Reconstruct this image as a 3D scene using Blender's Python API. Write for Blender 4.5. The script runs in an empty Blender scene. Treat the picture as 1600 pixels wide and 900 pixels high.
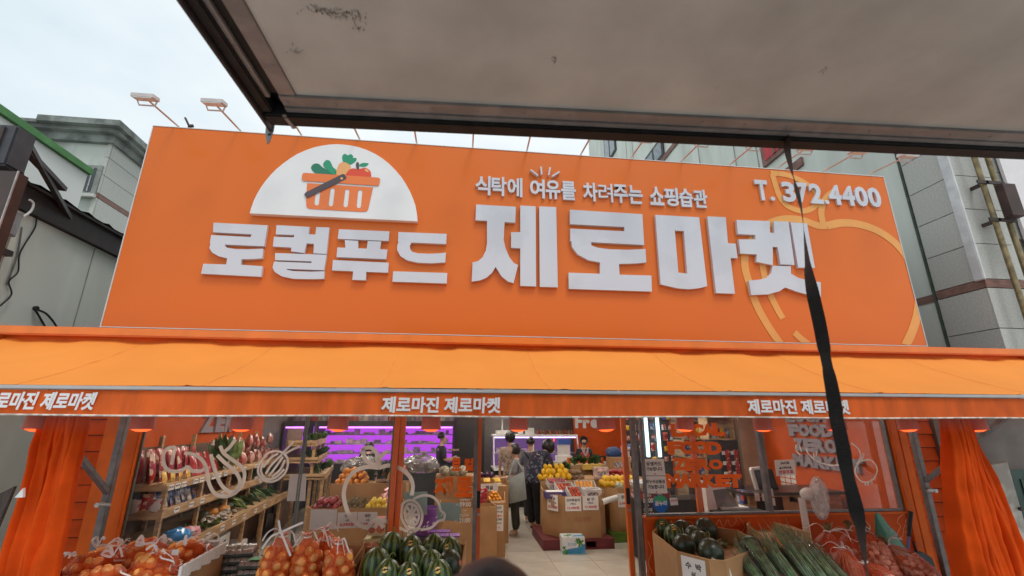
import bpy, bmesh, math, random
from mathutils import Vector, Matrix, noise as mnoise
from mathutils.geometry import tessellate_polygon
random.seed(7)
SC = bpy.context.scene
COL = SC.collection
RAD = math.radians

# ------------------------------------------------------------------ camera
F_PX = 713.67            # focal length in pixels of the 1600 px wide photograph
PITCH, YAW, ROLL = RAD(16.571), RAD(6.793), RAD(0.0932)
EYE = Vector((0, 0, 1.9))
fwd = Vector((math.sin(YAW)*math.cos(PITCH), math.cos(YAW)*math.cos(PITCH), math.sin(PITCH)))
rgt0 = Vector((math.cos(YAW), -math.sin(YAW), 0))
up0 = rgt0.cross(fwd)
RGT = rgt0*math.cos(ROLL) + up0*math.sin(ROLL)
UPV = up0*math.cos(ROLL) - rgt0*math.sin(ROLL)
cam = bpy.data.cameras.new('camera')
cam.sensor_width = 36.0
cam.lens = 36.0*F_PX/1600.0
cam.clip_start, cam.clip_end = 0.05, 2000
cam.dof.use_dof = True
cam.dof.focus_distance = 5.6
cam.dof.aperture_fstop = 1.6
camo = bpy.data.objects.new('camera', cam)
COL.objects.link(camo)
m3 = Matrix((RGT, UPV, -fwd)).transposed()
camo.matrix_world = Matrix.Translation(EYE) @ m3.to_4x4()
SC.camera = camo

# ------------------------------------------------------------------ sky and sun (overcast)
SUN_EL, SUN_AZ = RAD(62), RAD(152)      # azimuth clockwise from +Y: behind the camera, a little right
wd = bpy.data.worlds.new('World'); SC.world = wd; wd.use_nodes = True
nt = wd.node_tree; N = nt.nodes; L = nt.links
bg = N['Background']; bg.inputs['Strength'].default_value = 0.10
sky = N.new('ShaderNodeTexSky'); sky.sky_type = 'NISHITA'; sky.sun_disc = False
sky.sun_elevation = SUN_EL; sky.sun_rotation = SUN_AZ
sky.air_density = 1.0; sky.dust_density = 3.0
tc = N.new('ShaderNodeTexCoord'); mp = N.new('ShaderNodeMapping'); mp.inputs['Scale'].default_value = (1, 1, 2.2)
nz = N.new('ShaderNodeTexNoise'); nz.inputs['Scale'].default_value = 2.1; nz.inputs['Detail'].default_value = 5
nz.inputs['Roughness'].default_value = 0.52
rp = N.new('ShaderNodeValToRGB')
rp.color_ramp.elements[0].position = 0.24; rp.color_ramp.elements[0].color = (6.3, 7.7, 8.5, 1)
rp.color_ramp.elements[1].position = 0.74; rp.color_ramp.elements[1].color = (10.6, 10.9, 10.9, 1)
mx = N.new('ShaderNodeMix'); mx.data_type = 'RGBA'; mx.inputs['Factor'].default_value = 0.90
L.new(tc.outputs['Generated'], mp.inputs['Vector']); L.new(mp.outputs['Vector'], nz.inputs['Vector'])
L.new(nz.outputs['Fac'], rp.inputs['Fac']); L.new(sky.outputs['Color'], mx.inputs['A'])
L.new(rp.outputs['Color'], mx.inputs['B']); L.new(mx.outputs['Result'], bg.inputs['Color'])
sl = bpy.data.lights.new('sun', 'SUN'); sl.energy = 1.35; sl.angle = RAD(18); sl.color = (1.0, 0.965, 0.92)
so = bpy.data.objects.new('sun', sl); COL.objects.link(so)
sd = Vector((math.sin(SUN_AZ)*math.cos(SUN_EL), math.cos(SUN_AZ)*math.cos(SUN_EL), math.sin(SUN_EL)))
so.rotation_euler = sd.to_track_quat('Z', 'Y').to_euler(); so.location = (0, -6, 14)
vs = SC.view_settings
SC.display_settings.display_device = 'sRGB'
vs.view_transform = 'Standard'; vs.look = 'None'; vs.exposure = 0.12; vs.gamma = 1.0; vs.use_curve_mapping = False
SC.cycles.max_bounces = 8; SC.cycles.transparent_max_bounces = 24
SC.cycles.caustics_reflective = False; SC.cycles.caustics_refractive = False
SC.cycles.use_denoising = True

# ------------------------------------------------------------------ measuring: a pixel of the photograph to a point of the place
def ray(px, py):
    return RGT*((px-800)/F_PX) + UPV*((450-py)/F_PX) + fwd
def onY(px, py, y):
    d = ray(px, py); return EYE + d*((y-EYE.y)/d.y)
def onX(px, py, x):
    d = ray(px, py); return EYE + d*((x-EYE.x)/d.x)
def onZ(px, py, z):
    d = ray(px, py); return EYE + d*((z-EYE.z)/d.z)

# ------------------------------------------------------------------ materials
MATS = {}
def mat(name, col, rough=0.6, var=0.12, scale=6.0, bump=0.0, metal=0.0, spec=0.5, coat=0.0, rnd=0.0, hue=0.0,
        trans=0.0, col2=None, stretch=(1, 1, 1), lo=0.42, hi=0.62, detail=5.0):
    """Principled material; colour breaks up with object-space noise, rnd varies it per object."""
    if name in MATS: return MATS[name]
    m = bpy.data.materials.new(name); m.use_nodes = True
    n, l = m.node_tree.nodes, m.node_tree.links
    b = n['Principled BSDF']
    b.inputs['Roughness'].default_value = rough; b.inputs['Metallic'].default_value = metal
    b.inputs['Specular IOR Level'].default_value = spec; b.inputs['Coat Weight'].default_value = coat
    b.inputs['Coat Roughness'].default_value = 0.08
    t = n.new('ShaderNodeTexCoord'); mpn = n.new('ShaderNodeMapping'); mpn.inputs['Scale'].default_value = stretch
    l.new(t.outputs['Object'], mpn.inputs['Vector'])
    z = n.new('ShaderNodeTexNoise'); z.inputs['Scale'].default_value = scale; z.inputs['Detail'].default_value = detail
    l.new(mpn.outputs['Vector'], z.inputs['Vector'])
    r = n.new('ShaderNodeValToRGB')
    c = Vector(col[:3])
    a2 = Vector(col2[:3]) if col2 else c*(1-var)
    r.color_ramp.elements[0].position = lo; r.color_ramp.elements[1].position = hi
    r.color_ramp.elements[0].color = (*a2, 1); r.color_ramp.elements[1].color = (*(c*(1+(0 if col2 else var*0.6))), 1)
    l.new(z.outputs['Fac'], r.inputs['Fac'])
    out = r.outputs['Color']
    if rnd or hue:
        oi = n.new('ShaderNodeObjectInfo'); hs = n.new('ShaderNodeHueSaturation')
        mr = n.new('ShaderNodeMapRange'); mr.inputs['To Min'].default_value = 1-rnd; mr.inputs['To Max'].default_value = 1+rnd
        l.new(oi.outputs['Random'], mr.inputs['Value']); l.new(mr.outputs['Result'], hs.inputs['Value'])
        mh = n.new('ShaderNodeMapRange'); mh.inputs['To Min'].default_value = 0.5-hue; mh.inputs['To Max'].default_value = 0.5+hue
        l.new(oi.outputs['Random'], mh.inputs['Value']); l.new(mh.outputs['Result'], hs.inputs['Hue'])
        l.new(out, hs.inputs['Color']); out = hs.outputs['Color']
    l.new(out, b.inputs['Base Color'])
    if bump:
        z2 = n.new('ShaderNodeTexNoise'); z2.inputs['Scale'].default_value = scale*6; z2.inputs['Detail'].default_value = 4
        l.new(mpn.outputs['Vector'], z2.inputs['Vector'])
        bp = n.new('ShaderNodeBump'); bp.inputs['Strength'].default_value = bump; bp.inputs['Distance'].default_value = 0.01
        l.new(z2.outputs['Fac'], bp.inputs['Height']); l.new(bp.outputs['Normal'], b.inputs['Normal'])
    if trans:
        tr = n.new('ShaderNodeBsdfTranslucent'); ms = n.new('ShaderNodeMixShader'); ms.inputs['Fac'].default_value = trans
        l.new(out, tr.inputs['Color']); l.new(b.outputs['BSDF'], ms.inputs[1]); l.new(tr.outputs['BSDF'], ms.inputs[2])
        l.new(ms.outputs['Shader'], n['Material Output'].inputs['Surface'])
    MATS[name] = m; return m
def glow(name, col, strength):
    if name in MATS: return MATS[name]
    m = bpy.data.materials.new(name); m.use_nodes = True
    n, l = m.node_tree.nodes, m.node_tree.links
    n.remove(n['Principled BSDF']); e = n.new('ShaderNodeEmission')
    e.inputs['Color'].default_value = (*col, 1); e.inputs['Strength'].default_value = strength
    l.new(e.outputs['Emission'], n['Material Output'].inputs['Surface']); MATS[name] = m; return m
def film(name, col, alpha, rough=0.15, noise=0.0, scale=8.0, gloss=0.06, translucent=0.0, fade=None):
    """Thin clear sheet: mostly see-through, a film of colour and a glossy skin."""
    if name in MATS: return MATS[name]
    m = bpy.data.materials.new(name); m.use_nodes = True
    n, l = m.node_tree.nodes, m.node_tree.links
    n.remove(n['Principled BSDF'])
    tr = n.new('ShaderNodeBsdfTransparent'); df = n.new('ShaderNodeBsdfDiffuse'); df.inputs['Color'].default_value = (*col, 1)
    body = df.outputs['BSDF']
    if translucent:
        tl = n.new('ShaderNodeBsdfTranslucent'); tl.inputs['Color'].default_value = (*col, 1)
        mm = n.new('ShaderNodeMixShader'); mm.inputs['Fac'].default_value = translucent
        l.new(df.outputs['BSDF'], mm.inputs[1]); l.new(tl.outputs['BSDF'], mm.inputs[2]); body = mm.outputs['Shader']
    m1 = n.new('ShaderNodeMixShader'); m1.inputs['Fac'].default_value = alpha
    if noise:
        t = n.new('ShaderNodeTexCoord'); z = n.new('ShaderNodeTexNoise'); z.inputs['Scale'].default_value = scale; z.inputs['Detail'].default_value = 5
        mr = n.new('ShaderNodeMapRange'); mr.inputs['From Min'].default_value = 0.3; mr.inputs['From Max'].default_value = 0.7
        mr.inputs['To Min'].default_value = alpha*(1-noise); mr.inputs['To Max'].default_value = min(1, alpha*(1+noise))
        l.new(t.outputs['Object'], z.inputs['Vector']); l.new(z.outputs['Fac'], mr.inputs['Value']); l.new(mr.outputs['Result'], m1.inputs['Fac'])
    if fade:        # haze painted into the opacity, fullest at the top edge: heights in metres where it ends and where it is full
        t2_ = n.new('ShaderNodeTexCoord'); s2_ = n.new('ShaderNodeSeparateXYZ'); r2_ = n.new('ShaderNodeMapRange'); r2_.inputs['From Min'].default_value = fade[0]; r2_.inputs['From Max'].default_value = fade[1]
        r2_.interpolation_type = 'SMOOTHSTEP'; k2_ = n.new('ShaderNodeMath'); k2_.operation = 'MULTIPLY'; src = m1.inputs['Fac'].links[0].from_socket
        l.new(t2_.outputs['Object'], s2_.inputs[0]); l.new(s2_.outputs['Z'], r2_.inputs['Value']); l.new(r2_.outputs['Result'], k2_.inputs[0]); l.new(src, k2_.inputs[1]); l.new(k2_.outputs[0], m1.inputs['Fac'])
    l.new(tr.outputs['BSDF'], m1.inputs[1]); l.new(body, m1.inputs[2])
    gl = n.new('ShaderNodeBsdfGlossy'); gl.inputs['Roughness'].default_value = rough
    lw = n.new('ShaderNodeFresnel'); lw.inputs['IOR'].default_value = 1.45
    mu = n.new('ShaderNodeMath'); mu.operation = 'MULTIPLY'; mu.inputs[1].default_value = gloss*20
    mu.use_clamp = True
    l.new(lw.outputs['Fac'], mu.inputs[0])
    m2 = n.new('ShaderNodeMixShader'); l.new(mu.outputs[0], m2.inputs['Fac'])
    l.new(m1.outputs['Shader'], m2.inputs[1]); l.new(gl.outputs['BSDF'], m2.inputs[2])
    l.new(m2.outputs['Shader'], n['Material Output'].inputs['Surface']); MATS[name] = m; return m

# ------------------------------------------------------------------ mesh builder
class MB:
    def __init__(s): s.v = []; s.f = []; s.mi = []; s.cur = 0
    def add(s, vs, fs):
        o = len(s.v); s.v += [Vector(p) for p in vs]; s.f += [[i+o for i in f] for f in fs]; s.mi += [s.cur]*len(fs); return s
    def box(s, x0, x1, y0, y1, z0, z1):
        x0, x1 = min(x0, x1), max(x0, x1); y0, y1 = min(y0, y1), max(y0, y1); z0, z1 = min(z0, z1), max(z0, z1)
        return s.add([(x0,y0,z0),(x1,y0,z0),(x1,y1,z0),(x0,y1,z0),(x0,y0,z1),(x1,y0,z1),(x1,y1,z1),(x0,y1,z1)],
                     [(0,3,2,1),(4,5,6,7),(0,1,5,4),(1,2,6,5),(2,3,7,6),(3,0,4,7)])
    def obox(s, c, ex, ey, ez):
        """box by centre and three half-extent vectors"""
        c, ex, ey, ez = map(Vector, (c, ex, ey, ez)); vs = []
        for k in (-1, 1):
            for a, b in ((-1,-1),(1,-1),(1,1),(-1,1)): vs.append(c + ex*a + ey*b + ez*k)
        return s.add(vs, [(0,3,2,1),(4,5,6,7),(0,1,5,4),(1,2,6,5),(2,3,7,6),(3,0,4,7)])
    def bar(s, p0, p1, w, d, up=(0, 0, 1)):
        """rectangular bar between two points, w across, d the other way"""
        p0, p1 = Vector(p0), Vector(p1); t = (p1-p0); u = Vector(up)
        a = t.cross(u)
        if a.length < 1e-6: a = t.cross(Vector((1, 0, 0)))
        a.normalize(); b = a.cross(t).normalized()
        return s.obox((p0+p1)/2, a*w/2, b*d/2, t/2)
    def prism(s, pts, d, holes=()):
        """polygon (list of 3D points, holes too) pushed along d"""
        d = Vector(d); loops = [[Vector(p) for p in pts]] + [[Vector(p) for p in h] for h in holes]
        tri = tessellate_polygon(loops); flat = [p for lp in loops for p in lp]; n = len(flat)
        fs = [tuple(t) for t in tri] + [tuple(i+n for i in reversed(t)) for t in tri]
        o = 0
        for lp in loops:
            k = len(lp)
            for i in range(k): fs.append((o+i, o+(i+1) % k, o+(i+1) % k+n, o+i+n))
            o += k
        return s.add(flat + [p+d for p in flat], fs)
    def cyl(s, p0, p1, r0, r1=None, n=10, caps=True):
        r1 = r0 if r1 is None else r1
        p0, p1 = Vector(p0), Vector(p1); t = (p1-p0).normalized()
        a = t.orthogonal().normalized(); b = t.cross(a); vs = []
        for p, r in ((p0, r0), (p1, r1)):
            for i in range(n):
                q = 2*math.pi*i/n; vs.append(p + a*r*math.cos(q) + b*r*math.sin(q))
        fs = [(i, (i+1) % n, (i+1) % n+n, i+n) for i in range(n)]
        if caps: fs += [tuple(reversed(range(n))), tuple(range(n, 2*n))]
        return s.add(vs, fs)
    def tube(s, pts, r, n=6, closed=False, r1=None):
        pts = [Vector(p) for p in pts]; k = len(pts); vs = []; ref = None
        for i, p in enumerate(pts):
            t = (pts[(i+1) % k] - pts[i-1]) if closed else (pts[min(i+1, k-1)] - pts[max(i-1, 0)])
            if t.length < 1e-9: t = Vector((0, 0, 1))
            t.normalize()
            if ref is None: ref = t.orthogonal().normalized()
            ref = (ref - t*ref.dot(t));  ref = ref.normalized() if ref.length > 1e-6 else t.orthogonal().normalized()
            b = t.cross(ref); rr = r if r1 is None else r + (r1-r)*i/(k-1)
            for j in range(n):
                q = 2*math.pi*j/n; vs.append(p + ref*rr*math.cos(q) + b*rr*math.sin(q))
        fs = []
        for i in range(k if closed else k-1):
            for j in range(n):
                i2 = (i+1) % k; fs.append((i*n+j, i*n+(j+1) % n, i2*n+(j+1) % n, i2*n+j))
        if not closed: fs += [tuple(reversed(range(n))), tuple(range((k-1)*n, k*n))]
        return s.add(vs, fs)
    def lathe(s, prof, c=(0, 0, 0), n=16, axis='Z', sx=1, sy=1):
        """prof: list of (r, z)"""
        c = Vector(c); vs = []; k = len(prof)
        for r, z in prof:
            for i in range(n):
                q = 2*math.pi*i/n; p = (r*math.cos(q)*sx, r*math.sin(q)*sy, z)
                if axis == 'Y': p = (p[0], p[2], p[1])
                if axis == 'X': p = (p[2], p[0], p[1])
                vs.append(c + Vector(p))
        fs = [(a*n+i, a*n+(i+1) % n, (a+1)*n+(i+1) % n, (a+1)*n+i) for a in range(k-1) for i in range(n)]
        if prof[0][0] > 1e-6: fs.append(tuple(reversed(range(n))))
        if prof[-1][0] > 1e-6: fs.append(tuple(range((k-1)*n, k*n)))
        return s.add(vs, fs)
    def ball(s, c, rx, ry=None, rz=None, n=10, m=7, rough=0.0, seed=0):
        ry = rx if ry is None else ry; rz = rx if rz is None else rz
        c = Vector(c); vs = [c + Vector((0, 0, -rz))]
        for a in range(1, m):
            f = math.pi*a/m
            for i in range(n):
                q = 2*math.pi*i/n
                d = Vector((math.sin(f)*math.cos(q), math.sin(f)*math.sin(q), -math.cos(f)))
                k = 1 + rough*mnoise.noise(d*1.7 + Vector((seed*3.1, seed, 0))) if rough else 1
                vs.append(c + Vector((d.x*rx*k, d.y*ry*k, d.z*rz*k)))
        vs.append(c + Vector((0, 0, rz))); e = len(vs)-1
        fs = [(0, 1+(i+1) % n, 1+i) for i in range(n)]
        for a in range(m-2):
            o = 1+a*n
            fs += [(o+i, o+(i+1) % n, o+n+(i+1) % n, o+n+i) for i in range(n)]
        o = 1+(m-2)*n; fs += [(o+i, o+(i+1) % n, e) for i in range(n)]
        return s.add(vs, fs)
    def ribbon(s, pts, w, nrm, t=0.002, closed=False, clampf=None):
        """flat band of width w along pts, lying square to nrm, t thick"""
        pts = [Vector(p) for p in pts]; k = len(pts); nrm = Vector(nrm).normalized(); Lp, Rp = [], []
        for i, p in enumerate(pts):
            tg = (pts[(i+1) % k]-pts[i-1]) if closed else (pts[min(i+1, k-1)]-pts[max(i-1, 0)])
            sd_ = tg.cross(nrm)
            sd_ = sd_.normalized() if sd_.length > 1e-9 else Vector((1, 0, 0))
            ww = w[i] if isinstance(w, (list, tuple)) else w
            Lp.append(p+sd_*ww/2); Rp.append(p-sd_*ww/2)
        if clampf: Lp = [clampf(p) for p in Lp]; Rp = [clampf(p) for p in Rp]
        vs = Lp+Rp+[p+nrm*t for p in Lp]+[p+nrm*t for p in Rp]; fs = []
        for i in range(k if closed else k-1):
            j = (i+1) % k
            fs += [(i, j, k+j, k+i), (2*k+i, 3*k+i, 3*k+j, 2*k+j), (i, 2*k+i, 2*k+j, j), (k+i, k+j, 3*k+j, 3*k+i)]
        return s.add(vs, fs)
    def sheet(s, rows):
        """grid of points (rows of equal length) as one skin"""
        k = len(rows[0]); vs = [p for r in rows for p in r]
        return s.add(vs, [(a*k+i, a*k+i+1, (a+1)*k+i+1, (a+1)*k+i) for a in range(len(rows)-1) for i in range(k-1)])
    def mesh(s, name, mats, smooth=0, bevel=0.0):
        me = bpy.data.meshes.new(name)
        me.from_pydata([tuple(p) for p in s.v], [], s.f)
        if not isinstance(mats, (list, tuple)): mats = [mats]
        for q in mats: me.materials.append(q)
        for p, i in zip(me.polygons, s.mi): p.material_index = i
        bm = bmesh.new(); bm.from_mesh(me)
        bmesh.ops.recalc_face_normals(bm, faces=bm.faces[:])
        if bevel:
            bmesh.ops.bevel(bm, geom=[e for e in bm.edges if len(e.link_faces) == 2 and e.calc_face_angle(0) > 0.6], offset=bevel, segments=2, affect='EDGES', clamp_overlap=True)
        bm.to_mesh(me); bm.free()
        if smooth:
            for p in me.polygons: p.use_smooth = True
            me.set_sharp_from_angle(angle=RAD(smooth))
        me.update(); return me
    def build(s, name, mats, parent=None, smooth=0, bevel=0.0, center=True):
        me = s.mesh(name, mats, smooth, bevel)
        return link(name, me, parent, center)
def link(name, me, parent=None, center=True):
    o = bpy.data.objects.new(name, me); COL.objects.link(o)
    if parent is not None:
        o.parent = parent
    elif center and len(me.vertices):
        xs = [v.co.x for v in me.vertices]; ys = [v.co.y for v in me.vertices]; zs = [v.co.z for v in me.vertices]
        c = Vector(((min(xs)+max(xs))/2, (min(ys)+max(ys))/2, min(zs)))
        me.transform(Matrix.Translation(-c)); o.location = c
    return o
def tag(o, label, cat=None, group=None, kind=None):
    o['label'] = label
    if cat: o['category'] = cat
    if group: o['group'] = group
    if kind: o['kind'] = kind
    return o
def thing(name, label, cat, group=None):
    o = bpy.data.objects.new(name, None); COL.objects.link(o); o.empty_display_size = 0.1
    return tag(o, label, cat, group)
def base(root):
    """move an Empty, whose parts were built in place, to the base of those parts"""
    lo = Vector((1e9,)*3); hi = -lo
    def walk(o):
        if o.type == 'MESH':
            for v in o.data.vertices:
                for i in range(3): lo[i] = min(lo[i], v.co[i]); hi[i] = max(hi[i], v.co[i])
        for c in o.children: walk(c)
    walk(root)
    p = Vector(((lo.x+hi.x)/2, (lo.y+hi.y)/2, lo.z)); root.location = p
    for c in root.children: c.location = c.location - p
    return root
def copy_tree(o, parent=None):
    c = o.copy(); COL.objects.link(c); c.parent = parent
    for ch in list(o.children): copy_tree(ch, c)
    return c
def place(o, loc, rz=0.0, rx=0.0, ry=0.0, sc=None):
    o.location = loc; o.rotation_euler = (rx, ry, rz)
    if sc: o.scale = (sc, sc, sc) if not isinstance(sc, (tuple, list)) else sc
    return o
def structure(o, label=None):
    o['kind'] = 'structure'
    if label: o['label'] = label
    return o
def crom(pts, n=5, closed=False):
    """Catmull-Rom through 2D or 3D points"""
    pts = [Vector(p) for p in pts]; k = len(pts); out = []
    rng = range(k) if closed else range(k-1)
    for i in rng:
        if closed: p0, p1, p2, p3 = pts[i-1], pts[i], pts[(i+1) % k], pts[(i+2) % k]
        else: p0, p1, p2, p3 = pts[max(i-1, 0)], pts[i], pts[i+1], pts[min(i+2, k-1)]
        for j in range(n):
            t = j/n
            out.append(0.5*((2*p1) + (p2-p0)*t + (2*p0-5*p1+4*p2-p3)*t*t + (-p0+3*p1-3*p2+p3)*t**3))
    if not closed: out.append(pts[-1])
    return out

# text as mesh in a unit frame: x to the right, z up, facing -Y, lower left at the origin
TXT = {}
def text_mesh(body, bold=0.0, extrude=0.004, spacing=1.0, shear=0.0):
    key = (body, bold, extrude, spacing, shear)
    if key in TXT: return TXT[key]
    c = bpy.data.curves.new('lettering', 'FONT'); c.body = body; c.size = 1.0; c.offset = bold; c.space_character = spacing
    c.shear = shear; c.resolution_u = 3; c.align_x = 'CENTER'; c.extrude = 0.5
    o = bpy.data.objects.new('lettering', c); COL.objects.link(o)
    dg = bpy.context.evaluated_depsgraph_get(); me = bpy.data.meshes.new_from_object(o.evaluated_get(dg))
    bpy.data.objects.remove(o); bpy.data.curves.remove(c)
    pts = [v.co.copy() for v in me.vertices]
    x0 = min(p.x for p in pts); x1 = max(p.x for p in pts); y0 = min(p.y for p in pts); y1 = max(p.y for p in pts)
    V = [((p.x-x0)/(x1-x0), 0.5-p.z, (p.y-y0)/(y1-y0)) for p in pts]
    Fc = [list(p.vertices) for p in me.polygons]
    bpy.data.meshes.remove(me); TXT[key] = (V, Fc, (x1-x0)/(y1-y0)); return TXT[key]
def put_text(mb, body, p00, ex, ez, out, bold=0.0, t=0.004, spacing=1.0, shear=0.0):
    """lower-left corner p00, width vector ex, height vector ez, out = unit normal towards the reader; t thick"""
    V, Fc, asp = text_mesh(body, bold, 0.004, spacing, shear)
    p00, ex, ez, out = Vector(p00), Vector(ex), Vector(ez), Vector(out)
    mb.add([p00 + ex*x + ez*z + out*(t*(1-y)) for x, y, z in V], Fc); return mb
def fit_text(mb, body, c, w, h, right, up, out, **k):
    """text centred on c inside w by h, keeping its shape"""
    a = text_mesh(body, k.get('bold', 0), 0.004, k.get('spacing', 1.0), k.get('shear', 0))[2]
    hh = min(h, w/a); ww = min(w, hh*a*1.25)
    right, up = Vector(right), Vector(up)
    return put_text(mb, body, Vector(c)-right*ww/2-up*hh/2, right*ww, up*hh, out, **k)
# ------------------------------------------------------------------ palette
ORANGE = (0.72, 0.155, 0.028)
M_sign = mat('sign_vinyl', (0.72, 0.150, 0.010), rough=0.40, var=0.018, scale=0.8, coat=0.10, spec=0.35)
M_peach = mat('peach_print', (0.80, 0.36, 0.09), rough=0.42, var=0.03, coat=0.10, spec=0.35)
M_letter = mat('letter_acrylic', (0.59, 0.61, 0.67), rough=0.14, var=0.05, scale=1.2, coat=0.4, lo=0.47, hi=0.53)
M_whiteprint = mat('white_print', (0.80, 0.81, 0.82), rough=0.35, var=0.03, scale=2)
M_alu = mat('aluminium', (0.44, 0.43, 0.42), rough=0.45, metal=0.6, var=0.2, scale=14)
M_white = mat('white_paint', (0.74, 0.73, 0.71), rough=0.45, var=0.06)
M_steel = mat('grey_steel', (0.20, 0.19, 0.195), rough=0.5, metal=0.3, var=0.2, scale=9)
M_black = mat('black_rubber', (0.012, 0.012, 0.013), rough=0.7, var=0.4, scale=12)
M_fabric = mat('awning_fabric', (0.93, 0.315, 0.045), rough=0.8, var=0.05, scale=1.6, bump=0.03, trans=0.20, stretch=(1, 1, 1), lo=0.3, hi=0.7)
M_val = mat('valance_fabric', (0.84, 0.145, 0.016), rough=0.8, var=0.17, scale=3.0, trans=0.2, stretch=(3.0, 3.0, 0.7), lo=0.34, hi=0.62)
M_case = mat('casing_paint', (0.80, 0.21, 0.03), rough=0.38, var=0.08, scale=4)
M_dark = mat('dark_steel', (0.05, 0.035, 0.03), rough=0.6, var=0.3)
M_curt = mat('curtain_fabric', (0.76, 0.088, 0.008), rough=0.85, spec=0.1, var=0.14, scale=3, trans=0.15, bump=0.06)
M_side = mat('orange_siding', (0.62, 0.082, 0.010), rough=0.7, var=0.15, scale=5, spec=0.15)
M_trim = mat('orange_trim', (0.76, 0.145, 0.012), rough=0.55, var=0.12, scale=4, spec=0.25)
M_wallor = mat('orange_wall', (0.62, 0.095, 0.014), rough=0.65, var=0.08, scale=3, spec=0.2)
M_print_dk = mat('dark_print', (0.06, 0.035, 0.04), rough=0.5, var=0.1)

# ------------------------------------------------------------------ ground
M_pave = mat('pavement', (0.48, 0.47, 0.45), rough=0.9, var=0.25, scale=0.8, bump=0.2)
structure(MB().box(-400, 400, -300, 500, -0.5, -0.12).build('ground', M_pave, center=False), 'grey paved ground in front of the shop')

# ------------------------------------------------------------------ the shop sign
SX0, SX1, SZ0, SZ1, SY = -3.697, 5.969, 2.868, 5.300, 5.15
sign = thing('shop_sign', 'wide orange shop sign with raised white lettering above the awning', 'sign')
MB().box(SX0, SX1, SY, SY+0.12, SZ0, SZ1).build('board', M_sign, sign, bevel=0.004)
e = MB(); t_ = 0.009
e.box(SX0-t_, SX1+t_, SY-0.006, SY+0.125, SZ0-t_, SZ0-0.001).box(SX0-t_, SX1+t_, SY-0.006, SY+0.125, SZ1+0.001, SZ1+t_)
e.box(SX0-t_, SX0-0.001, SY-0.006, SY+0.125, SZ0-0.001, SZ1+0.001).box(SX1+0.001, SX1+t_, SY-0.006, SY+0.125, SZ0-0.001, SZ1+0.001)
e.build('edge_trim', M_white, sign)
def clampsign(p):
    return Vector((min(max(p.x, SX0+0.004), SX1-0.004), p.y, min(max(p.z, SZ0+0.004), SZ1-0.004)))
OUT = Vector((0, -1, 0))
def crop(x0, y0, k): return lambda q: (x0+q[0]/k, y0+q[1]/k)
def letter(polys, cr, yf=5.104, name='letter', m=None, parent=None, back=SY, holes=()):
    mb = MB()
    for poly in polys:
        mb.prism([onY(*cr(q), yf) for q in poly], (0, back-yf, 0), [[onY(*cr(q), yf) for q in h] for h in holes])
    return mb.build(name, m or M_letter, parent or sign)
cA, cB, cC = crop(300, 330, 7.2727), crop(500, 330, 6.923), crop(730, 300, 5)
cD, cE, cFq, cG, cH = crop(700, 230, 3.5556), crop(1020, 300, 5), crop(300, 200, 3.2133), crop(440, 220, 7.5), crop(1050, 220, 2.647)
letter([[(245,130),(858,160),(820,398),(378,378),(372,395),(400,415),(500,430),(640,432),(808,425),(798,535),(700,543),(562,545),(555,608),(800,625),(785,745),(103,710),(128,597),(388,605),(400,535),(300,510),(230,470),(197,420),(210,365),(203,362),(218,270),(665,293),(678,262),(238,238)]], cA)
letter([[(960,158),(1335,178),(1325,262),(1402,265),(1412,180),(1560,185),(1528,485),(1380,478),(1385,370),(1302,365),(1275,475),(1125,455),(1130,412),(918,400),(932,290),(1155,297),(1165,270),(952,262)],
        [(945,475),(1530,495),(1500,670),(1075,655),(1080,665),(1150,680),(1350,687),(1505,682),(1500,770),(1350,772),(1150,768),(1020,740),(940,690),(915,640),(932,572),(1355,588),(1360,570),(943,555)]], cA)
letter([[(205,195),(750,218),(742,322),(192,298)],
        [(268,312),(412,320),(412,400),(505,405),(518,322),(662,328),(648,410),(728,415),(716,518),(178,495),(188,392),(275,395)],
        [(140,528),(742,557),(735,665),(500,655),(495,748),(350,742),(358,650),(130,640)]], cB)
letter([[(848,225),(1370,245),(1365,355),(990,338),(972,370),(975,410),(1000,440),(1060,455),(1180,460),(1300,455),(1362,447),(1355,553),(1200,563),(1050,555),(940,530),(870,485),(835,420),(835,370),(852,330),(843,328)],
        [(792,650),(1377,668),(1370,782),(783,762)]], cB)
letter([[(70,97),(380,115),(375,240),(292,235),(285,375),(300,440),(330,510),(365,555),(397,570),(362,712),(320,700),(270,660),(222,585),(195,630),(150,670),(100,690),(35,700),(42,550),(85,540),(120,510),(145,460),(155,400),(155,225),(65,220)],
        [(415,105),(535,112),(538,738),(415,733),(415,440),(343,435),(343,315),(415,313)],
        [(563,112),(695,118),(708,745),(568,740)]], cC)
letter([[(678,347),(1080,372),(1090,543),(795,527),(797,545),(830,558),(900,567),(1000,570),(1097,565),(1102,640),(1040,646),(950,648),(953,708),(1130,713),(1133,802),(672,787),(670,697),(845,703),(845,640),(780,628),(720,595),(690,555),(685,523),(680,522),(680,452),(980,467),(980,443),(678,427)]], cD)
ma = MB()
ma.prism([onY(*cE(q), 5.104) for q in [(20,178),(362,197),(425,735),(360,752),(280,760),(190,752),(62,722)]], (0, 0.046, 0),
         [[onY(*cE(q), 5.104) for q in [(172,300),(243,305),(270,637),(200,630)]]])
ma.prism([onY(*cE(q), 5.104) for q in [(427,190),(570,197),(587,400),(648,403),(663,518),(607,515),(642,795),(495,790)]], (0, 0.046, 0))
ma.build('letter', M_letter, sign)
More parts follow.
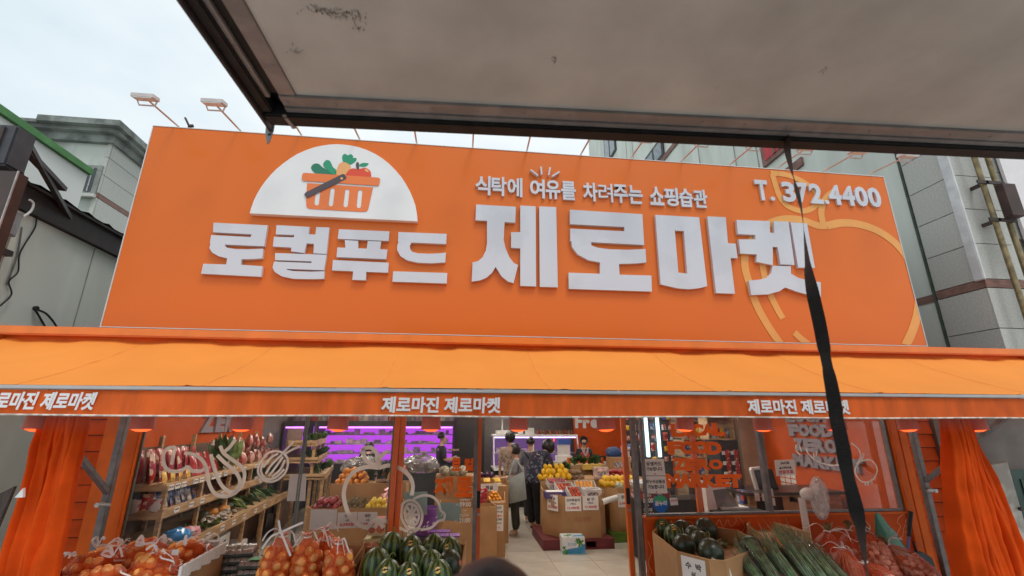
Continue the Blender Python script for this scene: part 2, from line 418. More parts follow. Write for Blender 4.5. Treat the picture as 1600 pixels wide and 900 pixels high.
letter([[(655,218),(912,227),(917,318),(950,320),(945,228),(1060,230),(1108,570),(1000,565),(975,430),(937,428),(938,572),(810,545),(813,488),(685,480),(672,370),(803,370),(800,335),(665,328)],
        [(1077,235),(1205,246),(1267,593),(1137,590)],
        [(938,576),(1080,580),(1080,638),(1140,672),(1220,692),(1312,705),(1315,820),(1225,805),(1130,780),(1035,745),(990,775),(900,800),(770,805),(750,692),(830,685),(890,670),(925,635)]], cE)
# slogan and telephone number: one raised letter each
def sign_text(chars, px0, pyt0, pyb0, px1, pyt1, pyb1, bold, gaps=0.35):
    """raised letters between a left and a right bracket of pixels"""
    yf = 5.12
    P0, T0 = onY(px0, pyb0, yf), onY(px0, pyt0, yf); P1 = onY(px1, pyb1, yf); T1 = onY(px1, pyt1, yf)
    h = ((T0.z-P0.z)+(T1.z-P1.z))/2; zb = (P0.z+P1.z)/2
    ws = [0.0 if c == ' ' else text_mesh(c, bold)[2] for c in chars]
    return P0.x, P1.x, zb, h
def raised_line(words, px0, px1, pym0, pym1, h_px, bold, wch, wsp, tall=1.0, narrow=None):
    a, b = onY(px0, pym0, 5.115), onY(px1, pym1, 5.115); zc = (a.z+b.z)/2
    h = onY((px0+px1)/2, (pym0+pym1)/2-h_px/2, 5.115).z-onY((px0+px1)/2, (pym0+pym1)/2+h_px/2, 5.115).z
    unit = sum((wsp if c == ' ' else (narrow or {}).get(c, wch)) for c in words); u = (b.x-a.x)/unit; x = a.x
    for c in words:
        w = (wsp if c == ' ' else (narrow or {}).get(c, wch))*u
        if c != ' ':
            mb = MB()
            if c == '.': put_text(mb, c, (x+w*0.1, 5.15, zc-h/2), (w*0.75, 0, 0), (0, 0, h*0.2), OUT, bold=0.02, t=0.035)
            else: put_text(mb, c, (x+w*0.03, 5.15, zc-h/2), (w*0.94, 0, 0), (0, 0, h), OUT, bold=(0.006 if c == '려' else bold), t=0.030)
            mb.build('letter', M_letter, sign)
        x += w
raised_line('식탁에 여유를 차려주는 쇼핑습관', 742, 1106, 291, 308, 29, 0.027, 1.0, 0.42)
raised_line('T. 372.4400', 1181, 1377, 297, 307.5, 31, 0.035, 1.0, 0.55, narrow={'.': 0.42, 'T': 0.95})
zz = crop(730, 250, 4.1026)
for a, b in (((405,68),(452,105)), ((471,48),(476,98)), ((530,53),(520,103)), ((590,80),(543,110))):
    MB().bar(onY(*zz(a), 5.125), onY(*zz(b), 5.125), 0.02, 0.05, (0, 1, 0)).build('accent_stroke', M_letter, sign)
# half-round logo panel
arc = [(290,428),(296,405),(310,365),(326,332),(345,300),(368,267),(395,235),(424,206),(455,180),(492,153),(530,130),(570,112),(610,98),(650,89),(690,83),(725,81),(760,83),(800,88),(840,97),(880,111),(920,130),(956,153),(990,180),(1021,211),(1050,245),(1074,281),(1095,320),(1110,355),(1122,390),(1129,430),(1132,468)]
lp = letter([arc], cFq, yf=5.085, name='logo_panel', m=M_whiteprint)
M_lorange = mat('logo_orange', (0.80, 0.20, 0.05), rough=0.45, var=0.02)
M_lgreen = mat('logo_green', (0.02, 0.30, 0.16), rough=0.45, var=0.02)
M_lgreen2 = mat('logo_dark_green', (0.02, 0.19, 0.11), rough=0.45, var=0.02)
M_lpeach = mat('logo_peach', (0.84, 0.42, 0.16), rough=0.45, var=0.02)
M_lred = mat('logo_red', (0.72, 0.075, 0.03), rough=0.45, var=0.02)
M_lgrey = mat('logo_grey', (0.085, 0.065, 0.075), rough=0.45, var=0.02)
def flat(poly, cr, yf, name, m, parent, t=0.0025, holes=(), smooth_n=0):
    q = crom(poly, smooth_n, True) if smooth_n else [Vector(p) for p in poly]
    mb = MB(); mb.prism([onY(*cr(p), yf) for p in q], (0, t, 0), [[onY(*cr(p), yf) for p in h] for h in holes])
    return mb.build(name, m, parent)
def slot(a, b, w):
    a, b = Vector(a), Vector(b); d = (b-a).normalized(); n_ = Vector((-d.y, d.x)); out = []
    for k in range(7):
        q = math.pi*k/6; out.append(b + n_*w*math.cos(q) + d*w*math.sin(q))
    for k in range(7):
        q = math.pi*k/6; out.append(a - n_*w*math.cos(q) - d*w*math.sin(q))
    return out
yl = 5.0822
flat([(345,310),(375,272),(430,268),(480,310),(540,345),(600,394),(500,392),(400,380),(360,350)], cG, yl, 'leaf', M_lgreen2, lp, smooth_n=4)
flat([(487,270),(520,228),(560,232),(585,270),(600,305),(640,345),(632,394),(585,387),(540,345),(500,310)], cG, yl-0.002, 'leaf', M_lgreen, lp, smooth_n=4)
flat([(722,250),(710,185),(740,152),(775,170),(810,155),(838,180),(835,200),(870,200),(878,225),(850,255),(800,282),(760,268)], cG, yl, 'carrot_top', M_lgreen, lp, smooth_n=4)
flat([(636,394),(660,300),(690,258),(740,252),(790,275),(812,310),(790,360),(760,408)], cG, yl-0.002, 'carrot', M_lpeach, lp, smooth_n=4)
flat([(760,410),(766,370),(800,335),(840,322),(890,332),(930,325),(980,315),(1020,335),(1044,370),(1036,428),(900,420)], cG, yl-0.004, 'apple', M_lred, lp, smooth_n=4)
flat([(870,280),(885,250),(905,260),(905,335),(883,330)], cG, yl-0.006, 'apple_stem', M_lgrey, lp, smooth_n=3)
flat([(908,290),(945,260),(1020,265),(985,300),(940,305)], cG, yl, 'apple_leaf', M_lgreen, lp, smooth_n=3)
flat(slot((988,340), (1006,354), 14), cG, yl-0.0065, 'apple_shine', M_lpeach, lp)
flat([(250,378),(275,375),(1130,430),(1152,443),(1150,480),(1140,520),(1115,525),(260,468),(237,455),(240,405)], cG, yl-0.008, 'basket_rim', M_lorange, lp)
flat([(298,495),(1072,545),(1015,800),(1003,822),(985,830),(940,832),(330,798),(300,785),(290,765),(287,700)], cG, yl-0.002, 'basket_body', M_lorange, lp,
     holes=[slot((425,612), (411,730), 27), slot((597,580), (577,742), 26), slot((769,592), (750,752), 26), slot((921,600), (905,762), 26)])
flat([(735,390),(763,430),(748,450),(300,668),(280,655),(264,630),(280,605),(710,390)], cG, yl-0.011, 'basket_handle', M_lgrey, lp)
flat(slot((703,440), (705,440.5), 14), cG, yl-0.0125, 'handle_rivet', M_lpeach, lp)
# printed fruit outline across the right end
fr = lambda pts, n=6, closed=False: [onY(p.x, p.y, SY-0.0025) for p in crom(pts, n, closed)]
cHp = lambda pts: [cH(p) for p in pts]
MB().ribbon(fr(cHp([(640,352),(700,340),(770,345),(850,372),(925,425),(985,505),(1020,600),(1018,690),(1000,770),(965,850)])), 0.112, OUT, 0.002, clampf=clampsign).build('printed_fruit_outline', M_peach, sign)
MB().ribbon(fr(cHp([(640,352),(600,350),(545,330),(490,322),(440,328),(390,350),(335,405),(303,470),(303,530),(320,590),(350,680),(400,770),(455,850)])), 0.100, OUT, 0.0022, clampf=clampsign).build('printed_fruit_outline', M_peach, sign)
MB().ribbon(fr(cHp([(372,475),(378,540),(400,620),(432,690),(458,735)])), 0.085, OUT, 0.0024, clampf=clampsign).build('printed_highlight', M_peach, sign)
MB().ribbon(fr(cHp([(506,793),(535,820),(570,845)])), 0.085, OUT, 0.0026, clampf=clampsign).build('printed_highlight', M_peach, sign)
MB().ribbon(fr([(1206.5,272),(1212,290),(1218.5,308),(1230.5,322),(1250,329.5),(1265,327.5),(1276,319)]), 0.080, OUT, 0.0024, clampf=clampsign).build('printed_leaf', M_peach, sign)
MB().ribbon(fr([(1204,270.5),(1227.5,273),(1250,281.5),(1268,293.5),(1277,306),(1279,322)]), 0.080, OUT, 0.0028, clampf=clampsign).build('printed_leaf', M_peach, sign)
MB().ribbon(fr([(1307,297),(1293,307),(1285,321),(1283,334),(1286,350)]), 0.090, OUT, 0.0030, clampf=clampsign).build('printed_stem', M_peach, sign)
base(sign)

# floodlights along the top of the sign
M_lampw = mat('lamp_housing', (0.62, 0.58, 0.57), rough=0.4, var=0.1)
M_pole = mat('lamp_pole', (0.60, 0.44, 0.36), rough=0.4, var=0.1, metal=0.2)
FL = [279, 376, 471, 562, 651, 738.5, 823, 907, 985, 1063, 1139, 1213, 1285, 1355]
proto = thing('sign_floodlight', 'flat white floodlight', 'floodlight', 'floodlights along the top of the sign')
MB().tube([(0, 0.02, -0.05), (0, -0.01, 0.02), (0, -0.56, -0.035)], 0.011, 6).build('arm', M_pole, proto)
h = MB().obox((0, -0.60, -0.035), (0.115, 0, 0), (0, 0.055, 0.012), (0, -0.004, 0.022)); h.build('housing', M_lampw, proto, bevel=0.004)
b = MB()
for sx in (-0.10, 0.10): b.bar((sx, -0.56, -0.055), (sx*0.8, -0.55, -0.10), 0.012, 0.012)
b.bar((-0.085, -0.55, -0.10), (0.085, -0.55, -0.10), 0.012, 0.012).build('bracket', M_lampw, proto)
MB().obox((0, -0.605, -0.063), (0.095, 0, 0), (0, 0.045, 0.01), (0, 0, 0.003)).build('lens', M_white, proto)
ords = ['first', 'second', 'third', 'fourth', 'fifth', 'sixth', 'seventh', 'eighth', 'ninth', 'tenth', 'eleventh', 'twelfth', 'thirteenth', 'fourteenth']
for i, px in enumerate(FL):
    o = proto if i == 0 else copy_tree(proto)
    p = onY(px, 199+(px-240)*0.0702, SY+0.06)
    place(o, (p.x, SY+0.06, SZ1+0.03), RAD(random.uniform(-2.5, 2.5)))
    o['label'] = ('flat white floodlight on an arm over the top left corner of the sign' if i == 0 else
                  'flat white floodlight on an arm over the top right corner of the sign' if i == 13 else
                  'flat white floodlight on an arm, %s from the left along the sign' % ords[i])
pigeon = MB(); pp = onY(297, 191, 5.6)
pigeon.bar(pp+Vector((0.0, 0, -0.06)), pp+Vector((-0.07, 0, 0.06)), 0.03, 0.02).bar(pp+Vector((0.0, 0, -0.06)), pp+Vector((0.05, 0, -0.05)), 0.03, 0.03).bar(pp+Vector((0.0, 0, -0.05)), pp+Vector((0.0, 0.0, -0.55)), 0.02, 0.02)
tag(pigeon.build('cable_bracket', M_dark), 'small dark metal bracket sticking up behind the sign between the left floodlights', 'bracket')

# ------------------------------------------------------------------ the awning
AX0, AX1, AYF, AYB = -4.385, 7.02, 3.70, 4.97
awn = thing('awning', 'long orange retractable awning with lettered valance under the sign', 'awning')
MB().box(AX0, AX1, 4.84, 5.04, 2.715, 2.80).build('casing', M_case, awn, bevel=0.012)
MB().box(AX0+0.02, AX1-0.02, 4.945, 5.03, 2.62, 2.714).build('casing_slot', M_trim, awn)
for xx in (AX0, AX1): MB().box(xx-0.012, xx+0.012, 4.83, 5.045, 2.59, 2.803).build('end_cap', M_case, awn)
rows = []
for j in range(13):
    v = j/12; y = 4.93 + (AYF-4.93)*v; r = []
    for i in range(421):
        u = i/420; x = AX0+0.03+(AX1-AX0-0.06)*u
        z = 2.685 + (2.166-2.685)*v - 0.040*math.sin(math.pi*v)
        z += 0.016*math.exp(-v*4)*max(-1, min(0.6, math.sin(x*4.7+math.sin(x*1.9)*2)+0.5*math.sin(x*11+2*math.sin(x*3)))) + 0.006*mnoise.noise(Vector((x*0.9, y*1.5, 0)))
        k = (x + 0.55*v*1.0)/1.42; z += 0.008*math.exp(-((k-round(k))*1.42/0.02)**2)
        r.append(Vector((x, y, z)))
    rows.append(r)
MB().sheet(rows).build('fabric', M_fabric, awn, smooth=60)
M_seam = mat('awning_seam', (0.86, 0.28, 0.048), rough=0.85, var=0.1)
for px in (225, 430, 625, 822, 1015, 1208, 1400, 1590):      # welded seams running from the casing to the front rail
    i = min(range(421), key=lambda q: abs(rows[0][q].x-onY(px, 536, 4.93).x))
    MB().ribbon([r[i]+Vector((0, 0, 0.0012)) for r in rows], 0.010, (0, -0.4, 0.9), 0.0012).build('seam', M_seam, awn)
MB().box(AX0, AX1, AYF-0.035, AYF+0.02, 2.132, 2.158).build('front_rail', mat('rail_grey', (0.50, 0.50, 0.50), rough=0.5, var=0.05), awn, bevel=0.004)
rows = []
for j in range(7):
    v = j/6; r = []
    for i in range(241):
        x = AX0+0.01+(AX1-AX0-0.02)*i/240
        y = AYF-0.018 + 0.012*v*math.sin(x*3.1+1.3*math.sin(x*0.7)) + 0.006*v*mnoise.noise(Vector((x*5, 0, 1)))
        r.append(Vector((x, y, 2.127 - v*(0.172+0.004*math.sin(x*2.3)))))
    rows.append(r)
MB().sheet(rows).build('valance', M_val, awn, smooth=60)
bt = MB(); bt.tube([p+Vector((0, -0.002, 0)) for p in rows[-1]], 0.007, 5); bt.build('valance_hem', mat('hem_rope', (0.72, 0.66, 0.58), rough=0.8, var=0.3, scale=20), awn)
def val_text(body, px0, px1, pyt, pyb, sh=0.0):
    a, b = onY(px0, pyb, AYF-0.034), onY(px1, pyt, AYF-0.034); mb = MB()
    put_text(mb, body, (a.x, AYF-0.031, a.z), (b.x-a.x, 0, 0), (0, 0, b.z-a.z), OUT, bold=0.035, t=0.002, shear=sh)
    mb.build('valance_lettering', M_whiteprint, awn)
val_text('제로마진 제로마켓', -34, 153, 613, 640, 0.18); val_text('제로마진 제로마켓', 595, 782, 621, 645, 0.04); val_text('제로마진 제로마켓', 1170, 1325, 625, 647)
for sx, xp, xt in ((-1, -3.235, -3.10), (1, 5.44, 5.34)):
    MB().bar((xp, 5.12, 1.26), (xt, 3.85, 2.10), 0.044, 0.04).build('support_arm', M_steel, awn)
    MB().box(xp-0.035, xp+0.028, 5.09, 5.15, -0.12, 2.60).build('post', M_steel, awn, bevel=0.004)
    MB().cyl((xp-0.02, 5.02, 1.18), (xp+0.10*(-sx), 5.02, 1.18), 0.016, n=8).cyl((xp-0.0, 5.0, 1.18), (xp, 5.1, 1.18), 0.022, n=8).build('clamp_bolt', M_alu, awn)
MB().box(AX0+0.3, AX1-0.3, 4.0, 4.04, 2.07, 2.10).build('cross_bar', M_steel, awn)
base(awn)
# hanging lamps under the awning
M_shade = mat('lamp_shade', (0.62, 0.24, 0.18), rough=0.45, var=0.08, trans=0.3)
M_bulb = glow('bulb_glow', (1.0, 0.09, 0.02), 2.6)
lp0 = thing('pendant_lamp', 'orange', 'lamp', 'pendant lamps under the awning')
MB().lathe([(0.0, 0.0), (0.035, 0.0), (0.060, -0.03), (0.075, -0.08), (0.080, -0.17), (0.084, -0.21), (0.078, -0.21), (0.072, -0.16), (0.068, -0.08), (0.05, -0.03), (0.0, -0.012)], n=16).build('lamp_shade', M_shade, lp0, smooth=50)
MB().ball((0, 0, -0.196), 0.072, 0.072, 0.032, 12, 6).build('bulb', M_bulb, lp0, smooth=60)
MB().cyl((0, 0, 0), (0, 0, 0.09), 0.006, n=5).build('cord', M_black, lp0)
LPX = [71, 230, 383, 533, 674, 808, 941, 1066, 1184, 1298, 1407, 1513]
for i, px in enumerate(LPX):
    o = lp0 if i == 0 else copy_tree(lp0); p = onY(px, 676, 4.1)
    place(o, (p.x, 4.02, p.z+0.235), RAD(i*37), RAD(random.uniform(-4, 4)))
    o['label'] = 'red glowing pendant lamp hanging under the awning, %s' % (
        'over the left curtain' if i == 0 else 'over the right curtain' if i == 11 else 'beside the left pilaster' if i == 1 else
        '%s from the left curtain' % ords[i])

# curtains of orange cloth at both ends
def curtain(label, x0, x1, xb0, xb1, seed, pinch=0.0):
    rows = []; nf = 8.0
    for j in range(65):
        v = j/64; z = 2.06 - v*2.12; r = []
        for i in range(221):
            u = i/220; a = x0+(xb0-x0)*v; b_ = x1+(xb1-x1)*v; w_ = 1-pinch*math.exp(-((v-0.12)/0.16)**2); m_ = (a+b_)/2
            uu = u+0.05*mnoise.noise(Vector((u*3, v*0.9, seed)))
            ph = uu*2*math.pi*nf + 1.6*math.sin(u*7+seed) + 0.8*mnoise.noise(Vector((u*5, v*1.8, seed+4)))
            sn = math.sin(ph); fold = math.copysign(abs(sn)**0.75, sn)+0.3*math.sin(2.3*ph+seed)
            amp = 0.105*(0.45+0.55*v)*(0.7+0.8*abs(mnoise.noise(Vector((u*3.3, seed, v*1.2)))))
            x = m_+((b_-a)*(u-0.5))*w_ + 0.050*math.cos(ph)*(0.4+0.6*v)
            y = 3.95 + amp*fold + 0.08*math.sin(u*3.1+seed) + 0.03*mnoise.noise(Vector((u*9, v*5, seed)))+0.012*mnoise.noise(Vector((u*30, v*16, seed)))
            r.append(Vector((x, y, z)))
        rows.append(r)
    c = MB().sheet(rows).build('curtain', M_curt, smooth=75)
    return tag(c, label, 'curtain', 'orange awning curtains')
curtain('orange cloth curtain gathered at the left end of the awning', -3.12, -2.74, -3.06, -2.64, 1.0)
curtain('orange cloth curtain gathered at the right end of the awning', 4.40, 4.92, 4.20, 5.08, 4.0, 0.25)
cl = MB(); q = onY(30, 770, 3.82); cl.prism([q+Vector((-0.02, 0, -0.03)), q+Vector((0.03, 0, -0.03)), q+Vector((0.015, 0, 0.03))], (0, 0.02, 0))
tag(cl.build('curtain_clip', M_whiteprint), 'white clip pinned to the left orange curtain', 'clip')
# clear vinyl weather strip under the valance, with a downward-thinning haze painted in
vm = film('hazed_vinyl', (0.40, 0.22, 0.19), 0.36, rough=0.5, noise=0.7, scale=2.3, gloss=0.0, fade=(0.55, 0.80))
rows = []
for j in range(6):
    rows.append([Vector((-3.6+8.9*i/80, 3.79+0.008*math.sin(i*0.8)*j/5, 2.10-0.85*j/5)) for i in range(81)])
tag(MB().sheet(rows).build('vinyl_strip', vm, smooth=60), 'clear vinyl weather strip with painted haze hanging behind the awning valance', 'vinyl strip')

# ------------------------------------------------------------------ the lifted truck wing overhead
M_panel = mat('wing_panel', (0.66, 0.65, 0.615), rough=0.6, var=0.17, scale=2.2, bump=0.1, lo=0.35, hi=0.7)
M_rimb = mat('wing_rim', (0.05, 0.042, 0.046), rough=0.5, var=0.2)
M_walu = mat('wing_aluminium', (0.31, 0.295, 0.295), rough=0.5, var=0.16, scale=9, metal=0.25)
wing = thing('truck_wing', 'raised truck wing panel with black rubber edge overhead', 'truck wing')
def wp(u, v, z): # u along the front edge from the left corner, v outward
    a = RAD(-2.6); c, s_ = math.cos(a), math.sin(a)
    return Vector((-1.11 + u*c - v*s_, 2.285 + u*s_ + v*c, z))
def wbox(mb, u0, u1, v0, v1, z0, z1):
    q = [(u0, v0), (u1, v0), (u1, v1), (u0, v1)]
    return mb.add([wp(u, v, z0) for u, v in q]+[wp(u, v, z1) for u, v in q], [(0,3,2,1),(4,5,6,7),(0,1,5,4),(1,2,6,5),(2,3,7,6),(3,0,4,7)])
U1, V0 = 6.2, -3.4
wbox(MB(), 0.262, U1, V0, -0.215, 3.50, 3.56).build('panel', M_panel, wing)
wbox(MB(), 0.05, U1, V0, -0.012, 3.562, 3.60).build('outer_skin', M_rimb, wing)
b = MB(); wbox(b, 0.175, 0.2605, V0, -0.2155, 3.492, 3.555); b.build('side_strip', M_walu, wing, bevel=0.003)
b = MB(); wbox(b, 0.172, U1, -0.214, -0.135, 3.486, 3.553); wbox(b, 0.1725, U1, -0.1345, -0.098, 3.478, 3.50); b.build('front_strip', M_walu, wing, bevel=0.003)
b = MB(); wbox(b, 0.052, U1, -0.0975, -0.004, 3.455, 3.552); b.build('front_seal', M_black, wing, bevel=0.01)
b = MB(); wbox(b, 0.128, 0.174, V0, -0.2160, 3.505, 3.552); b.build('side_groove', M_black, wing)
b = MB(); wbox(b, 0.104, 0.1275, V0, -0.20, 3.488, 3.55); b.build('side_rail', M_walu, wing)
b = MB(); wbox(b, 0.045, 0.1035, V0, -0.099, 3.47, 3.552); b.build('side_seal', M_black, wing, bevel=0.008)
b = MB()
pr_ = [(-0.003, 3.60), (0.0, 3.53), (0.012, 3.475), (0.034, 3.445), (0.0445, 3.45), (0.0445, 3.60)]
b.add([wp(u, V0, z) for u, z in pr_]+[wp(u, 0.035, z) for u, z in pr_], [(i, (i+1) % 6, (i+1) % 6+6, i+6) for i in range(6)]+[(5,4,3,2,1,0),(6,7,8,9,10,11)])
b.build('side_rim', M_rimb, wing, smooth=50)
b = MB(); b.prism([wp(0.0, 0.036, 3.56), wp(0.05, 0.036, 3.545), wp(0.052, 0.036, 3.46), wp(0.042, 0.036, 3.385), wp(0.030, 0.036, 3.37), wp(0.012, 0.036, 3.43)], wp(0, 0.042, 0)-wp(0, 0.036, 0)); b.build('corner_bracket', M_walu, wing)
MB().cyl(wp(0.034, 0.036, 3.43), wp(0.034, 0.050, 3.43), 0.010, n=8).build('bolt', M_dark, wing)
rv = MB().ball((0, 0, 0), 0.009, 0.009, 0.005, 8, 4).mesh('rivet', M_walu, 60)
for k in range(24):
    o = link('rivet', rv, wing); o.location = wp(0.20+0.245*k, -0.172, 3.485)
for k in range(8):
    o = link('rivet', rv, wing); o.location = wp(0.228, -0.42-0.36*k, 3.491)
MB().bar(wp(0.160, -0.10, 3.462), wp(0.178, 0.0, 3.452), 0.02, 0.01).build('seal_clip', M_walu, wing)
# scuffs on the white panel
sm = mat('scuff', (0.34, 0.325, 0.295), rough=0.7, var=0.2, scale=30)
def scuff(px, py, w, h, ang, m, n=26):
    mb = MB(); rr = random.Random(px)
    for k in range(n):
        dx = rr.gauss(0, 0.4)*w; dy = rr.gauss(0, 0.35)*h; l_ = rr.uniform(0.1, 0.34)*h
        a = onZ(px+dx, py+dy+dx*ang, 3.4985); d_ = Vector((rr.uniform(-.4, .4), rr.uniform(-1, 1), 0)).normalized()*l_*0.003
        mb.ribbon([a-d_, a, a+d_], [0.001, rr.uniform(0.002, 0.005), 0.001], (0, 0, -1), 0.0008)
    mb.build('scuff_mark', m, wing)['kind'] = 'stuff'
sm2 = mat('yellow_stain', (0.50, 0.455, 0.375), rough=0.6, var=0.1)
scuff(535, 22, 60, 14, 0.18, sm, 60); scuff(505, 18, 50, 7, 0.03, sm, 40); scuff(457, 80, 16, 10, 0.1, sm, 14); scuff(866, 92, 5, 12, 0, sm, 8); scuff(1285, 112, 10, 8, -0.6, sm, 8); scuff(1122, 137, 6, 4, 0, sm, 5); scuff(560, 46, 12, 8, 0.4, sm, 10)
def stain(px, py, w, h, m=sm2):
    pts = [onZ(px+w*math.cos(a)*(1+0.25*math.sin(3*a+px)), py+h*math.sin(a)*(1+0.25*math.cos(2*a)), 3.4990) for a in [2*math.pi*k/18 for k in range(18)]]
    MB().prism(pts, (0, 0, -0.0006)).build('stain', m, wing)
pass
# open cargo bed of the wing's truck, unseen behind, added to block low sky
wbox(MB(), 0.05, U1, -5.6, -3.5, 0.85, 1.0).build('cargo_bed', M_steel, wing)
wbox(MB(), 0.05, U1, -5.66, -5.605, 1.0, 3.45).build('far_wall', M_panel, wing)
wbox(MB(), 0.05, U1, -5.66, V0-0.01, 3.455, 3.56).build('fixed_roof', M_panel, wing)
wbox(MB(), 0.0, 0.048, -5.66, V0-0.02, 0.85, 3.45).build('rear_wall', M_panel, wing)
base(wing)
# eyelet and strap
strap = thing('strap', 'black webbing pull strap hanging twisted from the truck wing', 'strap')
prof = [(207,1228,3),(220,1229,2.2),(232,1230,2),(258,1235.5,7),(295,1245,16),(333,1253,13.5),(371,1257,10),(409,1261.5,5),(426,1263.5,1),(465,1271.5,12),(503,1280,14.5),(540,1287,17),(560,1290.5,19),(600,1298.7,17),(637,1305,14),(654,1307,11),(698,1317,13),(735,1323,18),(784,1335,16),(802,1339,11),(825,1344,1),(857,1348.7,6),(885,1352.8,11),(900,1355,14),(950,1364,18),(1050,1385,20)]
Lr, Rr = [], []; sgn = 1
pf = [Vector((a, b_, c_)) for a, b_, c_ in prof]; pf = crom(pf, 12)
for k, p in enumerate(pf):
    c_ = onY(p.y, p.x, 2.06); wpx = max(p.z, 0.6)
    full = 0.029; hw = min(wpx/F_PX*2.25/2, full)
    if k > 0 and any(abs(p.x-z0) < 1e-6 or (pf[k-1].x < z0 <= p.x) for z0 in (426, 825)): sgn = -sgn
    dy = math.sqrt(max(full**2-hw**2, 0))
    dv = Vector((sgn*hw, dy, 0)); Lr.append(c_-dv); Rr.append(c_+dv)
mb = MB(); k = len(Lr); nr = [Vector((0, 0.0012, 0))]*k
vs = Lr+Rr+[p+Vector((0.0006, 0.0014, 0)) for p in Lr]+[p+Vector((0.0006, 0.0014, 0)) for p in Rr]; fs = []
for i in range(k-1): fs += [(i, i+1, k+i+1, k+i), (2*k+i, 3*k+i, 3*k+i+1, 2*k+i+1), (i, 2*k+i, 2*k+i+1, i+1), (k+i, k+i+1, 3*k+i+1, 3*k+i)]
mb.add(vs, fs); mb.build('webbing', mat('webbing', (0.020, 0.018, 0.018), rough=0.6, var=0.5, scale=60, bump=0.5, stretch=(1, 1, 4)), strap, smooth=60)
ec = onY(1228, 207, 2.05); mb = MB()
mb.tube([ec+Vector((0.020*math.cos(a), 0.014*math.sin(a), 0.010*math.sin(a))) for a in [2*math.pi*i/14 for i in range(14)]], 0.006, 6, True).build('eyelet', M_black, strap, smooth=60)
MB().cyl(ec+Vector((0, 0.02, -0.006)), ec+Vector((0, -0.03, 0.006)), 0.012, n=10).build('hook_pin', M_steel, strap)
base(strap)
# ------------------------------------------------------------------ neighbouring buildings
M_cream = mat('cream_render', (0.80, 0.82, 0.73), rough=0.85, var=0.10, scale=1.5, bump=0.12, stretch=(1, 1, 0.25))
M_brown = mat('brown_metal', (0.045, 0.032, 0.030), rough=0.5, var=0.2)
M_stone = mat('weathered_stone', (0.46, 0.49, 0.455), rough=0.85, var=0.30, scale=1.4, bump=0.15, stretch=(1, 1, 0.22), lo=0.34, hi=0.56)
M_stone2 = mat('granite', (0.50, 0.50, 0.465), rough=0.75, var=0.10, scale=24, rnd=0.05, bump=0.12)
M_soot = mat('sooty_cornice', (0.22, 0.24, 0.225), rough=0.9, var=0.4, scale=2.0)
M_green = mat('green_coping', (0.10, 0.27, 0.09), rough=0.7, var=0.15)
M_whitewall = mat('white_wall', (0.82, 0.83, 0.80), rough=0.85, var=0.04, scale=0.7)
M_glassd = mat('dark_glass', (0.03, 0.045, 0.05), rough=0.08, var=0.2, spec=0.6)
M_band = mat('brown_band', (0.24, 0.125, 0.10), rough=0.7, var=0.2, scale=6)
# low house on the left
hs = thing('side_house', 'low cream house with dark brown eaves left of the shop', 'house')
MB().box(-9.5, -4.9, 4.75, 11.5, -0.12, 4.17).build('wall', M_cream, hs)
MB().box(-9.7, -4.84, 4.6, 11.7, 4.18, 4.44).build('fascia', M_brown, hs)
MB().box(-9.7, -4.80, 4.55, 11.75, 4.445, 4.475).build('fascia_cap', M_brown, hs)
rf = []
for j in range(2):
    rf.append([Vector((-4.79-4.9*j, 4.55+7.2*i/60, 4.49+0.02*math.sin(i*2.2)+0.35*j)) for i in range(61)])
MB().sheet(rf).build('roof', M_dark, hs)
MB().box(-4.899, -4.893, 6.36, 6.372, -0.1, 4.16).build('wall_joint', mat('joint', (0.33, 0.34, 0.30), rough=0.9), hs)
pz = onX(14, 345, -4.80)
MB().lathe([(0.0, -0.16), (0.075, -0.16), (0.08, 0.07), (0.085, 0.075), (0.085, 0.085), (0.0, 0.085)], (-4.78, 5.06, pz.z), 14).build('pipe_collar', mat('pvc_grey', (0.30, 0.31, 0.32), rough=0.5, var=0.1), hs, smooth=40)
MB().cyl((-4.78, 5.06, pz.z-0.15), (-4.78, 5.06, 0.0), 0.045, n=10).build('downpipe', mat('old_pvc', (0.36, 0.34, 0.30), rough=0.6, var=0.3), hs, smooth=40)
MB().box(-4.86, -4.70, 5.0, 5.12, 3.58, 3.64).build('pipe_clamp', M_dark, hs)
def cable(px, x, m=M_black, r=0.008, parent=None, name='cable'):
    return MB().tube(crom([onX(a, b_, x) for a, b_ in px], 5), r, 5).build(name, m, parent)
cable([(57,335),(55,355),(38,383),(30,400),(28,425),(14,440),(18,460),(0,478)], -4.86, parent=hs)
cable([(54,483),(62,496),(72,515),(75,530)], -4.86, r=0.012, parent=hs)
cable([(54,483),(72,490),(88,510),(96,530)], -4.86, r=0.012, parent=hs)
pc = onX(54, 482, -4.88); MB().cyl(pc, pc+Vector((0.03, 0, 0)), 0.03, n=8).build('cable_outlet', M_black, hs)
cable([(10,445),(26,400),(34,355)], -4.87, m=M_steel, r=0.01, parent=hs)
cable([(34,340),(48,330),(52,318),(46,312)], -4.80, m=M_white, r=0.012, parent=hs)
base(hs)
sb = thing('side_sign', 'brown sign board with pale edge at the left edge of the photo', 'sign')
a0 = onY(28, 268, 4.5)
MB().box(a0.x-1.2, a0.x, 4.5, 4.62, 3.25, a0.z).build('panel', mat('brown_panel', (0.055, 0.030, 0.025), rough=0.4, var=0.15), sb)
MB().box(a0.x+0.001, a0.x+0.012, 4.492, 4.505, 3.25, a0.z+0.004).build('edge', M_alu, sb)
base(sb)
db = thing('awning_box', 'dark grey folded awning box above the brown sign board', 'awning box')
b0 = onY(33, 197, 4.5); MB().box(b0.x-1.1, b0.x, 4.48, 4.7, a0.z+0.055, b0.z).build('housing', mat('grey_blue', (0.05, 0.052, 0.062), rough=0.5, var=0.15), db, bevel=0.02)
MB().box(b0.x-0.13, b0.x-0.10, 4.46, 4.478, a0.z+0.1, b0.z-0.04).build('groove', M_dark, db)
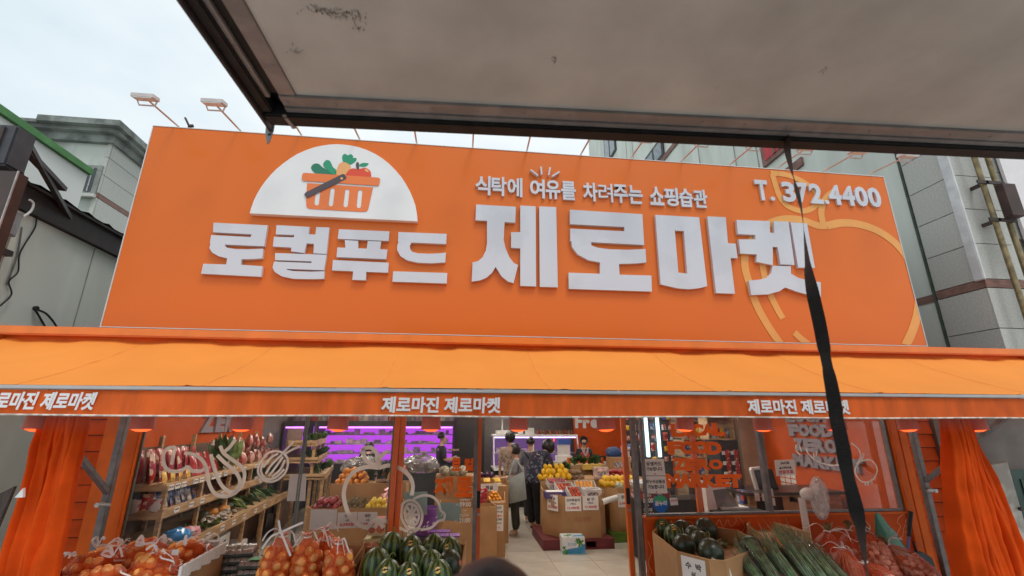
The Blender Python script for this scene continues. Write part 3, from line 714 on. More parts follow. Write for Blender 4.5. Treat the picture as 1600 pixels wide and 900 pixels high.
br = onX(105, 345, -4.9)
MB().bar((b0.x-0.03, 4.59, b0.z-0.06), (-4.87, br.y, br.z+0.02), 0.05, 0.05).bar((b0.x-0.10, 4.70, b0.z-0.13), (-4.72, 5.46, br.z+0.24), 0.08, 0.05).build('brace', M_brown, db)
base(db)
cable([(40,235),(36,262),(38,292),(44,302),(50,297)], -5.2, m=M_steel, r=0.012)
bpy.data.objects[-1] if False else None
for o in list(COL.objects):
    if o.name.startswith('cable') and o.parent is None and o.type == 'MESH' and 'label' not in o: tag(o, 'thin grey cable dangling against the white wall on the left', 'cable')
# white house with green coping behind it
wh = thing('white_house', 'white rendered house wall with green coping behind the low house', 'house')
MB().box(-16, -6.5, 4.6, 7.88, -0.12, 6.045).build('wall', M_whitewall, wh)
MB().box(-16, -6.44, 4.55, 7.90, 6.05, 6.16).build('coping', M_green, wh)
base(wh)
# stone building farther back
st = thing('stone_building', 'weathered grey stone building with cornice and granite corner behind the sign', 'building')
sx = -11.13
MB().box(-24, sx, 14.0, 24.0, -0.12, 10.35).build('wall', M_stone, st)
MB().box(-24, sx+0.15, 13.85, 24.1, 10.352, 10.62).box(-24, sx+0.32, 13.68, 24.3, 10.622, 10.75).build('cornice', M_soot, st)
MB().box(-13.0, sx+0.45, 13.5, 24.4, 10.752, 10.95).build('parapet', M_soot, st)
MB().box(-24.2, -13.05, 13.6, 24.4, 10.752, 10.86).build('parapet', M_soot, st)
# granite blocks round the corner
gx = onY(160, 255, 13.95).x
bm1 = MB().box(0, 1, 0, 1, 0, 1).mesh('panel', M_stone2)
bm2 = MB().box(0, 1, 0, 1, 0, 1).mesh('panel', M_band)
z = 4.0
k = 0
while z < 10.2:
    hgt = 0.62 if k % 5 != 3 else 0.16
    mm = bm1 if k % 5 != 3 else bm2
    for j in range(4):
        o = link('panel', mm, st); o.location = (sx+0.003, 14.02+1.5*j, z); o.scale = (0.05, 1.48, hgt-0.02)
    o = link('panel', mm, st); o.location = (gx, 13.955, z); o.scale = (sx+0.052-gx, 0.044, hgt-0.02)
    z += hgt; k += 1
wx0, wx1 = onY(126, 280, 13.95).x, onY(157, 280, 13.95).x; wz0, wz1 = onY(140, 305, 13.95).z, onY(140, 259, 13.95).z
wf = MB(); (wf.box(wx0, wx1, 13.9, 13.99, wz0, wz1)).build('window', mat('window_stone', (0.25, 0.265, 0.25), rough=0.8, var=0.2), st)
wobj = st.children[-1]
MB().box(wx0+0.12, wx1-0.14, 13.885, 13.899, wz0+0.1, wz1-0.1).build('pane', M_glassd, wobj)
MB().box(wx0-0.05, wx1+0.05, 13.80, 13.899, wz0-0.10, wz0-0.002).build('sill', M_stone2, wobj)
MB().box(wx0+0.30, wx0+0.33, 13.870, 13.884, wz0+0.1, wz1-0.1).build('mullion', M_alu, wobj)
wf = MB(); wf.box(-12.15, -11.6, 13.9, 13.99, 5.6, 6.72).build('window', MATS['window_stone'], st)
MB().box(-12.03, -11.62, 13.885, 13.899, 5.74, 6.60).build('pane', M_glassd, st.children[-1])
base(st)
# tall building on the right
M_mint = mat('mint_render', (0.63, 0.67, 0.61), rough=0.85, var=0.16, scale=1.6, bump=0.15, stretch=(1, 1, 0.18), lo=0.3, hi=0.6)
tb = thing('tall_building', 'tall pale green building with granite corner right of the shop', 'building')
BX, BY = 7.4, 5.36
MB().box(BX, 24, BY, 23.2, -0.12, 22).build('wall', M_mint, tb)
# granite panels on the side wall by the corner, rows found from the joints
zs = [-0.1, 0.9, 1.9, 2.55, 3.17, 3.75]
zs2 = [3.88, 4.42, 4.97, 5.53, 6.09, 6.65, 7.2, 7.8, 8.4, 9.0, 9.6, 10.2, 10.8, 11.4, 12.0]
pm = MB().box(0, 1, 0, 1, 0, 1).mesh('panel', M_stone2)
pmb = MB().box(0, 1, 0, 1, 0, 1).mesh('panel', M_band)
def panel(m, x0, x1, y0, y1, z0, z1):
    o = link('panel', m, tb); g = 0.006; o.location = (x0, y0+0.0, z0+g)
    o.scale = (x1-x0, y1-y0, z1-z0-2*g)
for L_ in (zs, zs2):
    for a, b_ in zip(L_[:-1], L_[1:]):
        panel(pm, BX-0.045, BX-0.002, BY-0.02, 6.0, a, b_)
        panel(pm, BX-0.04, BX+0.62, BY-0.045, BY-0.022, a, b_)
        panel(pm, BX+0.635, BX+1.3, BY-0.045, BY-0.022, a+0.1, b_+0.1) if a > 3.9 or b_ < 3.7 else None
panel(pmb, BX-0.05, BX-0.002, BY-0.018, 6.0, 3.75, 3.88); panel(pmb, BX-0.045, BX+1.3, BY-0.05, BY-0.020, 3.75, 3.88)
panel(pmb, BX-0.01, BX-0.002, 6.04, 23.0, 3.74, 3.87)
MB().cyl((BX-0.04, 6.035, -0.1), (BX-0.04, 6.035, 12), 0.022, n=8).build('corner_pipe', mat('green_pipe', (0.045, 0.065, 0.045), rough=0.6, var=0.3), tb)
MB().box(BX-0.10, BX-0.05, BY-0.085, BY+0.05, 3.86, 12).build('white_gutter', mat('gutter_pvc', (0.62, 0.63, 0.64), rough=0.45, var=0.1), tb, bevel=0.01)
# raised brown mouldings and windows on the long wall
def mold(a, b_, w=0.16):
    p0, p1 = onX(*a, BX-0.02), onX(*b_, BX-0.02); MB().bar(p0, p1, 0.05, w).build('moulding', M_band, tb)
def bwin(pts, y0, y1, z0, z1, fm, gm):
    MB().box(BX-0.06, BX-0.003, y0-0.12, y1+0.12, z0-0.12, z1+0.12).build('window', fm, tb); w = tb.children[-1]
    MB().box(BX-0.075, BX-0.061, y0, y1, z0, z1).build('pane', gm, w)
    MB().box(BX-0.09, BX-0.076, (y0+y1)/2-0.04, (y0+y1)/2+0.04, z0, z1).build('mullion', fm, w)
M_redw = mat('red_shutter', (0.55, 0.02, 0.03), rough=0.5, var=0.1)
M_bluew = mat('sky_glass', (0.20, 0.26, 0.29), rough=0.12, var=0.2)
bwin(0, 8.35, 9.05, 8.1, 9.6, M_band, M_redw)
bwin(0, 18.9, 20.3, 14.9, 16.7, M_dark, M_bluew)
bwin(0, 14.2, 15.6, 11.6, 12.2, M_dark, M_bluew)
for zz_ in (7.35, 11.3): MB().box(BX-0.05, BX-0.003, 8.0, 22.5, zz_, zz_+0.2).build('moulding', M_band, tb)
for yy in (10.2, 11.9, 16.9, 17.6, 9.35): MB().box(BX-0.012, BX-0.002, yy, yy+0.03, 4.0, 20).build('wall_joint', MATS['joint'], tb)
# street front: glass bay with brass pipes
MB().box(BX+1.32, BX+5, BY-0.03, BY-0.003, -0.1, 14).build('glass_bay', mat('teal_glass', (0.16, 0.36, 0.40), rough=0.12, var=0.25, scale=1.5), tb)
for k in range(16): MB().box(BX+1.3, BX+5, BY-0.05, BY-0.031, 0.6+k*0.8, 0.65+k*0.8).build('bay_frame', M_steel, tb)
base(tb)
M_brass = mat('rusty_brass_pipe', (0.26, 0.20, 0.105), rough=0.42, metal=0.55, var=0.35, scale=7)
pr = thing('pipe_rack', 'pair of rusty vertical pipes on brackets at the right edge', 'pipe rack')
x1_, x2_ = onY(1523, 248, 5.15).x, onY(1544, 249, 5.15).x
for xx in (x1_, x2_): MB().cyl((xx, 5.15, -0.12), (xx, 5.15, 9), 0.035, n=10).build('pipe', M_brass, pr, smooth=40)
for py_ in (288, 345):
    q = onY(1545, py_, 5.15); MB().box(x1_-0.16, x2_+0.06, 5.09, 5.11, q.z-0.025, q.z+0.025).box(x1_-0.02, x1_+0.02, 5.09, 5.31, q.z-0.024, q.z+0.024).build('bracket', M_dark, pr)
base(pr)
q0, q1 = onY(1556, 292, 5.05), onY(1587, 340, 5.05)
tag(MB().box(q0.x+0.02, q0.x+0.24, 4.98, 5.085, q1.z, q0.z+0.03).build('meter_box', mat('rusty_box', (0.055, 0.028, 0.022), rough=0.6, var=0.3), bevel=0.006), 'rusty brown meter box fixed to the right hand pipe', 'meter box')
bb = thing('billboard', 'blank pinkish white sign panel at the right edge beneath the truck wing', 'billboard')
e0, e1 = onY(1562, 250, 5.24), onY(1600, 395, 5.24)
MB().box(e0.x, e0.x+1.6, 5.24, 5.28, 2.95, e0.z+0.6).build('panel', mat('pale_panel', (0.74, 0.70, 0.71), rough=0.4, var=0.03), bb)
MB().box(e0.x+0.5, e0.x+0.56, 5.281, BY-0.051, 3.6, 3.66).build('bracket', M_dark, bb)
base(bb)
# odds and ends at both sides under the awning
bd = thing('leaning_board', 'white painted board leaning behind the right curtain', 'board')
p = [onY(*c_, 5.0) for c_ in ((1551, 728), (1572, 722), (1608, 845), (1590, 838))]
MB().prism([onY(*c_, 4.9) for c_ in ((1540, 728), (1574, 722), (1625, 900), (1585, 900))], (0, 0.03, 0)).build('panel', mat('old_white_paint', (0.55, 0.55, 0.50), rough=0.7, var=0.35, scale=5), bd)
p = onY(1592, 795, 4.88); MB().cyl(p, p-Vector((0, 0.03, 0)), 0.02, n=8).build('hinge', M_dark, bd)
base(bd)
gd = thing('green_door', 'dark green corrugated metal door right of the leaning board', 'door')
g0 = onY(1578, 735, 5.25)
MB().box(g0.x, g0.x+1.4, 5.25, 5.3, -0.12, g0.z).build('frame', mat('green_metal', (0.028, 0.06, 0.05), rough=0.5, var=0.2), gd)
for k in range(18): MB().box(g0.x+0.10+k*0.07, g0.x+0.135+k*0.07, 5.235, 5.249, -0.1, g0.z-0.10).build('rib', MATS['green_metal'], gd)
base(gd)
MB().box(6.0, 7.38, 5.34, 5.45, -0.12, 2.6).build('side_wall', mat('grey_render', (0.16, 0.145, 0.135), rough=0.9, var=0.2, scale=2))
tag(bpy.data.objects['side_wall'], 'dark grey rendered wall between the shop and the tall building', 'wall')
lb = thing('plank_stack', 'grey weathered boards leaning left of the left curtain', 'boards')
for k, (a, b_) in enumerate((((-8, 775), (22, 760)), ((-40, 790), (2, 772)))):
    t0, t1 = onY(*a, 4.6+0.05*k), onY(*b_, 4.6+0.05*k)
    MB().prism([t0, t1, t1+Vector((-0.16, 0.0, -1.3)), t0+Vector((-0.16, 0, -1.3))], (0, 0.03, 0)).build('board', mat('grey_board', (0.11, 0.095, 0.085), rough=0.8, var=0.3, stretch=(6, 6, 1)), lb)
base(lb)
# ------------------------------------------------------------------ the shop: shell
M_tile = mat('floor_tile', (0.60, 0.55, 0.47), rough=0.22, var=0.06, scale=3, rnd=0.04, coat=0.2)
M_grout = mat('grout', (0.30, 0.28, 0.25), rough=0.9)
M_intw = mat('interior_wall', (0.17, 0.15, 0.14), rough=0.8, var=0.1)
M_ceil = mat('ceiling_board', (0.32, 0.31, 0.30), rough=0.8, var=0.05)
M_frame = mat('orange_frame', (0.74, 0.16, 0.03), rough=0.35, var=0.06)
M_glass = film('window_glass', (0.55, 0.60, 0.60), 0.012, rough=0.02, gloss=0.009)
M_decal = mat('white_decal', (0.92, 0.90, 0.87), rough=0.5, var=0.03, trans=0.5)
M_odecal = mat('orange_decal', (0.90, 0.26, 0.02), rough=0.45, var=0.05, trans=0.5)
M_paper = mat('paper', (0.78, 0.77, 0.75), rough=0.7, var=0.05, scale=3)
M_ink = mat('black_ink', (0.02, 0.02, 0.03), rough=0.6)
M_red = mat('red_ink', (0.60, 0.02, 0.03), rough=0.6)
M_wood = mat('pine_wood', (0.50, 0.32, 0.165), rough=0.6, var=0.25, scale=5, stretch=(0.6, 0.6, 5), bump=0.05)
M_card = mat('cardboard', (0.42, 0.235, 0.105), rough=0.85, var=0.12, scale=3, bump=0.04, rnd=0.07)
M_cardin = mat('cardboard_inside', (0.46, 0.29, 0.16), rough=0.85, var=0.1, scale=3)

fl = MB().box(-4.4, 6.0, 5.25, 13.7, -0.118, -0.004).build('shop_floor', M_grout, center=False); structure(fl, 'glossy beige tiled shop floor')
tm = MB().box(0.003, 0.597, 0.003, 0.597, -0.0035, 0.0).mesh('tile', M_tile, bevel=0.001)
for i in range(-7, 9):
    for j in range(0, 13):
        o = link('tile', tm, fl); o.location = (0.25+i*0.6, 5.5+j*0.6, 0)
shop = thing('shop_building', 'grocery shop front with glazed orange frame under the awning', 'shop')
MB().box(-3.66, 5.93, 5.30, 5.42, 2.421, 5.26).build('front_wall', mat('front_render', (0.20, 0.17, 0.15), rough=0.9, var=0.3), shop)
MB().box(-4.06, 6.0, 5.422, 13.8, 2.78, 2.95).build('ceiling', M_ceil, shop)
MB().box(-3.66, 5.93, 5.424, 13.8, 5.0, 5.2).build('roof', M_dark, shop)
MB().box(-4.06, -4.0, 5.424, 13.8, -0.118, 2.775).build('side_wall', M_intw, shop)
MB().box(5.45, 6.0, 5.424, 13.8, -0.118, 2.775).build('side_wall', M_wallor, shop)
MB().box(-3.995, 5.445, 13.4, 13.8, -0.118, 2.775).build('back_wall', M_intw, shop)
MB().box(-3.994, -3.97, 5.6, 10.5, 1.60, 2.77).build('wall_panel', M_wallor, shop)
# orange end pilasters: siding boards and two trim boards each
MB().box(-3.99, -3.22, 5.402, 5.421, -0.11, 2.418).build('siding_backing', M_dark, shop)
MB().box(5.37, 6.0, 5.402, 5.421, -0.11, 2.418).build('siding_backing', M_dark, shop)
for k in range(16):
    z = -0.1+k*0.157
    for a, b_ in ((-3.98, -3.56), (5.60, 5.99)):
        MB().add([(a, 5.398, z), (b_, 5.398, z), (b_, 5.372, z+0.004), (a, 5.372, z+0.004), (a, 5.398, z+0.15), (b_, 5.398, z+0.15), (b_, 5.392, z+0.15), (a, 5.392, z+0.15)],
                 [(0,3,2,1),(4,5,6,7),(0,1,5,4),(1,2,6,5),(2,3,7,6),(3,0,4,7)]).build('siding_board', M_side, shop)
for a, b_ in ((-3.55, -3.388), (-3.38, -3.215), (5.37, 5.47), (5.478, 5.585)):
    MB().box(a, b_, 5.34, 5.40, -0.1, 2.416).build('trim_board', M_trim, shop, bevel=0.006)
# knee wall on the right with its line drawings
kz = 0.885
kw = MB().box(2.14, 5.37, 5.38, 5.46, -0.1, kz).build('knee_wall', M_wallor, shop)
MB().box(2.14, 5.37, 5.365, 5.475, kz+0.001, kz+0.025).build('cap', M_trim, kw)
M_line = mat('pale_orange_line', (0.82, 0.42, 0.22), rough=0.5)
def wallart(pts, y=5.378, w=0.006, par=kw, m=M_line, name='line_drawing', closed=False, n=6):
    return MB().ribbon([onY(p.x, p.y, y) for p in crom(pts, n, closed)], w, OUT, 0.0015, closed=closed).build(name, m, par)
wallart([(1118,822),(1124,812),(1130,824),(1137,812),(1142,822),(1150,815),(1150,808),(1158,812),(1163,826),(1150,838)])
wallart([(1405,808),(1402,816),(1407,822),(1402,834),(1404,840),(1410,838),(1412,826),(1416,812),(1412,804),(1405,808)])
wallart([(1414,815),(1420,810),(1422,818),(1416,822),(1420,828),(1414,832)])
wallart([(1012,845),(1018,862),(1013,880),(1020,895)])
# windows
def window(x0, x1, z0, z1, y=5.41, fm=None, fw=0.03, fd=0.03):
    fm = fm or M_steel
    w = MB().box(x0, x0+fw, y-fd, y+fd, z0, z1).box(x1-fw, x1, y-fd, y+fd, z0, z1).box(x0+fw, x1-fw, y-fd+.002, y+fd-.002, z1-fw, z1).box(x0+fw, x1-fw, y-fd+.002, y+fd-.002, z0, z0+fw).build('window', fm, shop)
    MB().box(x0+fw, x1-fw, y-0.004, y+0.004, z0+fw, z1-fw).build('pane', M_glass, w); return w
M_gedge = mat('glass_edge', (0.16, 0.19, 0.17), rough=0.3)
W1 = window(-3.213, -1.60, 0.0, 2.415, fw=0.016, fm=M_gedge, fd=0.012); W2 = window(-1.595, -0.665, 0.0, 2.415, fw=0.016, fm=M_gedge, fd=0.012)
MB().box(-0.662, -0.605, 5.38, 5.47, 0.0, 2.415).build('mullion', M_frame, shop)
W4 = window(2.16, 3.66, kz+0.03, 2.415, fw=0.022); W5 = window(3.665, 5.365, kz+0.03, 2.415, fw=0.022)
MB().box(3.648, 3.682, 5.43, 5.47, kz+0.026, 2.415).build('mullion', M_steel, shop)
# sliding doors
def door(x0, x1, label, hx, y):
    d = thing('glass_door', label, 'door', 'glass entrance doors')
    for a, b_ in ((x0, x0+0.055), (x1-0.055, x1)): MB().box(a, b_, y-0.025, y+0.025, 0.0, 2.38).build('stile', M_frame, d, bevel=0.004)
    MB().box(x0+0.056, x1-0.056, y-0.022, y+0.022, 0.0, 0.10).box(x0+0.056, x1-0.056, y-0.022, y+0.022, 2.30, 2.38).build('rail', M_frame, d)
    MB().box(x0+0.056, x1-0.056, y-0.004, y+0.004, 0.101, 2.299).build('pane', M_glass, d)
    MB().box(hx-0.02, hx+0.02, y-0.05, y-0.026, 1.03, 1.20).build('lock', M_black, d, bevel=0.006)
    MB().cyl((hx-0.01, y-0.045, 0.97), (hx+0.02, y-0.045, 0.97), 0.012, n=8).build('lock_knob', M_alu, d)
    return d
D1 = door(-0.60, 0.305, 'left glass door leaf with orange shop lettering and opening hours', 0.28, 5.44)
D2 = door(1.965, 2.13+0.75, 'right glass door leaf slid open behind the window with the notices', 1.985, 5.50)
MB().box(0.222, 0.262, 5.35, 5.40, 0.0, 2.415).build('jamb', M_steel, shop); MB().box(2.045, 2.10, 5.38, 5.44, 0.0, 2.415).build('jamb', M_steel, shop)
# decals on the glass
def decal(lines, par, y=5.404, w=0.03, m=M_decal, name='decal', closed=(), n=5):
    mb = MB()
    for k, l_ in enumerate(lines):
        mb.ribbon([onY(p.x, p.y, y-0.001-0.0007*k) for p in crom(l_, n, k in closed)], w, OUT, 0.0006, closed=(k in closed))
    return mb.build(name, m, par)
z2 = crop(200, 650, 4.0917)
cz = lambda pts: [z2(p) for p in pts]
decal([cz([(300,200),(250,210),(225,260),(240,330),(290,355),(350,345),(380,325),(410,350),(470,350),(500,320)]),
       cz([(300,200),(290,250),(280,310)]),
       cz([(360,235),(430,250),(480,290),(505,350),(515,420),(550,490),(610,515),(680,495),(730,440),(745,370),(720,320),(660,275),(610,235),(590,190)]),
       cz([(530,245),(550,330),(590,430),(640,480),(690,485)]), cz([(570,250),(620,300),(690,360),(715,420),(690,490)]),
       cz([(600,240),(650,200),(685,150)])], W1, w=0.035, name='vegetable_decal')
decal([cz([(850,290),(900,235),(960,225),(1010,255),(1022,310),(1000,370),(940,415),(880,415),(835,370),(835,320)]),
       cz([(865,300),(850,350),(880,400),(940,395),(1000,340)]), cz([(880,370),(920,310),(985,245)]), cz([(900,385),(950,320),(990,260)]),
       cz([(920,390),(975,340),(1003,280)]), cz([(865,330),(910,270),(960,240)]), cz([(830,390),(810,400)]), cz([(840,400),(850,430)]),
       cz([(1000,245),(1050,215),(1100,195)]), cz([(990,235),(1020,205),(1060,160)])], W1, w=0.023, closed=(0,), name='vegetable_decal')
z3 = crop(400, 640, 3.4625); c3 = lambda pts: [z3(p) for p in pts]
decal([c3([(665,315),(600,310),(540,330),(495,380),(475,450),(485,520),(510,580),(560,625),(610,640)]),
       c3([(665,315),(720,302),(780,318),(830,360),(848,410),(842,465)]),
       c3([(575,212),(620,205),(652,235),(655,290),(625,295),(590,265),(575,212)]), c3([(665,315),(665,275),(690,240),(715,225)]),
       c3([(600,640),(640,600),(680,600),(725,608)]), c3([(640,640),(665,610),(690,640)])], W2, w=0.042, y=5.402, name='apple_decal')
decal([c3([(835,490),(875,510),(900,570),(885,630),(850,650),(810,630),(785,570),(795,510)]),
       c3([(835,510),(865,525),(882,570),(870,615),(845,625),(818,605),(805,560),(815,520)]),
       c3([(785,510),(750,570),(752,605),(735,625),(745,645),(775,640),(810,655),(850,660),(890,640)]),
       c3([(850,485),(900,465),(950,470),(985,500),(1000,545),(1020,565),(1015,595),(985,605),(945,640),(890,650)]),
       c3([(815,525),(875,610)]), c3([(808,570),(880,568)]), c3([(845,510),(843,625)]), c3([(868,530),(820,605)])] +
      [c3([(a, b_), (a+3, b_+3)]) for a, b_ in ((975,580),(1003,568),(958,612),(928,608),(925,628),(908,632))], D1, y=5.434, w=0.026, closed=(0, 1), name='lemon_decal')
def dtext(body, px0, px1, py0, py1, par, y, m, bold=0.03, name='lettering', yoff=0.0):
    a, b_ = onY(px0, py1, y), onY(px1, py0, y); mb = MB()
    put_text(mb, body, a, (b_.x-a.x, 0, 0), (0, 0, b_.z-a.z), OUT, bold=bold, t=0.0012); return mb.build(name, m, par)
dtext('로', 705, 721, 716, 736, D1, 5.433, M_odecal, 0.05); dtext('컬', 725, 740, 716, 736, D1, 5.433, M_odecal, 0.05)
dtext('제', 677, 708, 745, 777, D1, 5.433, M_odecal, 0.06); dtext('로', 711, 739, 745, 777, D1, 5.433, M_odecal, 0.06)
for x_, par, yy in ((0, D1, 5.433), (1, W4, 5.4035)):
    if x_ == 0:
        dtext('OPEN', 719, 734, 779, 783, par, yy, M_decal, 0.0); dtext('09:00', 718, 736, 784, 792, par, yy, M_decal, 0.02); dtext('AM', 712, 716, 787, 790, par, yy, M_decal, 0.0)
        dtext('CLOSE', 718, 733, 803, 807, par, yy, M_decal, 0.0); dtext('21:00', 717, 735, 809, 817, par, yy, M_decal, 0.02); dtext('PM', 710, 715, 812, 815, par, yy, M_decal, 0.0)
        dtext('-', 724, 729, 797, 798, par, yy, M_decal, 0.0)
    else:
        dtext('OPEN', 1005, 1017, 772, 776.5, par, yy, M_decal, 0.0); dtext('09:00', 1005, 1020, 778, 786, par, yy, M_decal, 0.02)
        dtext('CLOSE', 1006, 1019, 794, 799, par, yy, M_decal, 0.0); dtext('21:00', 1006, 1022, 801, 808.5, par, yy, M_decal, 0.02)
        dtext('-', 1010, 1014, 789, 790, par, yy, M_decal, 0.0)
# orange block lettering on the right hand window, white roots drawing beside it
for body, a, b_, c_, d_ in (('LOCAL', 1050, 1130, 662, 682), ('FOOD', 1044, 1126, 689, 710), ('ZERO', 1052, 1128, 716, 735), ('MARKET', 1042, 1158, 740, 762)):
    n_ = len(body); w_ = (b_-a)/n_
    for k, ch in enumerate(body):
        dtext(ch, a+k*w_-0.5, a+(k+1)*w_+0.5, c_+random.uniform(-1.5, 1.5), d_+random.uniform(-1.5, 1.5), W4, 5.402-0.0013*(k % 2), M_odecal, 0.075)
z5 = crop(1200, 640, 3.4625); c5 = lambda pts: [z5(p) for p in pts]
decal([c5([(515,275),(560,275),(590,320),(575,370),(530,395),(490,375),(470,330),(490,290)]), c5([(520,390),(530,410)]), c5([(540,392),(542,412)]), c5([(555,385),(565,400)]),
       c5([(390,300),(330,300),(260,275),(220,240),(205,210)]), c5([(150,190),(155,225),(175,245)]), c5([(170,190),(180,230)]), c5([(245,230),(250,260)]), c5([(262,225),(262,250)]),
       c5([(480,295),(500,255),(490,215),(450,180)]), c5([(500,285),(520,240)])], W5, w=0.018, closed=(0,), name='vegetable_decal')
base(shop); base(D1); base(D2)
# papers taped to the glass: cards of their own
def paper(label, quad, y, m=M_paper, lines=(), cat='notice', group=None, name='paper_sheet'):
    """quad: px corners tl,tr,br,bl; lines: (text, material, u0,u1,v0,v1)"""
    tl, tr, br_, bl = [onY(*q, y) for q in quad]
    o = MB().prism([bl, br_, tr, tl], (0, 0.0015, 0)).build(name, m); loc = o.location.copy()
    tag(o, label, cat, group)
    ex, ez = br_-bl, tl-bl
    for i, (tx, mm, u0, u1, v0, v1) in enumerate(lines):
        mb = MB(); put_text(mb, tx, bl+ex*u0+ez*v0+OUT*0.0004-loc, ex*(u1-u0), ez*(v1-v0), OUT, bold=0.03, t=0.001); mb.build('lettering', mm, o)
    return o
M_pback = mat('paper_back', (0.62, 0.65, 0.64), rough=0.7, var=0.05)
paper('white sheet taped high on the left window beside the tall shelf', [(453,741),(479,741),(477,783),(448,783)], 5.398, M_pback, cat='sheet')
paper('wide white sheet taped low on the window beside the kiwi price card', [(486,796),(527,796),(525,827),(483,828)], 5.398, M_pback, cat='sheet')
paper('kiwi price card on the window left of the lemon card', [(528,801),(558,800),(557,825),(526,826)], 5.4165, M_paper, [('키위', M_ink, .36, .64, .66, .88), ('6개', M_ink, .42, .58, .42, .56), ('6,590원', M_red, .14, .86, .12, .36)], 'price card')
paper('lemon price card on the window behind the apple drawing', [(559,800),(590,800),(590,824),(558,825)], 5.4165, M_paper, [('레몬', M_ink, .36, .64, .64, .86), ('5개', M_ink, .42, .58, .40, .54), ('5,590원', M_red, .14, .86, .10, .34)], 'price card')
M_teal = mat('teal_sheet', (0.30, 0.42, 0.40), rough=0.6, var=0.05)
paper('pale teal sheet behind the lemon drawing on the door', [(631,769),(668,768),(667,805),(633,800)], 5.462, M_teal, cat='sheet')
paper('pale teal sheet beside the opening hours on the left door', [(683,785),(721,786),(721,815),(682,812)], 5.462, M_teal, cat='sheet')
paper('upper of two notices right of the open entrance, about a win-win card', [(1004,717),(1037,717),(1040,743),(1006,743)], 5.399, M_paper, [('상생카드', M_ink, .14, .86, .58, .84), ('가능합니다', M_ink, .14, .88, .28, .52), ('▲', M_red, .46, .56, .06, .16)])
paper('lower of two notices right of the open entrance, about gift vouchers', [(1006,744),(1040,744),(1043,771),(1008,771)], 5.399, M_paper, [('온누리상품권', M_ink, .08, .92, .58, .80), ('가능합니다', M_ink, .14, .88, .26, .50), ('▲', M_red, .46, .56, .05, .14)])
bc = onY(1032.5, 787, 5.4035)
bd_ = thing('voucher_sticker', 'round blue and green sticker on the window under the two notices', 'sticker')
M_blue = mat('sticker_blue', (0.01, 0.13, 0.50), rough=0.4); M_grn = mat('sticker_green', (0.04, 0.38, 0.16), rough=0.4)
MB().cyl(bc, bc+OUT*0.002, 0.092, n=28).build('disc', M_blue, bd_)
MB().prism([bc+Vector((0.088*math.cos(a), -0.0022, 0.088*math.sin(a))) for a in [RAD(15)+RAD(150)*k/14 for k in range(15)]], (0, -0.001, 0)).build('green_cap', M_grn, bd_)
mb = MB(); fit_text(mb, '온누리', bc+Vector((0, -0.004, 0.005)), 0.14, 0.055, (1,0,0), (0,0,1), OUT, bold=0.05, t=0.001); mb.build('lettering', M_whiteprint, bd_)
base(bd_)
paper('small white and red square sticker beside the round blue sticker', [(1046,778),(1058,777.5),(1060,789),(1048,790)], 5.398, M_paper, [('오누리', M_red, .12, .88, .45, .80)], 'sticker')
paper('opening notice on the orange side of the right window', [(1210,719),(1241,718),(1244,742),(1213,744)], 5.398, M_paper, [('365일', M_ink, .28, .72, .70, .88), ('▲OPEN▲', M_ink, .18, .82, .42, .58), ('연중무휴', M_red, .14, .88, .10, .34)])
# small grid of white cards on the right wall
gcard = MB().box(-0.0015, 0, -0.055, 0.055, -0.03, 0.03).mesh('memo_card', M_paper); n_ = 0
for r_ in range(5):
    for c_ in range(3):
        o = link('memo_card', gcard, None, False); o.location = (5.4485, 7.60-c_*0.13, 1.245-r_*0.075); o.rotation_euler = (0, 0, 0)
        tag(o, 'small white card in the grid on the orange wall below the opening notice', 'card', 'grid of white cards on the orange wall')
# grey three dimensional words on the side wall
M_greyl = mat('grey_block_letter', (0.30, 0.26, 0.29), rough=0.7, var=0.06)
sw = thing('wall_words', 'grey raised block words on the orange right hand wall', 'wall sign')
for body, y0, y1, z0, z1 in (('LOCAL', 7.25, 6.15, 1.93, 2.10), ('FOOD', 7.22, 6.30, 1.72, 1.90), ('ZERO', 7.15, 6.28, 1.50, 1.69), ('MARKET', 7.22, 5.90, 1.27, 1.45)):
    n_ = len(body)
    for k, ch in enumerate(body):
        a = y0+(y1-y0)*k/n_; w_ = (y0-y1)/n_; mb = MB()
        put_text(mb, ch, (5.445, a, z0), (0, -w_*1.02, 0), (0, 0, z1-z0), (-1, 0, 0), bold=0.075, t=0.04); mb.build('letter', M_greyl, sw)
base(sw)
sw = thing('wall_words', 'grey raised block word high on the left wall above the shelf', 'wall sign')
for k, ch in enumerate('ZERO'):
    ya, yb_ = onX((309, 331, 346, 359)[k], 680, -3.965).y, onX((329, 345, 358, 371)[k], 680, -3.965).y; mb = MB(); put_text(mb, ch, (-3.965, ya, 1.76), (0, yb_-ya, 0), (0, 0, 0.34), (1, 0, 0), bold=0.07, t=0.04); mb.build('letter', M_greyl, sw)
base(sw)
# ceiling lights
M_led = glow('led_diffuser', (1.0, 0.91, 0.79), 20.0)
c0 = thing('ceiling_light', 'long white ceiling light inside the shop', 'ceiling light', 'ceiling lights inside the shop')
MB().box(-0.62, 0.62, -0.16, 0.16, 0.0, 0.05).build('housing', M_white, c0); MB().box(-0.6, 0.6, -0.14, 0.14, -0.012, -0.001).build('diffuser', M_led, c0)
k = 0
for x in (-2.4, 0.9, 3.7):
    for y in (6.4, 8.4, 10.6, 12.4):
        if x == 3.7 and y > 11: continue
        o = c0 if k == 0 else copy_tree(c0); k += 1; o.location = (x, y, 2.73)
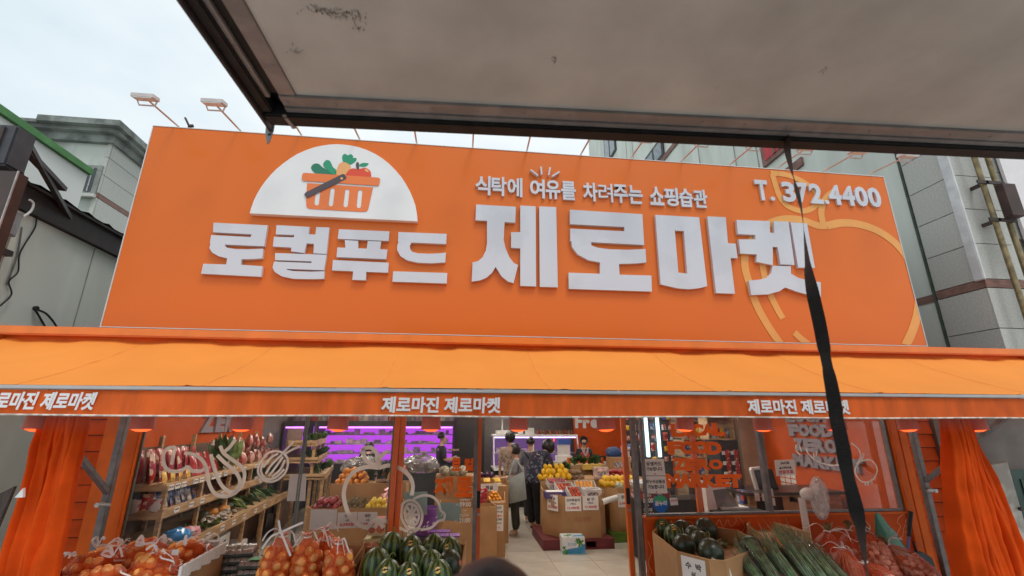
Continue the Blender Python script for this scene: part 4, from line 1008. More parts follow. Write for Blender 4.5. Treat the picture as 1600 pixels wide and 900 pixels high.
# ------------------------------------------------------------------ back of the shop
M_purple = glow('purple_back_light', (0.50, 0.075, 0.78), 0.95)
M_ptube = glow('purple_tube', (0.85, 0.30, 1.0), 2.0)
def chiller(x0, x1, y, label, z0=0.55, z1=1.86):
    c = thing('chiller', label, 'chiller')
    MB().box(x0, x1, y, y+0.7, 0, z0).build('base', mat('chiller_grey', (0.035, 0.037, 0.045), rough=0.4, var=0.1), c)
    MB().box(x0, x1, y+0.66, y+0.70, z0+0.001, z1).build('back_light', M_purple, c)
    MB().box(x0, x1, y, y+0.70, z1+0.001, z1+0.12).build('canopy', MATS['chiller_grey'], c)
    for xx in (x0, x1-0.03): MB().box(xx, xx+0.03, y, y+0.655, z0+0.001, z1-0.001).build('side', MATS['chiller_grey'], c)
    MB().box(x0+0.04, x1-0.04, y+0.03, y+0.06, z1-0.045, z1-0.01).build('tube', M_ptube, c)
    mg = [mat('chilled_pack_a', (0.55, 0.42, 0.60), rough=0.4, var=0.3, scale=12), mat('chilled_pack_b', (0.30, 0.22, 0.40), rough=0.4, var=0.4, scale=12), mat('chilled_pack_c', (0.65, 0.5, 0.6), rough=0.3, var=0.3, scale=12)]
    for j in range(4):
        zz = z0+0.02+j*(z1-z0-0.02)/4; d = 0.5-0.07*j
        MB().box(x0+0.035, x1-0.035, y+0.65-d, y+0.65, zz, zz+0.025).build('shelf', M_alu, c)
        mb = MB(); x = x0+0.08
        while x < x1-0.2:
            w_ = random.uniform(0.08, 0.2); hh = random.uniform(0.03, 0.13); mb.cur = random.randrange(3)
            if random.random() < 0.8: mb.box(x, x+w_*0.93, y+0.66-d, y+0.80-d, zz+0.026, zz+0.026+hh)
            x += w_
        mb.build('chilled_goods', mg, c)['kind'] = 'stuff'
    base(c)
chiller(-3.30, -0.02, 12.0, 'wide open chiller with purple lit shelves along the back wall', 0.95, 1.84)
chiller(-3.94, -3.45, 11.6, 'narrow purple lit chiller in the back left corner', 0.95, 1.84)
ctn = [mat('carton_%s' % n_, c_, rough=0.6, var=0.35, scale=9, rnd=0.15) for n_, c_ in (('lilac', (0.42, 0.30, 0.40)), ('red', (0.48, 0.10, 0.07)), ('cream', (0.50, 0.40, 0.36)), ('grey', (0.28, 0.24, 0.30)))]
x = -3.85; k = 0
while x < -0.15:
    w_ = random.uniform(0.19, 0.27)
    o = MB().box(x, x+w_-0.012, 12.1, 12.4, 1.965, 2.26).build('carton', ctn[k % 4], bevel=0.004); k += 1; x += w_
    tag(o, 'printed carton in the row on top of the purple chiller', 'carton', 'cartons on top of the purple chiller')
dk = MB().box(0.02, 0.78, 12.6, 13.2, 0, 2.4).build('cupboard', mat('charcoal', (0.022, 0.022, 0.024), rough=0.5)); tag(dk, 'dark charcoal cupboard between the purple chiller and the deli counter', 'cupboard')
# deli counter
dc = thing('deli_counter', 'glass deli counter with purple lit shelves at the back of the shop', 'deli counter')
MB().box(0.97, 3.12, 11.8, 12.7, 0, 0.82).build('base', M_black, dc)
MB().box(0.96, 3.13, 11.75, 12.72, 0.821, 0.86).build('rail', M_white, dc); MB().box(0.96, 3.13, 12.0, 12.72, 1.60, 1.64).build('top', M_white, dc)
for xx in (0.96, 1.95, 3.10): MB().bar((xx+0.015, 11.78, 0.86), (xx+0.015, 12.02, 1.6), 0.03, 0.03, (0, 1, 0)).build('post', M_white, dc)
MB().box(0.99, 3.10, 12.66, 12.70, 0.87, 1.59).build('back_light', glow('deli_back_light', (0.34, 0.16, 0.50), 0.35), dc)
MB().box(1.0, 3.09, 12.1, 12.65, 1.18, 1.20).build('shelf', M_alu, dc)
MB().box(1.0, 3.09, 12.05, 12.08, 1.56, 1.585).build('tube', glow('deli_tube', (0.75, 0.55, 0.95), 3.0), dc)
mb = MB(); mgo = [MATS['chilled_pack_a'], MATS['chilled_pack_b'], MATS['chilled_pack_c']]
for k in range(34):
    x = 1.05+random.random()*1.9; mb.cur = k % 3; zb = 0.87 if k % 2 else 1.201; y_ = 12.1+random.random()*0.4
    mb.box(x, x+0.14, y_, y_+0.1, zb, zb+random.uniform(0.04, 0.12))
mb.build('deli_goods', mgo, dc)['kind'] = 'stuff'
MB().prism([(0.99, 11.79, 0.87), (3.11, 11.79, 0.87), (3.11, 12.01, 1.595), (0.99, 12.01, 1.595)], (0, 0.006, 0.0)).build('pane', M_glass, dc)
base(dc)
rt = MB().tube(crom([onY(*p, 11.7) for p in ((866,684),(864,693),(858,702),(852,706))], 6), 0.014, 6).build('red_reflection', glow('reflection_glow', (1.0, 0.06, 0.05), 2.2)); tag(rt, 'curved red glowing arc standing in for a reflection in front of the deli counter', 'reflection')  # emissive arc added to imitate a red reflection
jm = [mat('jar_%d' % i, c_, rough=0.3, var=0.3, scale=20, rnd=0.2) for i, c_ in enumerate(((0.35, 0.03, 0.02), (0.30, 0.14, 0.03), (0.16, 0.06, 0.03)))]
for k in range(13):
    o = MB().lathe([(0, 0), (0.035, 0), (0.037, 0.07), (0.025, 0.085), (0.028, 0.087), (0.028, 0.105), (0, 0.105)], n=10).build('jar', jm[k % 3], smooth=40)
    o.location = (2.15+k*0.078, 12.2, 1.641); tag(o, 'small sauce jar in the row on top of the deli counter', 'jar', 'jars on the deli counter')
sc_ = thing('weighing_scale', 'white weighing scale with a display post on the deli counter', 'scale')
MB().box(1.05, 1.40, 12.1, 12.4, 1.641, 1.74).build('body', M_white, sc_, bevel=0.01); MB().cyl((1.22, 12.35, 1.74), (1.22, 12.35, 2.02), 0.02).build('post', M_white, sc_); MB().box(1.06, 1.40, 12.32, 12.36, 2.02, 2.10).build('display', mat('blue_grey', (0.25, 0.28, 0.42), rough=0.4), sc_)
base(sc_)
tag(MB().box(1.82, 2.02, 12.1, 12.35, 1.641, 1.80).build('carton', M_white, bevel=0.005), 'plain white carton on the deli counter beside the jars', 'carton')
tag(MB().box(1.62, 1.73, 12.1, 12.3, 1.641, 1.73).build('carton', M_white, bevel=0.005), 'small white carton on the deli counter next to the scale', 'carton')
# orange wall with white word
ow = thing('fresh_wall', 'orange partition wall with a white raised word at the back', 'partition')
MB().box(3.17, 4.9, 12.5, 12.6, 0, 2.6).build('panel', M_wallor, ow)
for k, ch in enumerate('Fresh'):
    a, b_ = onY(899+k*12.2, 669, 12.47), onY(899+k*12.2+11, 669, 12.47); mb = MB()
    hh = {'F': 0.34, 'r': 0.22, 'e': 0.23, 's': 0.23, 'h': 0.34}[ch]
    put_text(mb, ch, (a.x, 12.498, a.z), (b_.x-a.x, 0, 0), (0, 0, hh), OUT, bold=0.05, t=0.03); mb.build('letter', M_whiteprint, ow)
MB().box(3.17, 4.9, 12.44, 12.499, 1.02, 1.10).build('shelf_edge', M_print_dk, ow)
base(ow)
# tubes fridge right of the door
tf = thing('display_fridge', 'dark display fridge with two bright vertical tubes behind the right door', 'fridge')
fx0, fx1 = onY(1003, 690, 9.6).x, onY(1046, 690, 9.6).x
MB().box(fx0-0.02, fx1+0.1, 9.75, 10.4, 0, 2.3).build('cabinet', MATS['charcoal'], tf)
for px in (1010.5, 1028.5):
    a, b_ = onY(px+3, 714, 9.7), onY(px-2.5, 645, 9.7); MB().box((a.x+b_.x)/2-0.028, (a.x+b_.x)/2+0.028, 9.68, 9.73, a.z, b_.z).build('tube', glow('cool_tube', (0.62, 0.90, 1.0), 2.6), tf)
base(tf)
# ------------------------------------------------------------------ goods: helpers
def print_mat(name, c1, c2, c3, sc=10, rnd=0.06, cloth=False):
    """printed packaging: blocks of three colours broken up in object space"""
    if name in MATS: return MATS[name]
    m = bpy.data.materials.new(name); m.use_nodes = True; n, l = m.node_tree.nodes, m.node_tree.links
    b = n['Principled BSDF']; b.inputs['Roughness'].default_value = 0.9 if cloth else 0.28; b.inputs['Coat Weight'].default_value = 0 if cloth else 0.3; b.inputs['Specular IOR Level'].default_value = 0.1 if cloth else 0.5
    t = n.new('ShaderNodeTexCoord'); oi = n.new('ShaderNodeObjectInfo'); ad = n.new('ShaderNodeVectorMath'); ad.operation = 'ADD'
    l.new(t.outputs['Object'], ad.inputs[0]); l.new(oi.outputs['Random'], ad.inputs[1])
    v = n.new('ShaderNodeTexVoronoi'); v.inputs['Scale'].default_value = sc; v.distance = 'CHEBYCHEV'
    l.new(ad.outputs['Vector'], v.inputs['Vector'])
    r = n.new('ShaderNodeValToRGB'); r.color_ramp.interpolation = 'CONSTANT'
    e = r.color_ramp.elements; e[0].position = 0; e[0].color = (*c1, 1); e[1].position = 0.62; e[1].color = (*c2, 1)
    q = e.new(0.84); q.color = (*c3, 1)
    s_ = n.new('ShaderNodeSeparateColor'); l.new(v.outputs['Color'], s_.inputs['Color']); l.new(s_.outputs['Red'], r.inputs['Fac'])
    hs = n.new('ShaderNodeHueSaturation'); mr = n.new('ShaderNodeMapRange'); mr.inputs['To Min'].default_value = 1-rnd; mr.inputs['To Max'].default_value = 1+rnd
    l.new(oi.outputs['Random'], mr.inputs['Value']); l.new(mr.outputs['Result'], hs.inputs['Value']); l.new(r.outputs['Color'], hs.inputs['Color'])
    l.new(hs.outputs['Color'], b.inputs['Base Color']); MATS[name] = m; return m
def pouch_mesh(name, w, h, d, m, n=5, k=6):
    mb = MB()
    for sgn in (-1, 1):
        rows = []
        for j in range(k+1):
            v = j/k; r = []
            for i in range(n+1):
                u = i/n; f = (max(0, math.sin(math.pi*u))**0.6)*(max(0, math.sin(math.pi*v))**0.5)
                r.append(Vector(((u-0.5)*w*(1-0.06*math.sin(math.pi*v)), sgn*d/2*f*(1.15-0.35*v), v*h)))
            rows.append(r)
        mb.sheet(rows)
    return mb.mesh(name, m, 60)
def put(me, name, loc, label, cat, group, rz=0, rx=0, ry=0, sc=1.0):
    o = link(name, me, None, False); place(o, loc, rz, rx, ry, sc); tag(o, label, cat, group); return o
def fruit_mesh(name, r, m, sq=1.0, seed=0, rough=0.06, n=10, k=7):
    return MB().ball((0, 0, 0), r, r, r*sq, n, k, rough, seed).mesh(name, m, 70)
def heap(me, name, r, x0, x1, y0, y1, z, label, cat, group, layers=2, seed=1, dome=0.0, jit=0.25, most=60):
    rr = random.Random(seed); c = 0
    for L_ in range(layers):
        a = L_*r*0.95; xs = x0+a
        while xs <= x1-a+1e-6:
            ys = y0+a
            while ys <= y1-a+1e-6:
                if c < most:
                    u = (xs-x0)/(x1-x0+1e-6); zz = z+L_*r*1.45+dome*math.sin(math.pi*u)
                    put(me, name, (xs+rr.uniform(-jit, jit)*r, ys+rr.uniform(-jit, jit)*r, zz+rr.uniform(-.1, .15)*r), label, cat, group,
                        rr.uniform(0, 6.28), rr.uniform(-.6, .6), rr.uniform(-.6, .6), rr.uniform(0.9, 1.08)); c += 1
                ys += 2*r*0.96
            xs += 2*r*0.96
def bin8(name, label, pts, z0, tops, floor=None, m=None, cat='cardboard bin', t=0.012, group=None):
    """open cardboard bin: one upright panel per side of the plan"""
    m = m or M_card; r = thing(name, label, cat, group); k = len(pts)
    if not isinstance(tops, (list, tuple)): tops = [tops]*k
    cx = sum(p[0] for p in pts)/k; cy = sum(p[1] for p in pts)/k
    for i in range(k):
        a, b_ = Vector((*pts[i], 0)), Vector((*pts[(i+1) % k], 0)); c = Vector((cx, cy, 0)); d = (b_-a).normalized(); n_ = Vector((-d.y, d.x, 0))
        if n_.dot(c-a) < 0: n_ = -n_
        ta, tb_ = (tops[i] if isinstance(tops[i], (list, tuple)) else (tops[i], tops[i]))
        q = [a+d*0.001, b_-d*0.001, b_-d*0.004+n_*t, a+d*0.004+n_*t]; zt = [ta, tb_, tb_, ta]
        MB().add([Vector((p.x, p.y, z0)) for p in q]+[Vector((p.x, p.y, z)) for p, z in zip(q, zt)], [(0,3,2,1),(4,5,6,7),(0,1,5,4),(1,2,6,5),(2,3,7,6),(3,0,4,7)]).build('panel', m, r)
    f = floor if floor is not None else z0+0.01
    MB().prism([Vector((cx+(p[0]-cx)*0.97, cy+(p[1]-cy)*0.97, f)) for p in pts], (0, 0, 0.008)).build('floor_board', M_cardin, r)
    return r
def price_card(par, c, w, h, lines, right=(1, 0, 0), up=(0, 0, 1), out=OUT, clip=True):
    c, right, up, out = Vector(c), Vector(right), Vector(up), Vector(out)
    p = [c-right*w/2-up*h/2, c+right*w/2-up*h/2, c+right*w/2+up*h/2, c-right*w/2+up*h/2]
    cd = MB().prism(p, out*0.002).build('price_card', M_paper, par)
    for tx, mm, fw, fh, fv in lines:
        mb = MB(); fit_text(mb, tx, c+up*h*fv+out*0.0025, w*fw, h*fh, right, up, out, bold=0.03, t=0.0008); mb.build('lettering', mm, cd)
    return cd
def chamf(x0, x1, y0, y1, c): return [(x0+c, y0), (x1-c, y0), (x1, y0+c), (x1, y1-c), (x1-c, y1), (x0+c, y1), (x0, y1-c), (x0, y0+c)]

# ------------------------------------------------------------------ tall shelf along the left wall
SO = Vector((-2.985, 5.62, 0)); SE = Vector((-0.066, 1, 0)).normalized(); SN = Vector((-SE.y, SE.x, 0))
def sp(s, d, z): return SO+SE*s+SN*d+Vector((0, 0, z))
def sbox(mb, s0, s1, d0, d1, z0, z1):
    return mb.obox((sp(s0, d0, z0)+sp(s1, d1, z1))/2, SE*(s1-s0)/2, SN*(d1-d0)/2, Vector((0, 0, (z1-z0)/2)))
sh = thing('produce_shelf', 'long stepped pine shelf of packets and vegetables along the left wall', 'shelf')
SL = 4.4
M_back = mat('shelf_back_board', (0.16, 0.095, 0.06), rough=0.7, var=0.2)
for z, d0, zb0, zb1 in ((0.66, -0.27, 0.618, 0.735), (0.985, 0.0, 0.945, 1.04), (1.262, 0.0, 1.215, 1.268)):
    sbox(MB(), 0.0, SL, d0+0.022, 0.62, z, z+0.018).build('shelf_board', M_wood, sh)
    sbox(MB(), -0.02, SL, d0, d0+0.02, zb0, zb1).build('front_board', M_wood, sh)
    sbox(MB(), -0.02, 0.0, d0+0.021, 0.62, zb0, zb1).build('end_board', M_wood, sh)
for k in range(6):
    s = 0.02+k*0.86
    sbox(MB(), s, s+0.045, 0.022, 0.066, 0.0, 1.21).build('post', M_wood, sh)
    sbox(MB(), s, s+0.045, -0.248, -0.204, 0.0, 0.655).build('post', M_wood, sh)
    sbox(MB(), s, s+0.045, 0.56, 0.60, 0.0, 1.75).build('post', M_wood, sh)
sbox(MB(), 0.0, SL, 0.622, 0.64, 0.0, 1.62).build('back_board', M_back, sh)
sbox(MB(), 0.075, SL, 0.20, 0.215, 0.0, 0.61).build('kick_board', M_back, sh)
lab = MB().box(-0.055, 0.055, -0.0025, 0, -0.028, 0.028).mesh('shelf_label', M_paper)
ang = math.atan2(SE.y, SE.x)
for d, z, ss in ((-0.001, 1.243, (0.06, 0.2, 0.34, 0.62, 0.78, 0.95, 1.12, 1.3, 1.5, 1.8, 2.2, 2.7)), (-0.001, 0.992, (0.28, 0.62, 0.9, 1.5, 2.0)), (-0.271, 0.676, (0.05, 0.52, 0.92, 1.28, 1.65, 2.1, 2.5))):
    for s in ss:
        o = link('shelf_label', lab, sh); o.location = sp(s, d, z); o.rotation_euler = (0, 0, ang)
        mb = MB(); fit_text(mb, random.choice(['고추장 3,500', '당면 2,900', '라면 4,200', '버섯 1,990', '오이 2,500', '호박 1,500']), (0, -0.003, 0.004), 0.09, 0.03, (1,0,0), (0,0,1), OUT, bold=0.03, t=0.0006); mb.build('lettering', M_ink, o)
base(sh)
RED1 = print_mat('red_packet_print', (0.30, 0.010, 0.015), (0.45, 0.03, 0.02), (0.62, 0.45, 0.32), 16)
YEL1 = print_mat('yellow_packet_print', (0.70, 0.42, 0.02), (0.62, 0.30, 0.02), (0.15, 0.05, 0.02), 14)
BLU1 = print_mat('blue_packet_print', (0.03, 0.12, 0.40), (0.45, 0.50, 0.58), (0.55, 0.10, 0.08), 13)
WHT1 = print_mat('white_packet_print', (0.60, 0.56, 0.54), (0.45, 0.08, 0.08), (0.10, 0.10, 0.22), 13)
PNK1 = print_mat('pink_packet_print', (0.50, 0.24, 0.20), (0.40, 0.07, 0.06), (0.62, 0.52, 0.46), 22)
GRN1 = mat('green_leaf', (0.035, 0.10, 0.022), rough=0.55, var=0.5, scale=14, rnd=0.2)
GRN2 = mat('pale_green_leaf', (0.16, 0.24, 0.07), rough=0.5, var=0.4, scale=12, rnd=0.2)
pm_red = pouch_mesh('red_packet', 0.19, 0.34, 0.06, RED1); pm_yel = pouch_mesh('yellow_packet', 0.16, 0.12, 0.04, YEL1)
pm_blu = pouch_mesh('blue_packet', 0.12, 0.17, 0.05, BLU1); pm_wht = pouch_mesh('white_packet', 0.12, 0.14, 0.06, WHT1); pm_pnk = pouch_mesh('pink_packet', 0.20, 0.20, 0.12, PNK1)
a_ = ang
for k in range(6):
    put(pm_red, 'red_packet', sp(0.08+k*0.19, 0.20, 1.285), 'tall red noodle packet standing on the top shelf at the left', 'packet', 'red packets on the top shelf', a_+RAD(12), RAD(-9))
    put(pm_red, 'red_packet', sp(0.12+k*0.19, 0.34, 1.285), 'tall red noodle packet standing on the top shelf at the left', 'packet', 'red packets on the top shelf', a_+RAD(6), RAD(-9))
for k in range(4):
    put(pm_yel, 'yellow_packet', sp(0.09+k*0.175, 0.08, 1.285), 'small yellow packet in front of the tall red packets', 'packet', 'yellow packets on the top shelf', a_+RAD(10), RAD(-14))
for k in range(5):
    put(pm_red, 'red_packet', sp(0.86+k*0.2, 0.10, 1.285), 'red pouch leaning on the top shelf right of the yellow packets', 'packet', 'red packets on the top shelf', a_+RAD(-6+k*5), RAD(-22), 0, 0.82)
for k in range(15):
    put(pm_pnk, 'pink_packet', sp(1.72+k*0.175, 0.10+0.1*(k % 2), 1.284), 'puffy pink bag on the top shelf towards the back', 'packet', 'pink bags on the top shelf', a_+RAD(k*17 % 30), RAD(-10), 0, 0.95)
    put(pm_pnk, 'pink_packet', sp(1.6+k*0.175, 0.24+0.08*(k % 2), 1.43+0.05*(k % 3)), 'puffy pink bag in the upper layer of the top shelf', 'packet', 'pink bags on the top shelf', a_+RAD(k*23 % 40), RAD(-5), RAD(10*(k % 3)))
def leafy(name, label, loc, L_=0.45, n=16, w=0.05, m=None, tilt=0.5, rz=0, stalk=True, seed=0, spread=0.5):
    rr = random.Random(seed); t = thing(name, label, 'greens'); mb = MB()
    for k in range(n):
        a = rr.uniform(-spread, spread); b_ = rr.uniform(-spread*0.6, spread*0.6); pts = []
        for j in range(5):
            v = j/4; pts.append(Vector((a*v*L_+rr.uniform(-.01, .01), b_*v*L_, v*L_*rr.uniform(0.85, 1.05)-0.12*L_*v*v*abs(a)*3)))
        mb.ribbon(pts, [w*0.25, w*0.5, w, w*0.9, w*0.1], Vector((rr.uniform(-1, 1), rr.uniform(-1, 1), 0.3)), 0.002)
    mb.build('leaves', m or GRN1, t)['kind'] = 'stuff'
    if stalk:
        s_ = MB()
        for k in range(7): s_.tube([(rr.uniform(-.02, .02), rr.uniform(-.02, .02), -0.02), (rr.uniform(-.05, .05), rr.uniform(-.04, .04), L_*0.4)], 0.008, 5)
        s_.build('stalks', mat('pale_stalk', (0.45, 0.48, 0.33), rough=0.5), t)
    place(t, loc, rz, tilt); return t
leafy('leaf_bundle', 'bundle of dark green leaves standing on the top shelf between pink bags', sp(1.55, 0.05, 1.30), 0.46, 24, 0.09, tilt=-0.3, rz=a_, seed=3)
leafy('leaf_bundle', 'bundle of pale green leaves beside the dark green bundle on the top shelf', sp(1.82, 0.03, 1.30), 0.40, 20, 0.08, GRN2, tilt=-0.2, rz=a_, seed=4)
# middle shelf
for k in range(3): put(pm_red if k == 1 else pm_wht, 'small_packet', sp(-0.012+0.0*k, 0.09+k*0.085, 1.005), 'small packet at the near end of the middle shelf', 'packet', 'packets at the end of the middle shelf', RAD(8*k), RAD(-8), 0, 0.55 if k == 1 else 1.0)
for k in range(8):
    put(pm_blu, 'blue_packet', sp(0.12+k*0.13, 0.22, 1.005), 'blue and white packet in the back row of the middle shelf', 'packet', 'blue packets on the middle shelf', a_+RAD(k*7 % 20-8), RAD(-10))
    put(pm_wht if k % 2 else pm_blu, 'mixed_packet', sp(0.10+k*0.135, 0.09, 1.003), 'small white and blue packet in the front row of the middle shelf', 'packet', 'small packets on the middle shelf', a_+RAD(k*11 % 24-12), RAD(-16), 0, 0.72)
for k in range(8):
    put(pm_red, 'red_packet', sp(1.28+k*0.15, 0.12+0.1*(k % 2), 1.0), 'small red packet lying on the middle shelf', 'packet', 'red packets on the middle shelf', a_+RAD(k*19 % 50), RAD(-55), 0, 0.45)
for k in range(7):
    leafy('leaf_bundle', 'dark green bundle on the middle shelf, %s from the front' % ords[k], sp(2.5+k*0.26, 0.14, 1.02), 0.2, 12, 0.07, tilt=-0.5, rz=a_+k, seed=20+k, stalk=False)
# bottom shelf
M_bluebag = mat('blue_plastic_bag', (0.03, 0.26, 0.62), rough=0.2, var=0.35, scale=9, coat=0.4)
def crumple(name, label, c, rx, ry, rz, m, cat='bag', seed=0, amt=0.5):
    mb = MB(); mb.ball((0, 0, 0), rx, ry, rz, 18, 12)
    for p in mb.v:
        d = p.normalized(); k = 1+amt*0.5*mnoise.noise(d*2.6+Vector((seed, 0, 0)))+amt*0.25*abs(mnoise.noise(d*6+Vector((0, seed, 0)))); p *= k; p.z = max(p.z, -rz*0.8)
    o = mb.build(name, m, None, smooth=35, center=False); o.location = c; return tag(o, label, cat)
crumple('blue_bag', 'crumpled bright blue plastic bag on the bottom shelf', sp(0.12, -0.12, 0.745), 0.14, 0.10, 0.085, M_bluebag, seed=2)
crumple('candy_bag', 'shiny pink and silver bag beside the blue bag on the bottom shelf', sp(0.36, -0.14, 0.735), 0.11, 0.10, 0.07, print_mat('candy_print', (0.55, 0.20, 0.22), (0.62, 0.60, 0.55), (0.45, 0.25, 0.45), 22), seed=5)
for k in range(5): leafy('leaf_bundle', 'short green bundle on the bottom shelf, %s from the blue bag' % ords[k], sp(0.58+k*0.10, -0.12+0.07*(k % 2), 0.70), 0.13, 14, 0.05, GRN1 if k % 2 else GRN2, tilt=-1.0, rz=a_+k*0.8, seed=40+k, stalk=False)
M_mush = mat('mushroom', (0.42, 0.36, 0.30), rough=0.6, var=0.4, scale=14, rnd=0.2); mm_ = MB().lathe([(0, 0), (0.012, 0), (0.014, 0.03), (0.034, 0.036), (0.030, 0.052), (0.0, 0.062)], n=9).mesh('mushroom', M_mush, 50)
rr = random.Random(5)
for k in range(46): put(mm_, 'mushroom', sp(0.95+rr.random()*0.72, -0.22+rr.random()*0.22, 0.68+rr.random()*0.055), 'brown and white mushroom in the tray on the bottom shelf', 'mushroom', 'mushrooms on the bottom shelf', rr.random()*6, rr.uniform(-1, 1), rr.uniform(-1, 1), 1.1)
M_pump = mat('pumpkin_skin', (0.62, 0.26, 0.04), rough=0.5, var=0.3, scale=8); M_pumpd = mat('dark_squash', (0.03, 0.05, 0.02), rough=0.5, var=0.4, scale=10)
pk = MB()
for i in range(1): pk.lathe([(0.0, 0.02), (0.05, 0.0), (0.085, 0.02), (0.10, 0.06), (0.085, 0.10), (0.04, 0.115), (0.0, 0.10)], n=16)
pme = pk.mesh('squash', M_pump, 60); pmd = pk.mesh('squash', M_pumpd, 60)
for k, (s, d, dark) in enumerate(((1.30, 0.14, 1), (1.52, 0.12, 0), (1.75, 0.06, 0), (1.95, 0.08, 1), (2.0, 0.12, 1))):
    put(pmd if dark else pme, 'squash', sp(s, d, 0.70), ('dark green squash behind the mushrooms' if k == 0 else 'orange squash behind the mushrooms' if k == 1 else 'orange squash right of the mushrooms' if k == 2 else 'dark green squash right of the orange squashes'), 'squash', None if k < 3 else 'dark squashes right of the mushrooms', k)
for k in range(12): 
    leafy('cucumber_bundle', 'wrapped green bundle in the row at the far end of the bottom shelf', sp(2.05+(k//2)*0.30, -0.16+0.16*(k % 2), 0.72), 0.26, 12, 0.06, GRN1 if k % 3 else GRN2, tilt=-1.1, rz=a_+(k*0.7 % 0.8)-0.3, seed=60+k, stalk=False, spread=0.3)['group'] = 'green bundles on the bottom shelf'
# white cartons on the floor below the shelf
def handle_box(name, label, c, w, d, h, rz, m, cat='carton'):
    t = thing(name, label, cat); MB().box(-w/2, w/2, -d/2, d/2, 0, h).build('body', m, t, bevel=0.006)
    MB().box(-0.05, 0.05, -d/2-0.002, -d/2+0.0, h*0.68, h*0.68+0.03).build('handle_slot', M_black, t)
    MB().box(-w*0.35, w*0.35, -d/2-0.0015, -d/2-0.0002, h*0.2, h*0.5).build('print', mat('carton_print', (0.35, 0.30, 0.32), rough=0.7, var=0.6, scale=30, lo=0.48, hi=0.52), t)
    place(t, c, rz); return t
MW = mat('white_carton', (0.60, 0.58, 0.57), rough=0.6, var=0.06, rnd=0.06)
handle_box('produce_carton', 'white carton with a handle slot under the near end of the shelf', sp(0.42, -0.14, 0.30), 0.42, 0.30, 0.28, a_, MW)
handle_box('produce_carton', 'white carton with a handle slot farther along under the shelf', sp(1.05, -0.12, 0.30), 0.46, 0.30, 0.27, a_+0.1, MW)
handle_box('produce_carton', 'white carton half hidden below the far part of the shelf', sp(1.75, -0.12, 0.0), 0.44, 0.30, 0.34, a_+0.05, MW)
handle_box('produce_carton', 'maroon carton below the shelf behind the first white carton', sp(0.80, 0.06, 0.30), 0.3, 0.2, 0.3, a_, mat('maroon_carton', (0.16, 0.03, 0.04), rough=0.5))
tag(sbox(MB(), 0.15, 2.0, -0.20, 0.19, 0.0, 0.295).build('crate_row', M_back), 'dark low crate row that carries the cartons under the shelf', 'crate')
# second shelf farther back
s2 = thing('produce_shelf', 'second pine shelf of dark vegetables nearer the purple chiller', 'shelf')
def s2p(s, d, z): return Vector((-2.42-0.17*s-d, 9.25+s, z))
for z, d0 in ((0.98, -0.12), (1.26, 0.02), (1.55, 0.10)):
    for (a, b_) in ((0, 1.9),):
        MB().prism([s2p(a, d0, z-0.05), s2p(b_, d0, z-0.05), s2p(b_, d0, z+0.05), s2p(a, d0, z+0.05)], (-0.02, 0, 0)).build('front_board', M_wood, s2)
        MB().prism([s2p(a, d0+0.025, z-0.02), s2p(b_, d0+0.025, z-0.02), s2p(b_, 0.6, z-0.02), s2p(a, 0.6, z-0.02)], (0, 0, 0.018)).build('shelf_board', M_wood, s2)
        MB().prism([s2p(a, d0+0.025, z-0.05), s2p(a, 0.6, z-0.05), s2p(a, 0.6, z+0.05), s2p(a, d0+0.025, z+0.05)], (0, 0.02, 0)).build('end_board', M_wood, s2)
for s in (0.05, 0.95, 1.8):
    MB().box(*(lambda p: (p.x-0.045, p.x, p.y, p.y+0.045, 0.0, 1.60))(s2p(s, 0.12, 0))).build('post', M_wood, s2)
    MB().box(*(lambda p: (p.x-0.045, p.x, p.y, p.y+0.045, 0.0, 0.92))(s2p(s, -0.09, 0))).build('post', M_wood, s2)
MB().prism([s2p(0.0, 0.62, 0), s2p(1.9, 0.62, 0), s2p(1.9, 0.62, 1.8), s2p(0, 0.62, 1.8)], (-0.02, 0, 0)).build('back_board', M_back, s2)
base(s2)
for k in range(15):
    j = k % 3; z = (1.0, 1.28, 1.57)[j]
    leafy('leaf_bundle', 'dark vegetable bundle on the second shelf near the chiller', s2p(0.2+(k//3)*0.38, (0.02, 0.14, 0.22)[j], z), 0.2, 12, 0.07, GRN1 if k % 4 else GRN2, tilt=-0.7, rz=1.4+k*0.3, seed=90+k, stalk=False)['group'] = 'vegetables on the second shelf'

# ------------------------------------------------------------------ fruit displays in the middle
F_or = fruit_mesh('orange', 0.047, mat('orange_peel', (0.75, 0.27, 0.03), rough=0.45, var=0.12, scale=30, rnd=0.08, bump=0.15))
F_lem = fruit_mesh('lemon', 0.036, mat('lemon_peel', (0.75, 0.52, 0.05), rough=0.4, var=0.12, scale=20, rnd=0.06), 1.25)
F_mel = fruit_mesh('yellow_melon', 0.055, mat('melon_peel', (0.78, 0.46, 0.02), rough=0.4, var=0.15, scale=12, rnd=0.06), 1.2)
F_apl = fruit_mesh('apple', 0.045, mat('apple_skin', (0.42, 0.035, 0.03), rough=0.3, var=0.5, scale=7, rnd=0.12), 0.9)
F_tom = fruit_mesh('tomato', 0.030, mat('tomato_skin', (0.50, 0.08, 0.03), rough=0.25, var=0.5, scale=9, rnd=0.2), 0.92)
F_pot = fruit_mesh('potato', 0.05, mat('potato_skin', (0.30, 0.19, 0.12), rough=0.8, var=0.25, rnd=0.15), 0.75, 3, 0.3)
F_kiw = fruit_mesh('kiwi', 0.034, mat('kiwi_skin', (0.17, 0.12, 0.055), rough=0.85, var=0.25, rnd=0.15), 1.2)
F_net = fruit_mesh('netted_melon', 0.085, mat('netted_melon_skin', (0.45, 0.42, 0.30), rough=0.8, var=0.4, scale=40), 0.95)
F_red = fruit_mesh('nectarine', 0.042, mat('nectarine_skin', (0.30, 0.03, 0.035), rough=0.4, var=0.5, scale=8, rnd=0.2))
